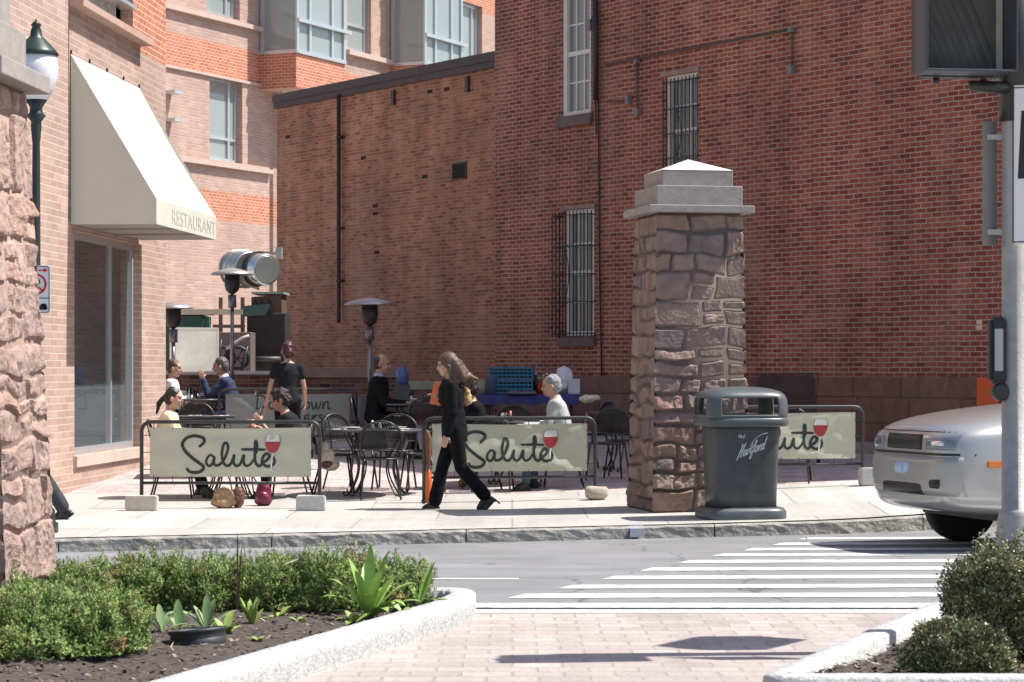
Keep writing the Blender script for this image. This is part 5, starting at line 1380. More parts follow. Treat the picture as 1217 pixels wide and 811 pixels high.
# ------------------------------------------------------------------ people
SKIN = mat('skin', (.52, .31, .22), .5, .06, 12); SKIN2 = mat('skin_tan', (.40, .23, .155), .5, .06, 12)
HAIRD = mat('hair_dark', (.018, .012, .010), .45, .35, 40); HAIRB = mat('hair_brown', (.09, .05, .032), .42, .45, 40, .003)
HAIRG = mat('hair_grey', (.26, .26, .26), .55, .45, 40, .003); HAIRR = mat('hair_plum', (.065, .018, .024), .4, .5, 30, .003)
EYE = mat('eye_dark', (.02, .015, .012), .25); LIP = mat('lips', (.36, .13, .11), .5)
def person(label, loc, rz, H=1.72, hip=None, lean=0, head=(0, 0), arms=((0, .1, -1), (.1, .05, -1), (0, -.1, -1), (.1, -.05, -1)), legs=None, footp=(0, 0),
           top=None, sleeve=1.0, bottom=None, shoes=None, hair=None, hairm=HAIRD, skin=SKIN, fem=False, collar=None, flare=0, jacket=False, heel=0, curl=.5, twist=0, neckf=.02, tank=0):
    """local +x forward, +y the person's left"""
    k = H/1.72; t = thing('person', label, 'person', loc, rz)
    hip = hip if hip is not None else .92*k
    L = R(lean); sp = Vector((math.sin(L), 0, math.cos(L))); fw = Vector((math.cos(L), 0, -math.sin(L))); lt = Vector((0, 1, 0))
    Tw = Matrix.Rotation(R(twist), 3, 'Z')
    hc = Vector((0, 0, hip))
    wf = .93 if fem else 1.0
    def rings(tab, grow, n=20):
        out = []
        for tt, dx, wy in tab:
            c = hc+sp*tt*k+fw*(.012 if tt > .2 else 0); a = (tt+.1)/.6*0
            tw = Matrix.Rotation(R(twist)*max(0, min(1, tt/.4)), 3, 'Z')
            out.append([c + tw @ (fw*(dx*k+grow)*math.cos(2*math.pi*i/n)) + tw @ (lt*(wy*wf*k+grow)*math.sin(2*math.pi*i/n)) for i in range(n)])
        return out
    waist = (.088, .118) if fem else (.10, .142)
    tab = [(-.10, .06, .10), (-.06, .10, .15), (.0, .115, .168 if fem else .16), (.08, .105, .15), (.18, waist[0], waist[1]), (.30, .112 if fem else .115, .152 if fem else .16), (.40, .105, .17), (.46, .085, .16), (.50, .055, .09), (.515, .04, .05)]
    body = MB(); body.loft(rings(tab, 0))
    nb = hc+sp*.49*k; tw = Matrix.Rotation(R(twist), 3, 'Z')
    hd = nb+sp*.075*k+Vector((neckf+.01, 0, .075))*k
    body.cap(nb-sp*.03, hd+Vector((-.01, 0, -.05)), .056*k if not fem else .048*k, .052*k if not fem else .045*k)
    HR = Matrix.Rotation(R(head[0]), 3, 'Z') @ Matrix.Rotation(R(head[1]), 3, 'Y')
    k0 = k; hp = lambda x, y, z: hd + HR @ Vector((x*k*1.07, y*k*1.07, z*k*1.07))
    body.ell(hp(-.005, 0, .025), (.098*k, .076*k, .10*k), HR); body.ell(hp(.025, 0, -.03), (.068*k, .06*k, .075*k), HR); body.ell(hp(.045, 0, -.075), (.042*k, .04*k, .032*k), HR)
    body.cap(hp(.088, 0, .018), hp(.106, 0, -.022), .009*k, .0125*k, 8); body.ell(hp(.075, 0, -.052), (.022*k, .026*k, .02*k), HR)
    for s in (1, -1): body.ell(hp(-.005, s*.078, -.005), (.02*k, .009*k, .032*k), HR); body.ell(hp(.062, s*.035, -.02), (.03*k, .022*k, .03*k), HR)
    body.ell(hp(.078, 0, .04), (.018*k, .055*k, .012*k), HR)
    J = {}
    for i, s in ((0, 1), (1, -1)):
        sh = hc+sp*.435*k+tw @ (lt*s*.172*wf*k)
        u = Vector(arms[2*i]).normalized(); f_ = Vector(arms[2*i+1]).normalized()
        el = sh+u*.285*k; wr = el+f_*.245*k
        body.cap(hc+sp*.42*k+tw @ (lt*s*.09*k), sh, .06*k, .052*k*(.9 if fem else 1)); body.cap(sh, el, .047*k*(.86 if fem else 1), .037*k*(.88 if fem else 1)); body.cap(el, wr, .037*k*(.88 if fem else 1), .025*k)
        # hand
        side = f_.cross(Vector((0, 0, 1)));
        if side.length < .3: side = Vector((1, 0, 0))
        side.normalize(); pn = f_.cross(side).normalized()
        if abs(f_.z) > .7: side, pn = Vector((1, 0, 0)), Vector((0, -s, 0))
        side = (side-f_*side.dot(f_)).normalized(); pn = (pn-f_*pn.dot(f_)-side*pn.dot(side)).normalized()
        pal = wr+f_*.05*k
        for q_ in (-1.5, -.5, .5, 1.5):
            b0 = wr+f_*.02*k+side*q_*.012*k; b1 = wr+f_*.085*k+side*q_*.019*k
            body.cap(b0, b1, .016*k, .0115*k, 8)
            ln = (.062, .072, .068, .052)[int(q_+1.5)]*k
            d1 = (f_+pn*curl*.7).normalized(); d2 = (f_+pn*curl*2.0).normalized()
            m1 = b1+d1*ln*.55; body.cap(b1, m1, .0095*k, .0085*k, 8); body.cap(m1, m1+d2*ln*.5, .0085*k, .007*k, 8)
        th0 = wr+f_*.03*k-side*.022*k; th1 = th0+(f_*.5-side*.8+pn*.5).normalized()*.04*k
        body.cap(th0, th1, .013*k, .0105*k, 8); body.cap(th1, th1+(f_*.85-side*.2+pn*.4).normalized()*.032*k, .010*k, .008*k, 8)
        J[i] = (sh, el, wr, u, f_)
    legs = legs or ((.05, 0, -1), (-.03, 0, -1), (.05, 0, -1), (-.03, 0, -1))
    K = {}
    for i, s in ((0, 1), (1, -1)):
        hj = hc+lt*s*.092*k+Vector((0, 0, -.02)); th_ = Vector(legs[2*i]).normalized(); shn = Vector(legs[2*i+1]).normalized()
        kn = hj+th_*.42*k; an = kn+shn*.41*k
        body.cap(hj, kn, .082*k, .055*k); body.cap(kn, an, .053*k, .034*k)
        pitch = R(footp[i]); yaw = math.atan2(th_.y, th_.x)*.6 if abs(th_.x) > .3 else 0
        fd = Vector((math.cos(pitch)*math.cos(yaw), math.cos(pitch)*math.sin(yaw), -math.sin(pitch)))
        body.cap(an, an+fd*.1*k+Vector((0, 0, -.04)), .034*k, .03*k)
        K[i] = (hj, kn, an, fd, shn)
    fuse(body, .009, 2).build('body', skin, t)
    e = MB()
    for s in (1, -1): e.ell(hp(.083, s*.032, .014), (.009*k, .011*k, .007*k), HR, 10, 6)
    e.build('eyes', EYE, t)
    e = MB(); e.ell(hp(.093, 0, -.052), (.008*k, .022*k, .006*k), HR, 10, 6); e.build('mouth', LIP, t)
    # trousers
    if bottom:
        m = MB(); m.loft(rings([(-.12, .07, .10), (-.06, .105, .155), (.0, .122, .172 if fem else .165), (.09, .112, .155), (.13, .10, .14)], .008))
        for i in (0, 1):
            hj, kn, an, fd, shn = K[i]
            m.cap(hj, kn, .092*k, .067*k+flare*.2); m.cap(kn, kn+(an-kn)*.93, .066*k+flare*.2, .05*k+flare)
            m.cap(hj+Vector((0, 0, .0)), hc, .09*k, .10*k)
        fuse(m, .012, 2, .006, 9, 3).build('trousers', bottom, t)
    if shoes:
        for i in (0, 1):
            hj, kn, an, fd, shn = K[i]; m = MB(); up = Vector((0, 0, 1)); up = (up-fd*up.dot(fd)).normalized(); sd = up.cross(fd)
            sole = an-up*.055*k
            M = Matrix((fd, sd, up)).transposed()
            m.cap(an+(hj*0)+Vector((0, 0, .0)), an+fd*.1*k+Vector((0, 0, -.04)), .040*k, .037*k)
            m.ell(sole+fd*.02, (.075*k, .036*k, .045*k), M); m.ell(sole+fd*.10*k-up*.012, (.075*k, .042*k, .030*k), M); m.ell(sole+fd*.155*k-up*.02, (.05*k, .038*k, .022*k), M)
            m.box(sole+fd*.06*k-up*.036*k, (.23*k, .07*k, .016*k), M)
            if heel: m.box(sole-fd*.045*k-up*(.04+heel/2)*k, (.02, .02, heel+.02), M)
            fuse(m, .010, 2).build('shoe', shoes, t)
    if top:
        m = MB(); g = .018 if jacket else .010
        tb = [(-.17 if jacket else -.04, .115, .165 if fem else .172), (-.06, .118, .172), (.02, .120, .170), (.10, .11, .158 if not fem else .148), (.18, waist[0]+.008, waist[1]+.006), (.30, .118, .162), (.40, .110, .175), (.455, .088, .165), (.495, .06, .095 if not tank else .07)]
        if hip < .7: tb = [x for x in tb if x[0] > -.1]
        m.loft(rings(tb, g))
        for i in (0, 1):
            sh, el, wr, u, f_ = J[i]; gr = .014 if jacket else .009
            m.cap(hc+sp*.425*k+tw @ (lt*(1 if i == 0 else -1)*.10*k), sh, .062*k+gr*.7, .054*k+gr)
            if sleeve >= 1: m.cap(sh, el, .050*k+gr, .041*k+gr); m.cap(el, wr-f_*.015, .041*k+gr, .031*k+gr)
            else: m.cap(sh, sh+u*.285*k*sleeve, .052*k+gr, .047*k+gr*1.3)
        fuse(m, .012, 2, .008 if jacket else .005, 10, 5).build('jacket' if jacket else 'shirt', top, t)
    if collar:
        m = MB(); c = hc+sp*.50*k; M = frame(sp)
        rr = [.066, .070, .060, .052]; 
        m.loft([[c+sp*z*k + tw @ (fw*(r_)*k*math.cos(a)) + tw @ (lt*r_*k*1.08*math.sin(a)) for a in [2*math.pi*q_/20 for q_ in range(20)]] for z, r_ in ((-.035, .082), (-.01, .07), (.03, .058), (.035, .05))])
        m.build('collar', collar, t)
        if jacket:
            m = MB(); cf = lambda z, y, o: hc+sp*z*k+fw*(o*k)+lt*y*k
            m.face([cf(.49, .05, .088), cf(.49, -.05, .088), cf(.22, -.006, .152), cf(.22, .006, .152)]); m.build('shirt_front', collar, t)
    # hair
    def hb(parts_, vox=.010, fold=.006, name='hair', fs=30, m_=None):
        m = MB()
        for q_ in parts_:
            if len(q_) == 2: m.ell(hp(*q_[0]), tuple(v*k for v in q_[1]), HR)
            else: m.cap(hp(*q_[0]), hp(*q_[1]), q_[2]*k, q_[3]*k)
        fuse(m, vox, 1, fold, fs, 2).build(name, m_ or hairm, t)
    crown = [((-.018, 0, .042), (.098, .083, .098)), ((-.045, 0, .0), (.072, .080, .085))]
    if hair == 'short': hb(crown)
    elif hair == 'bald': hb([((-.03, 0, -.005), (.086, .083, .065)), ((-.040, 0, .035), (.078, .079, .078))], fold=.003)
    elif hair == 'curly': hb([((-.015, 0, .05), (.108, .094, .105)), ((-.05, 0, .0), (.08, .09, .085)), ((.03, 0, .10), (.07, .07, .05))], fold=.016, fs=38)
    elif hair == 'pony': hb(crown+[((-.11, 0, .02), (-.17, .01, -.06), .03, .034), ((-.17, .01, -.06), (-.19, .01, -.18), .034, .015)])
    elif hair == 'bun': hb(crown+[((-.115, 0, -.02), (.05, .05, .05)), ((-.05, 0, -.03), (.07, .075, .06)), ((-.02, 0, .09), (.07, .065, .05))], fold=.009)
    elif hair == 'long': hb([((-.012, 0, .045), (.106, .090, .102)), ((-.05, 0, .0), (.08, .09, .10)), ((-.06, .03, .03), (-.13, .06, -.13), .07, .060), ((-.06, -.03, .03), (-.13, -.05, -.16), .07, .055), ((-.10, .0, .0), (-.22, .03, -.17), .065, .03), ((-.20, .03, -.13), (-.29, .03, -.17), .04, .010), ((-.16, .02, -.2), (-.22, .02, -.28), .03, .008), ((-.12, -.03, -.1), (-.25, -.04, -.1), .035, .008), ((.0, .07, -.01), (-.06, .075, -.18), .03, .035)], fold=.004, fs=16, vox=.012)
    return t, J, K, hd
SUIT = mat('suit_black', (.009, .009, .011), .85, .2, 20, .001, spec=.12); NAVY = mat('suit_navy', (.020, .036, .085), .85, .15, 20, .001)
TEE = mat('tee_charcoal', (.022, .023, .026), .9, .12, 20, spec=.15); JEANS = mat('jeans', (.05, .085, .13), .85, .2, 30); SHB = mat('shoe_black', (.010, .010, .011), .35, .1); SHBR = mat('shoe_brown', (.16, .09, .05), .5, .2)
YEL = mat('blouse_yellow', (.72, .66, .42), .8, .08, 10); GRS = mat('shirt_pale_grey', (.40, .42, .41), .8, .08, 10); WHS = mat('shirt_white', (.76, .77, .80), .8, .04)
seatlegs = ((1, .12, -.06), (.05, .02, -1), (1, -.12, -.06), (.05, -.02, -1))
# walking woman, heading left (her own forward is -X of the picture)
pw = G(527, 606); pw.y += .1
pw = Vector(((540-CX)/F*pw.y, pw.y, gz(0, pw.y)))
t, J, K, hd = person('woman in a black trouser suit with long brown hair striding left along the pavement', pw, R(183), H=1.72, hip=.88, lean=4, head=(3, 6),
    arms=((-.10, .10, -1), (.28, .02, -1), (-.25, -.12, -1), (.85, .22, .55)), legs=((-.16, .02, -1), (-.66, .02, -.78), (.30, 0, -1), (.22, 0, -1)), footp=(48, 8),
    top=SUIT, bottom=SUIT, shoes=SHB, hair='long', hairm=HAIRB, fem=True, jacket=True, flare=.022, heel=.055, curl=.7, twist=-6)
fz = lambda x, y, Y: Vector(P(x, y, Y))
c_ = P(533, 471, pw.y+.17); mb = MB(); mb.box((0, 0, 0), (.36, .03, .24), Matrix.Rotation(R(12), 3, 'Y'), bev=.004)
o = mb.build('folder', mat('folder_orange', (.72, .20, .08), .6, .05)); o.location = c_; tag(o, 'orange folder held under the walking woman\'s far arm', 'folder')
c_ = P(554, 467, pw.y+.10); mb = MB(); mb.ell((0, 0, 0), (.045, .05, .12)); mb.ell((.01, 0, -.06), (.05, .05, .08))
o = fuse(mb, .012, 1, .012, 26, 1).build('paper_bag', mat('paper_bag', (.50, .36, .16), .8, .5, 30)); o.location = c_; tag(o, 'crumpled tan paper bag held behind the walking woman\'s arm', 'bag')
# pedestrian behind the left pillar
p = G(66, 617); p = Vector(((36-CX)/F*(p.y+.0), p.y, gz(-4, p.y)))
person('pedestrian in dark trousers mostly hidden behind the left pillar, trailing leg showing', p, R(180), H=1.78, hip=.90, lean=6, legs=((-.30, 0, -1), (-.62, 0, -1), (.35, 0, -1), (.1, 0, -1)), footp=(38, 0), flare=.02,
    arms=((.3, .1, -1), (.4, 0, -1), (-.3, -.1, -1), (-.1, 0, -1)), top=mat('grey_jacket', (.05, .055, .06), .8), bottom=mat('trousers_dark', (.028, .032, .038), .8), shoes=SHB, hair='short', jacket=True)
def seatp(x, Y, dz=0): p = GX(x, Y); p.z += dz; return p
person('woman with a dark ponytail in a pale yellow blouse seated behind the leftmost banner', seatp(192, 27.1), R(0), H=1.60, hip=.52, lean=12, head=(-8, 4), legs=((1, .1, -.02), (.05, .0, -1), (1, -.1, -.06), (.35, -.1, -1)),
    arms=((.45, .15, -1), (1, -.1, .15), (.5, -.15, -1), (1, .1, .1)), footp=(5, 20), top=YEL, bottom=SUIT, shoes=SHB, hair='pony', hairm=HAIRD, fem=True)
person('diner with dark curly hair in a black top eating behind the leftmost banner', seatp(360, 27.1), R(180), H=1.64, hip=.52, lean=24, head=(4, 14), legs=seatlegs, footp=(4, 10),
    arms=((.55, .1, -1), (.75, -.1, .9), (.6, -.1, -1), (.9, .15, .5)), top=TEE, sleeve=.6, bottom=SUIT, shoes=SHB, hair='curly', hairm=mat('hair_curly', (.022, .014, .011), .5, .5, 50, .004), skin=SKIN2)
person('waitress with plum coloured hair in a bun, black tee and back turned', seatp(342, 31.2), R(97), H=1.66, lean=0, head=(8, 6), arms=((.05, .28, -1), (.12, .22, -1), (.1, -.22, -1), (.5, -.05, -1)),
    legs=((.03, .02, -1), (-.02, 0, -1), (.06, -.02, -1), (-.04, 0, -1)), top=TEE, sleeve=.42, bottom=SUIT, shoes=SHB, hair='bun', hairm=HAIRR, fem=True, tank=1)
person('grey haired man in a blue suit leaning on his hand behind the leftmost banner', seatp(279, 34.2), R(178), H=1.78, hip=.56, lean=17, head=(0, 6), legs=seatlegs,
    arms=((.75, .15, -.75), (.35, -.15, 1), (.6, -.1, -1), (1, .1, .2)), top=NAVY, bottom=NAVY, shoes=SHB, hair='short', hairm=mat('hair_salt', (.10, .085, .075), .6, .4, 40), jacket=True, collar=WHS, skin=SKIN2)
person('man in a white shirt partly hidden by the corner of the pale brick building', seatp(198, 34.4), R(4), H=1.72, hip=.53, lean=8, head=(-10, 4), legs=seatlegs, arms=((.55, .1, -1), (1, -.2, .3), (.5, -.1, -1), (1, .2, .25)),
    top=WHS, bottom=SUIT, shoes=SHB, hair='short', hairm=HAIRB)
person('balding man in a dark suit seated side on at the far table', seatp(446, 33.0), R(-2), H=1.90, hip=.57, lean=5, head=(-6, 7), legs=((1, .1, -.02), (.1, .0, -1), (1, -.1, -.02), (.25, 0, -1)), arms=((.35, .1, -1), (1, -.15, -.05), (.35, -.12, -1), (1, .15, .0)),
    top=SUIT, bottom=SUIT, shoes=SHB, hair='bald', hairm=mat('hair_dark_short', (.035, .028, .026), .6, .3), jacket=True, collar=mat('shirt_blue', (.35, .48, .70), .7), skin=SKIN2)
person('person in a dark jacket and brown shoes mostly hidden behind the walking woman', seatp(574, 28.3), R(180), H=1.72, hip=.53, lean=14, head=(0, 10), legs=((1, .1, .02), (-.9, .0, -1), (1, -.1, -.06), (-.72, -.1, -1)), footp=(30, 34), arms=((.5, .1, -1), (1, -.1, .1), (.5, -.1, -1), (1, .1, .1)),
    top=SUIT, bottom=mat('trousers_dark', (.02, .022, .026), .8), shoes=SHBR, hair='short', hairm=HAIRD, jacket=True)
person('grey haired man in a pale shirt and jeans seated behind the middle Salute banner', seatp(672, 28.0), R(177), H=1.76, hip=.545, lean=13, head=(2, 7), legs=((1, .1, -.1), (.06, .0, -1), (1, -.1, -.04), (-.15, -.1, -1)), footp=(5, 28), arms=((.45, .12, -1), (1, -.1, .05), (.5, -.1, -1), (1, .1, .05)),
    top=GRS, bottom=JEANS, shoes=SHB, hair='short', hairm=HAIRG, collar=GRS)
# ------------------------------------------------------------------ car
cr = thing('car', 'silver car with dark grille entering the crossing behind the signal pole', 'car', (4.42, 21.87, 0), R(197))
SIL = mat('car_paint', (.46, .45, .44), .32, .03, 2, metal=.55, coat=.8); CBLK = mat('car_trim', (.012, .012, .014), .4)
# local: +x forward (axle at 0), y left (camera side), stations from bumper to tail
ST = [
 (.96, .50, .46, .90, .98), (.94, .66, .40, .96, 1.06), (.87, .79, .36, 1.0, 1.12), (.74, .86, .34, 1.03, 1.17), (.50, .89, .32, 1.06, 1.22), (.20, .90, .30, 1.08, 1.26), (-.2, .91, .30, 1.10, 1.30), (-.55, .92, .28, 1.12, 1.33),
 (-1.4, .93, .26, 1.13, 1.33), (-2.4, .93, .26, 1.14, 1.33), (-3.2, .92, .28, 1.14, 1.30), (-3.8, .88, .32, 1.10, 1.24), (-4.0, .70, .40, 1.04, 1.12)]
mb = MB(); rg = []
for x, w, zb, zs, zt in ST:
    half = [(0, zb), (w*.55, zb), (w*.88, zb+.02), (w*.98, zb+.12), (w, (zb+zs)/2), (w*.985, zs-.06), (w*.93, zs+.03), (w*.72, zs+(zt-zs)*.75), (w*.38, zt-.005), (0, zt)]
    ring = [Vector((x, y, z)) for y, z in half]+[Vector((x, -y, z)) for y, z in half[-2:0:-1]]
    rg.append(ring)
mb.loft(rg); cb = mb.build('body', SIL, cr, smooth=True)
s_ = cb.modifiers.new('Subd', 'SUBSURF'); s_.levels = 2; s_.render_levels = 2
bo = cb.modifiers.new('arch', 'BOOLEAN')
cut = MB()
for x in (0, -2.85): cut.cyl((x, 0, .34), .40, 2.4, 32, axis=(0, 1, 0))
co_ = cut.build('cut', CBLK); bo.object = co_; bo.solver = 'EXACT'; bo.operation = 'DIFFERENCE'
bpy.context.view_layer.update()
dg = bpy.context.evaluated_depsgraph_get()
me = bpy.data.meshes.new_from_object(cb.evaluated_get(dg)); cb.modifiers.clear(); cb.data = me
bpy.data.objects.remove(co_)
mb = MB(); mb.box((-1.4, 0, .55), (3.6, 1.5, .55)); mb.build('underbody', CBLK, cr)
# greenhouse
mb = MB(); gh = []
for x, w, z0, z1 in ((-.45, .80, 1.24, 1.27), (-1.25, .72, 1.26, 1.74), (-2.0, .72, 1.26, 1.82), (-3.2, .70, 1.26, 1.78), (-3.85, .66, 1.18, 1.22)):
    h_ = [(w*1.1, z0), (w, z1-.06 if z1-z0 > .2 else z1), (w*.8, z1), (0, z1+.02)]
    gh.append([Vector((x, y, z)) for y, z in h_]+[Vector((x, -y, z)) for y, z in h_[-2::-1]])
mb.loft(gh); gq = mb.build('roof', SIL, cr, smooth=True); q_ = gq.modifiers.new('S', 'SUBSURF'); q_.levels = 1; q_.render_levels = 1
mb = MB()
for s in (1, -1):
    mb.face([(-.95, s*.905*.88, 1.32), (-1.35, s*.765, 1.66), (-3.1, s*.755, 1.68), (-3.3, s*.80, 1.32)])
mb.face([(-.62, .70, 1.35), (-.62, -.70, 1.35), (-1.22, -.62, 1.725), (-1.22, .62, 1.725)])
mb.build('window', glass('car_glass', (.02, .025, .03)), cr)
from mathutils.bvhtree import BVHTree
_b = bmesh.new(); _b.from_mesh(cb.data); BV = BVHTree.FromBMesh(_b)
def surfp(y, z):
    h = BV.ray_cast(Vector((3, y, z)), Vector((-1, 0, 0)))
    return h[0].x if h[0] is not None else None
def nose_patch(name, m, y0, y1, z0, z1, out=.012, ny=12, nz=4, zt=0, th_=.03):
    mb = MB(); F_ = []; B_ = []
    for i in range(ny+1):
        y = y0+(y1-y0)*i/ny; r1 = []; r2 = []
        for j in range(nz+1):
            z = z0+(z1+zt*(i/ny)-z0)*j/nz; x = surfp(y, z)
            if x is None: x = (surfp(y, z-.05) or .5)-.03
            e = (1-(2*i/ny-1)**8)*(1-(2*j/nz-1)**8)
            r1.append(mb.bm.verts.new((x+out*(.3+.7*e), y, z))); r2.append(mb.bm.verts.new((x-th_, y, z)))
        F_.append(r1); B_.append(r2)
    for i in range(ny):
        for j in range(nz):
            mb.bm.faces.new((F_[i][j], F_[i+1][j], F_[i+1][j+1], F_[i][j+1])).smooth = True
            mb.bm.faces.new((B_[i][j], B_[i][j+1], B_[i+1][j+1], B_[i+1][j]))
        for j in (0, nz): mb.bm.faces.new((F_[i][j], F_[i+1][j], B_[i+1][j], B_[i][j]))
    for i in (0, ny):
        for j in range(nz): mb.bm.faces.new((F_[i][j], F_[i][j+1], B_[i][j+1], B_[i][j]))
    return mb.build(name, m, cr)
BUMP = mat('bumper_silver', (.38, .37, .35), .4, .03, 2, metal=.3, coat=.4)
nose_patch('bumper', BUMP, -.82, .82, .50, .84, .030, 30, 6)
nose_patch('grille', CBLK, -.34, .34, .895, 1.03, .012, 12, 4)
nose_patch('grille_bar', mat('chrome', (.8, .8, .8), .12, 0, metal=1), -.30, .30, .95, .970, .026, 8, 1)
nose_patch('air_intake', CBLK, -.42, .42, .50, .62, .045, 14, 3)
nose_patch('fog_lamp_recess', CBLK, .52, .68, .55, .66, .045, 6, 3)
nose_patch('trim_strip', CBLK, -.82, .85, .85, .872, .020, 30, 1)
nose_patch('bonnet_seam', CBLK, -.76, .76, 1.052, 1.060, .004, 30, 1)
nose_patch('number_plate', mat('plate_blue_white', (.42, .55, .70), .5, .3, 8), -.16, .16, .66, .80, .055, 4, 3)
HL = glass('headlight_lens', (.16, .18, .21), .06, .8)
nose_patch('headlight', HL, .42, .775, .90, 1.0, .014, 16, 5, zt=.05); nose_patch('headlight', HL, -.42, -.775, .90, 1.0, .014, 16, 5, zt=.05)
nose_patch('headlight_trim', mat('chrome', (.8, .8, .8), .12, 0, metal=1), .50, .70, .93, .99, .022, 8, 3)
mb = MB(); mb.box((.52, .885, .78), (.16, .03, .055), Matrix.Rotation(R(-6), 3, 'Z'), bev=.008); mb.build('marker_light', mat('amber', (.75, .22, .04), .3), cr)
mb = MB(); mb.box((-.75, 1.02, 1.22), (.12, .2, .14), bev=.03); mb.build('mirror', SIL, cr)
TY = mat('tyre_rubber', (.015, .015, .016), .85, .2, 20)
for x in (0, -2.85):
    for s in (1, -1):
        mb = MB(); RM = Matrix.Rotation(R(90), 3, 'X')
        mb.lathe([(.19, -.10), (.30, -.11), (.335, -.085), (.34, 0), (.335, .085), (.30, .11), (.19, .10)], (x, s*.77, .335), 36, RM); w_ = mb.build('wheel', TY, cr)
        mb = MB(); mb.lathe([(0, -.06), (.06, -.07), (.17, -.05), (.20, -.09), (.20, .09), (.17, .05), (.06, .07), (0, .06)], (x, s*.77, .335), 28, RM); mb.build('rim', mat('rim_alloy', (.45, .45, .46), .3, .05, metal=.8), w_)
# ------------------------------------------------------------------ signal pole, near right
D = 13.7; s = D/F
sx = lambda x: (x-CX)*s
sz = lambda y: HC-(y-HY)*s
POLE = mat('galvanised_pole', (.40, .385, .365), .5, .14, 14, .002, bscale=80, metal=.25)
sp_ = thing('signal_pole', 'grey galvanised traffic signal pole at the right edge', 'pole', (sx(1207), D, 0)); 
rp = 16.5*s
mb = MB(); mb.lathe([(.16, 0), (.16, .03), (.12, .1), (.105, sz(620)), (rp*1.2, sz(613)), (rp*1.2, sz(607)), (rp, sz(605)), (rp*.96, sz(100)), (rp*.96, sz(-95)), (0, sz(-95))], n=28); mb.build('post', POLE, sp_)
mb = MB(); mb.lathe([(rp*1.14, sz(145)), (rp*1.14, sz(60)), (rp*1.14, sz(-80))], n=24); mb.build('black_sleeve', BLK, sp_)
def pedhead(label, x0, x1, y0, y1, dist, rz, seed=0):
    ss = dist/F; X = ((x0+x1)/2-CX)*ss; w = (x1-x0)*ss; h = (y1-y0)*ss
    t = thing('pedestrian_signal', label, 'traffic signal', (X, dist, HC-(y1-HY)*ss), rz)
    mb = MB(); mb.box((0, .10, h/2), (w*.80, .16, h*.96), bev=.03); mb.build('housing', mat('signal_black', (.022, .024, .028), .5, .15, 6), t)
    # visor: hollow box tunnel in front
    mb = MB(); d_ = .22; th_ = .012; vw, vh = w*.86, h*.92
    for (c, sz_) in (((-vw/2, -d_/2+.03, h/2), (th_, d_, vh)), ((vw/2, -d_/2+.03, h/2), (th_, d_, vh)), ((0, -d_/2+.03, h/2+vh/2), (vw, d_, th_)), ((0, -d_/2+.03, h/2-vh/2), (vw, d_, th_))):
        mb.box(c, sz_)
    mb.build('visor', mat('signal_blue_black', (.045, .052, .068), .45, .15, 6), t, bevel=.004)
    mb = MB(); mb.box((0, .03, h/2), (vw-.02, .02, vh-.02)); mb.build('lens', mat('signal_lens', (.50, .48, .41), .35, .25, 5), t)
    for x_ in (-w*.2, w*.26):
        mb = MB(); mb.cyl((x_, .08, -.008), .018, .03, 10); mb.build('latch', BLK, t)
    mb = MB(); mb.box((w*.43, .1, h/2), (.045, .14, h*.94), bev=.012); mb.build('hinge_side', mat('signal_side', (.055, .06, .075), .5, .1), t)
    return t
ph = pedhead('large black pedestrian signal head with unlit grey lens, top right corner', 1079, 1206, -28, 93, 13.55, R(8))
mb = MB(); a = P(1160, 95, 13.6); b = P(1160, 101, 13.6); c = P(1200, 105, 13.65)
mb.tube([a+Vector((0, .06, 0)), b+Vector((0, .06, 0)), P(1166, 103, 13.65), c], .035, 12); o = mb.build('signal_arm', BLK); reloc(o, sp_)
h2 = pedhead('second black signal head facing away to the right of the pole', 1255, 1395, -40, 80, 14.3, R(60))
# sign back and white sign
t = thing('street_sign', 'grey back of a street sign clamped to the left side of the signal pole', 'sign', (sx(1177), D+.02, 0))
mb = MB(); mb.box((0, 0, (sz(144)+sz(292))/2), (.10, .006, sz(144)-sz(292)), Matrix.Rotation(R(0), 3, 'Z')); 
for v in mb.bm.verts: v.co = Matrix.Rotation(R(28), 3, 'Z') @ v.co
mb.build('plate', mat('sign_back', (.26, .26, .25), .45, .1, 5, metal=.5), t, bevel=.001)
for y in (163, 276):
    mb = MB(); mb.box((.06, -.01, sz(y)), (.16, .02, .03)); mb.build('clamp', POLE, t)
t = thing('street_sign', 'white regulatory sign edge cut by the right frame edge on the signal pole', 'sign', ((1207.5-CX)/F*(D-.13), D-.13, 0), R(-22))
mb = MB(); zz_ = (sz(105)+sz(292))/2; mb.box((.16, 0, zz_), (.34, .005, sz(105)-sz(292)), bev=.002); mb.build('plate', SGW, t)
mb = MB()
x0_, x1_, z0_, z1_ = -.02, .32, sz(290), sz(107); o2 = -.004
for q in (((x0_, z0_), (x1_, z0_), (x1_, z0_+.007), (x0_, z0_+.007)), ((x0_, z1_-.007), (x1_, z1_-.007), (x1_, z1_), (x0_, z1_)), ((x0_, z0_), (x0_+.007, z0_), (x0_+.007, z1_), (x0_, z1_))): mb.face([(a_, o2, b_) for a_, b_ in q])
mb.face([(x0_+.03, o2, sz(215)), (x0_+.2, o2, sz(215)), (x0_+.2, o2, sz(135)), (x0_+.05, o2, sz(135))]); mb.build('printing', SGK, t)
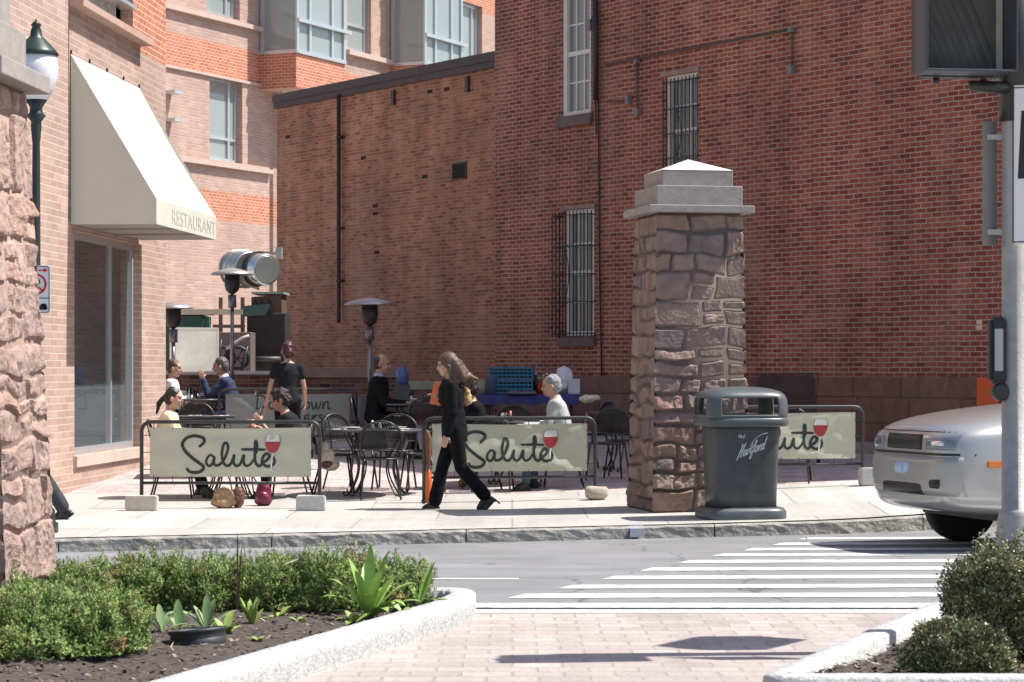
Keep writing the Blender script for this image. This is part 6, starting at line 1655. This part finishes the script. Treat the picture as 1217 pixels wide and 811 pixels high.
# push button unit
t = thing('push_button_sign', 'black pedestrian push button housing with pale face on the left of the pole', 'push button', (sx(1184), D-.02, 0))
mb = MB(); mb.box((0, 0, (sz(377)+sz(456))/2), (20*s, .10, sz(377)-sz(456)), bev=.02); mb.build('housing', mat('button_black', (.014, .016, .024), .45), t)
mb = MB(); mb.box((.0, -.055, (sz(391)+sz(441))/2), (10*s, .012, sz(391)-sz(441)), bev=.003); mb.build('face', mat('button_face', (.40, .43, .45), .5, .05), t)
mb = MB(); mb.cyl((.02, 0, sz(466)), .05, .09, 18, axis=(0, 1, 0), bev=.01); mb.build('button', BLK2, t)
# ------------------------------------------------------------------ planting beds
def bed(name, label, inner_outer, z, m):
    pass
def strip(name, pts, wd, h, side, m, label, base=0.004):
    """granite edging along a polyline; side: +1 body to the left of travel"""
    n = len(pts); L = []; acc = 0
    mb = MB()
    for i, p in enumerate(pts):
        p = Vector(p); d = Vector(pts[min(i+1, n-1)])-Vector(pts[max(i-1, 0)]); d.normalize(); nn = Vector((-d.y, d.x))*side
        prof = [(0, base-.05), (0, .05), (.0, h*.55), (.004, h-.02), (.018, h-.003), (wd*.5, h), (wd-.02, h-.002), (wd, h-.015), (wd, base-.05)]
        row = []
        for o_, z in prof:
            k = noise.noise(Vector((p.x*14+o_*3, p.y*14, z*30)))*.006
            q = p+nn*(o_+(k-.003 if o_ < .01 and z > .01 else 0)); row.append(mb.bm.verts.new((q.x, q.y, z+(k*.5 if z > .04 else 0))))
        L.append(row)
    for a, b in zip(L, L[1:]):
        for j in range(len(a)-1): 
            f = mb.bm.faces.new((a[j], a[j+1], b[j+1], b[j])); f.smooth = True
    mb.bm.faces.new(L[0]); mb.bm.faces.new(L[-1][::-1])
    o = mb.build(name, m); return tag(o, label, 'edging')
def dens(pts, k=12, step=.04):
    out = []
    for a, b in zip(pts, pts[1:]):
        a, b = Vector(a), Vector(b); n = max(1, int((b-a).length/step))
        out += [a+(b-a)*i/n for i in range(n)]
    return out+[Vector(pts[-1])]
def rp_(x, y, z=0): Y = F*(HC-z)/(y-HY); return ((x-CX)/F*Y, Y)
e0 = rp_(345, 811); e1 = rp_(540, 748)
dr = (Vector(e1)-Vector(e0)).normalized()
start = Vector(e0)-dr*3.0
tip = Vector(rp_(560, 735)); 
arc = [tuple(start), tuple(Vector(e0)), tuple(Vector(e1))]
c0 = Vector(e1); 
back = [(-.235, 15.55), (-.24, 15.78), (-.30, 15.93), (-.42, 16.0), (-.60, 16.03), (-5.5, 16.03)]
path = dens(arc+back)
strip('bed_edging', path, .17, .165, 1, GRAN, 'pale rounded granite edging of the left planting bed')
def soil(name, poly, z, label):
    mb = MB(); xs_ = [p[0] for p in poly]; ys_ = [p[1] for p in poly]
    def inside(x, y):
        c = False; j = len(poly)-1
        for i in range(len(poly)):
            if (poly[i][1] > y) != (poly[j][1] > y) and x < (poly[j][0]-poly[i][0])*(y-poly[i][1])/(poly[j][1]-poly[i][1])+poly[i][0]: c = not c
            j = i
        return c
    st_ = .035; nx = int((max(xs_)-min(xs_))/st_); ny = int((max(ys_)-min(ys_))/st_); V_ = {}
    for i in range(nx+1):
        for j in range(ny+1):
            x = min(xs_)+i*st_; y = min(ys_)+j*st_
            if inside(x, y): V_[i, j] = mb.bm.verts.new((x, y, z+.03*noise.noise(Vector((x*1.7, y*1.7, 0)))+.018*noise.noise(Vector((x*9, y*9, 2)))+.012*noise.noise(Vector((x*28, y*28, 5)))))
    for (i, j) in V_:
        if (i+1, j) in V_ and (i, j+1) in V_ and (i+1, j+1) in V_: mb.bm.faces.new((V_[i, j], V_[i+1, j], V_[i+1, j+1], V_[i, j+1]))
    # bark chips
    rnd = random.Random(4); ks = list(V_.values())
    for _ in range(6500):
        v = rnd.choice(ks).co; d = Vector((rnd.uniform(-1, 1), rnd.uniform(-1, 1), rnd.uniform(-.2, .5))).normalized(); l = rnd.uniform(.008, .038); w_ = d.cross(Vector((0, 0, 1))).normalized()*l*.3
        c = v+Vector((rnd.uniform(-.02, .02), rnd.uniform(-.02, .02), .006)); mb.face([c-d*l/2-w_, c+d*l/2-w_, c+d*l/2+w_, c-d*l/2+w_], 1 if rnd.random() < .8 else 2)
    o = mb.build(name, [SOIL, mat('bark_chip', (.10, .075, .06), .9, .4, 30), mat('dry_chip', (.34, .27, .2), .9, .3, 30)], norm=False); return tag(o, kind='structure')
inn = [tuple(start+Vector((-dr.y, dr.x))*.15), tuple(Vector(e0)+Vector((-dr.y, dr.x))*.15), tuple(Vector(e1)+Vector((-dr.y, dr.x))*.15+dr*.1), (-.39, 15.7), (-.5, 15.88), (-5.5, 15.9), (-5.5, start.y)]
soil('planting_soil', inn, .10, '')
# right bed
r0 = rp_(912, 812); r1 = rp_(1100, 742)
rpath = [(4.6, 11.55), (1.40, 11.62), (1.27, 11.66), (1.22, 11.76), (1.27, 11.88)]
dd = (Vector(r1)-Vector((1.27, 11.88)))
rpath += [tuple(Vector((1.27, 11.88))+dd*1.0), tuple(Vector((1.27, 11.88))+dd*1.35+Vector((.15, 0))), (4.8, 15.5)]
strip('bed_edging', dens(rpath)[::-1], .16, .13, 1, GRAN, 'pale granite edging of the right planting bed')
soil('planting_soil', [(1.42, 11.72), (4.6, 11.68), (4.8, 15.3), (2.9, 15.3), (2.63, 14.3), (1.45, 11.95)], .09, '')
# ------------------------------------------------------------------ shrubs
LG = [mat('needle_dark', (.095, .145, .035), .6, .3, 8), mat('needle_mid', (.22, .32, .08), .6, .3, 8), mat('needle_light', (.38, .46, .15), .6, .25, 8), mat('needle_dry', (.36, .25, .12), .7, .3, 8)]
LB = [mat('box_dark', (.09, .105, .045), .4, .3, 8), mat('box_mid', (.23, .24, .12), .35, .3, 8), mat('box_light', (.42, .41, .24), .35, .25, 8), mat('box_red', (.16, .075, .035), .5, .3, 8)]
BARK = mat('twig_bark', (.10, .07, .05), .9, .3, 30)
def shrub(name, label, c, rx, ry, h, n, seed, kind='needle', group=None, cat='shrub'):
    rnd = random.Random(seed); t = thing(name, label, cat, c, 0, group)
    mb = MB(); w = MB(); lm = 1 if kind == 'needle' else .85; cth = -.30 if kind == 'needle' else -.45
    lum = lambda th, ph: .93+.34*lm*noise.noise(Vector((math.cos(th)*2.2, math.sin(th)*2.2, ph*2.4+seed)))+.10*noise.noise(Vector((math.cos(th)*6, math.sin(th)*6, ph*6+seed)))
    for i in range(14):
        a = rnd.uniform(0, 6.283); tip = Vector((rx*.7*math.cos(a), ry*.7*math.sin(a), h*rnd.uniform(.4, .85))); w.tube([Vector((0, 0, 0)), tip*.5+Vector((0, 0, .03)), tip], [.012, .008, .003], 5)
    w.build('stems', BARK, t)
    for i in range(n):
        th = rnd.uniform(0, 2*math.pi); ph = math.asin(rnd.random()**.8); rr = rnd.uniform(.62, 1.0)**.6 if rnd.random() < .8 else rnd.uniform(.3, .8)
        k = lum(th, ph)*rr
        p = Vector((rx*k*math.cos(ph)**.6*math.cos(th), ry*k*math.cos(ph)**.6*math.sin(th), h*(.06+.94*k*math.sin(ph))))
        if p.z < .0: continue
        nrm = Vector((p.x/rx**1.5, p.y/ry**1.5, p.z/h**1.4)).normalized()
        clump = noise.noise(Vector((p.x*9, p.y*9, p.z*9+seed)))
        if clump < cth: continue
        r_ = rnd.random()+clump*.55
        if kind == 'needle':
            d = (nrm*.7+Vector((rnd.uniform(-.9, .9), rnd.uniform(-.9, .9), rnd.uniform(-.1, .9)))).normalized(); ln = rnd.uniform(.018, .038)
            mi = 0 if r_ < .35 else 1 if r_ < .85 else 2
            if rnd.random() < .03 or noise.noise(Vector((p.x*7, p.y*7, p.z*7+seed*3))) > .52: mi = 3
            x = frame(d)
            for q_ in range(7):
                a = q_*2.4+rnd.random(); sd = x @ Vector((math.cos(a), math.sin(a), 0)); b = p+d*ln*q_/7*.9; e = b+(d*.55+sd*.8)*rnd.uniform(.010, .017); wv = d.cross(sd)*.0032
                f = mb.face([b-wv, b+wv, e], mi)
            wv = x @ Vector((.0028, 0, 0)); mb.face([p-d*.02-wv, p-d*.02+wv, p+d*ln], mi)
        else:
            mi = 0 if r_ < .35 else 1 if r_ < .9 else 2
            if rnd.random() < .03: mi = 3
            for q_ in range(3):
                d = (nrm*.6+Vector((rnd.uniform(-1, 1), rnd.uniform(-1, 1), rnd.uniform(-.4, 1)))).normalized(); sd = d.cross(Vector((rnd.uniform(-1, 1), rnd.uniform(-1, 1), rnd.uniform(-1, 1)))).normalized()
                l = rnd.uniform(.012, .022); b = p+Vector((rnd.uniform(-.012, .012), rnd.uniform(-.012, .012), rnd.uniform(-.012, .012))); up = d.cross(sd)*.002
                mb.face([b, b+d*l*.5+sd*l*.34+up, b+d*l, b+d*l*.5-sd*l*.34+up], mi)
    mb.build('foliage', LG if kind == 'needle' else LB, t, norm=False)
    return t
def gp(x, Y, z=.09): return Vector(((x-CX)/F*Y, Y, z))
GS = 'low juniper shrubs in the left planting bed'
for i, (x, Y, rx, ry, h, n, lb) in enumerate((
    (95, 15.15, .33, .34, .34, 5200, 'juniper at the left end of the back row, touching the pillar'), (172, 15.25, .33, .32, .37, 5200, 'juniper in the back row behind the yellow dandelion'), (248, 15.2, .33, .32, .35, 5200, 'juniper in the back row behind the black pipe end'),
    (322, 15.2, .34, .33, .37, 5400, 'middle juniper of the back row, right of the pipe end'), (396, 15.15, .34, .33, .41, 5600, 'tallest juniper of the back row, left of the large dock plant'), (462, 15.35, .30, .30, .33, 4600, 'juniper at the right end of the back row by the edging'))):
    shrub('juniper_shrub', lb, gp(x, Y), rx, ry, h, n, 20+i, 'needle', GS)
shrub('juniper_shrub', 'large juniper in the left foreground corner', gp(20, 12.75), .46, .50, .40, 12000, 40, 'needle', GS)
shrub('juniper_shrub', 'juniper right of the large foreground one, beside the mulch', gp(112, 12.95), .34, .46, .35, 9000, 41, 'needle', GS)
shrub('box_shrub', 'large rounded box hedge at the right edge below the signal pole', gp(1208, 12.85, .08), .44, .36, .63, 22000, 50, 'leaf')
shrub('box_shrub', 'small low box shrub in front of the large hedge', gp(1137, 12.1, .08), .29, .18, .27, 8500, 51, 'leaf')
shrub('box_shrub', 'box hedge continuing out of the right edge of the frame', gp(1370, 13.2, .08), .40, .36, .50, 3500, 52, 'leaf')
# broad leaved weeds
LFG = mat('dock_leaf', (.27, .42, .10), .45, .2, 12); LFB = mat('leaf_blue_green', (.22, .33, .13), .5, .2, 12); LFY = mat('dandelion_leaf', (.25, .34, .08), .5, .2, 12)
def weed(name, label, p, leaves, m, cat='plant', sc_=1):
    leaves = [(a, e, l*sc_, w*sc_, d) for a, e, l, w, d in leaves]
    t = thing(name, label, cat, p); 
    for (az, el, ln, wd, droop) in leaves:
        mb = MB(); n = 10; a, e = R(az), R(el); d = Vector((math.cos(a)*math.cos(e), math.sin(a)*math.cos(e), math.sin(e))); sd = Vector((-math.sin(a), math.cos(a), 0)); L_ = []
        pos = Vector((0, 0, 0))
        for i in range(n+1):
            s_ = i/n; w_ = wd*max(0, math.sin(math.pi*min(1, .04+.96*s_**1.35)))**.85*.55*(1+.10*math.sin(i*2.3+az))+.003
            if i == n: w_ = .001
            dd_ = (d+Vector((0, 0, -droop*s_*s_))).normalized(); nn = sd.cross(dd_)
            L_.append((pos+sd*w_-nn*w_*.25, pos.copy(), pos-sd*w_-nn*w_*.25)); pos = pos+dd_*ln/n
        vv_ = [[mb.bm.verts.new(q_) for q_ in r_] for r_ in L_]
        for A, B in zip(vv_, vv_[1:]):
            for j in (0, 1): f = mb.bm.faces.new((A[j], A[j+1], B[j+1], B[j])); f.smooth = True
        mb.build('leaf', m, t, norm=False)
    return t
rnd = random.Random(8)
for i, (x, Y, n_, l_, lb) in enumerate(((420, 14.35, 7, .14, 'pale leafy seedling at the foot of the large dock plant'), (478, 14.75, 8, .12, 'low leafy clump between the dock plant and the right end of the bed'), (268, 13.75, 9, .15, 'fresh green rosette right of the black pipe end'), (150, 13.45, 7, .17, 'broad leaved rosette beside the dandelion'), (330, 14.5, 8, .13, 'yellowish weed under the middle juniper'))):
    weed('leafy_weed', lb, gp(x, Y), [(j*360/n_+rnd.uniform(-15, 15), rnd.uniform(20, 65), l_*rnd.uniform(.7, 1.2), l_*.28, rnd.uniform(.4, 1.3)) for j in range(n_)], LFG if i % 2 else LFY)
weed('dock_plant', 'large bright green dock plant near the right end of the left bed', gp(438, 14.55), [(80, 84, .36, .042, .1), (30, 74, .34, .05, .4), (150, 72, .31, .045, .5), (175, 58, .28, .05, .9), (5, 52, .30, .052, 1.0), (-15, 34, .28, .05, .8), (195, 44, .26, .045, 1.0), (240, 70, .27, .045, .6), (300, 68, .28, .045, .6), (330, 45, .24, .055, 1.4), (-60, 35, .22, .05, 1.1), (350, 16, .24, .05, .7), (100, 62, .30, .045, .5), (185, 25, .18, .04, .6), (-35, 60, .30, .045, .8), (215, 62, .26, .04, .8), (270, 50, .24, .05, .9), (60, 50, .26, .05, .9)], LFG, sc_=1.3)
weed('dock_plant', 'small green dock plant on the edging at the right end of the left bed', gp(498, 15.15, .12), [(60, 60, .24, .05, .3), (20, 70, .26, .045, .2), (-10, 20, .18, .06, .5), (150, 65, .16, .04, .5), (-40, 25, .13, .05, .4), (200, 30, .12, .05, .6)], LFG, sc_=1.15)
weed('leafy_weed', 'grey green broad leaved weed behind the black pipe end', gp(245, 14.0), [(20, 38, .25, .055, .7), (165, 42, .24, .055, .9), (90, 78, .22, .04, .3), (-10, 52, .18, .04, .8), (150, 62, .17, .035, .5), (-30, 20, .16, .05, .4), (200, 15, .16, .04, .3), (60, 68, .20, .05, .4)], LFB)
weed('leafy_weed', 'pair of upright pale leaves left of the black pipe end', gp(192, 13.9), [(120, 76, .17, .04, .4), (60, 56, .18, .04, 1.0), (175, 45, .14, .035, .8), (10, 25, .16, .05, .5), (200, 65, .10, .04, .4)], LFB)
weed('leafy_weed', 'upright leaf cluster between the two junipers in the left bed', gp(212, 13.95), [(100, 82, .19, .045, .2), (30, 60, .15, .04, .6), (150, 55, .13, .04, .8), (0, 30, .12, .04, .6)], LFB)
dn = weed('dandelion', 'dandelion with one yellow flower behind the foreground juniper', gp(134, 13.6), [(20, 60, .24, .05, .2), (170, 25, .22, .06, .4), (100, 70, .16, .04, .4), (40, 45, .18, .04, .5), (-20, 15, .22, .06, .3)], LFY)
mb = MB(); mb.ell((0, 0, .19), (.016, .016, .01), u=10, v=6); mb.tube([(0, 0, 0), (.0, 0, .18)], .003, 5); mb.build('flower', mat('dandelion_yellow', (.75, .55, .02), .6), dn)
weed('leafy_weed', 'spiky pale green weed in front of the middle juniper', gp(300, 14.15), [(a, rnd.uniform(45, 80), rnd.uniform(.12, .2), .022, .3) for a in range(0, 360, 26)], LFY)
weed('leafy_weed', 'tiny weed seedling in the mulch near the left granite edging', gp(306, 13.35), [(a, 35, .07, .022, .3) for a in range(0, 360, 60)], LFY)
weed('leafy_weed', 'small bright seedling right of the spiky weed', gp(355, 14.3), [(a, 40, .08, .025, .3) for a in range(10, 360, 70)], LFY)
weed('leafy_weed', 'dry tall weed stalk rising above the middle juniper', gp(282, 14.9), [(90, 88, .50, .004, .0), (60, 84, .43, .004, .1), (200, 76, .38, .006, .2)], mat('dry_stalk', (.16, .10, .06), .8))
# black corrugated pipe end in the bed
t = thing('drain_pipe_end', 'black plastic rim of a buried drain pipe in the left bed mulch', 'pipe', gp(236, 13.35, .10)); t.rotation_euler = (R(-4.5), R(-5), R(10))
mb = MB(); mb.lathe([(.155, -.06), (.155, .02), (.148, .025), (.158, .035), (.15, .045), (.162, .055), (.164, .072), (.150, .074), (.145, .06), (.145, -.05)], n=40); mb.build('rim', BLK2, t)
mb = MB(); mb.cyl((0, 0, .035), .146, .02, 32); mb.build('lid', mat('lid_black', (.02, .021, .024), .4), t)
# fallen twigs
for i, (x, Y, z, L_, lb) in enumerate(((108, 14.6, .40, .12, 'dry grey twig lying on the back row juniper near the pillar'), (345, 14.9, .40, .12, 'dry twig on top of the middle juniper'), (205, 12.85, .115, .14, 'thin dry twig on the mulch beside the foreground juniper'))):
    mb = MB(); mb.tube([(-L_/2, 0, 0), (0, .01, .012), (L_/2, -.01, .03)], [.004, .005, .002], 5); o = mb.build('twig', mat('dry_twig', (.45, .38, .30), .9, .2)); o.location = gp(x, Y, z); o.rotation_euler = (0, 0, i*.9); tag(o, lb, 'twig')
# ------------------------------------------------------------------ camera, light
cam = bpy.data.cameras.new('Camera'); co = bpy.data.objects.new('Camera', cam); COL.objects.link(co)
co.location = (0, 0, HC); co.rotation_euler = (R(90), 0, 0)
cam.sensor_width = 36; cam.lens = 36*F/1217; cam.shift_y = (HY-405.5)/1217; cam.clip_end = 5000; cam.clip_start = .5
cam.dof.use_dof = True; cam.dof.focus_distance = 25.5; cam.dof.aperture_fstop = 8
sc.camera = co
EL, AZ = 58, 4      # sun elevation; azimuth from +X toward +Y
w = bpy.data.worlds.new('World'); sc.world = w; w.use_nodes = True
N = w.node_tree.nodes; L = w.node_tree.links
sky = N.new('ShaderNodeTexSky'); sky.sky_type = 'NISHITA'; sky.sun_disc = False
sky.sun_elevation = R(EL); sky.sun_rotation = R(90-AZ); sky.air_density = 1; sky.dust_density = 1.5; sky.ozone_density = 1
bg = N['Background']; bg.inputs['Strength'].default_value = .105
L.new(sky.outputs[0], bg.inputs[0])
sl = bpy.data.lights.new('sun', 'SUN'); so = bpy.data.objects.new('sun', sl); COL.objects.link(so)
sl.energy = 5.0; sl.angle = R(.53); sl.color = (1, .96, .90)
dv = Vector((math.cos(R(EL))*math.cos(R(AZ)), math.cos(R(EL))*math.sin(R(AZ)), math.sin(R(EL))))
so.rotation_euler = dv.to_track_quat('Z', 'Y').to_euler(); so.location = (20, 0, 30)
vs = sc.view_settings; vs.view_transform = 'Standard'; vs.look = 'None'; vs.exposure = .52; vs.gamma = 1; vs.use_curve_mapping = False
sc.render.engine = 'CYCLES'
sc.cycles.max_bounces = 8; sc.cycles.diffuse_bounces = 4
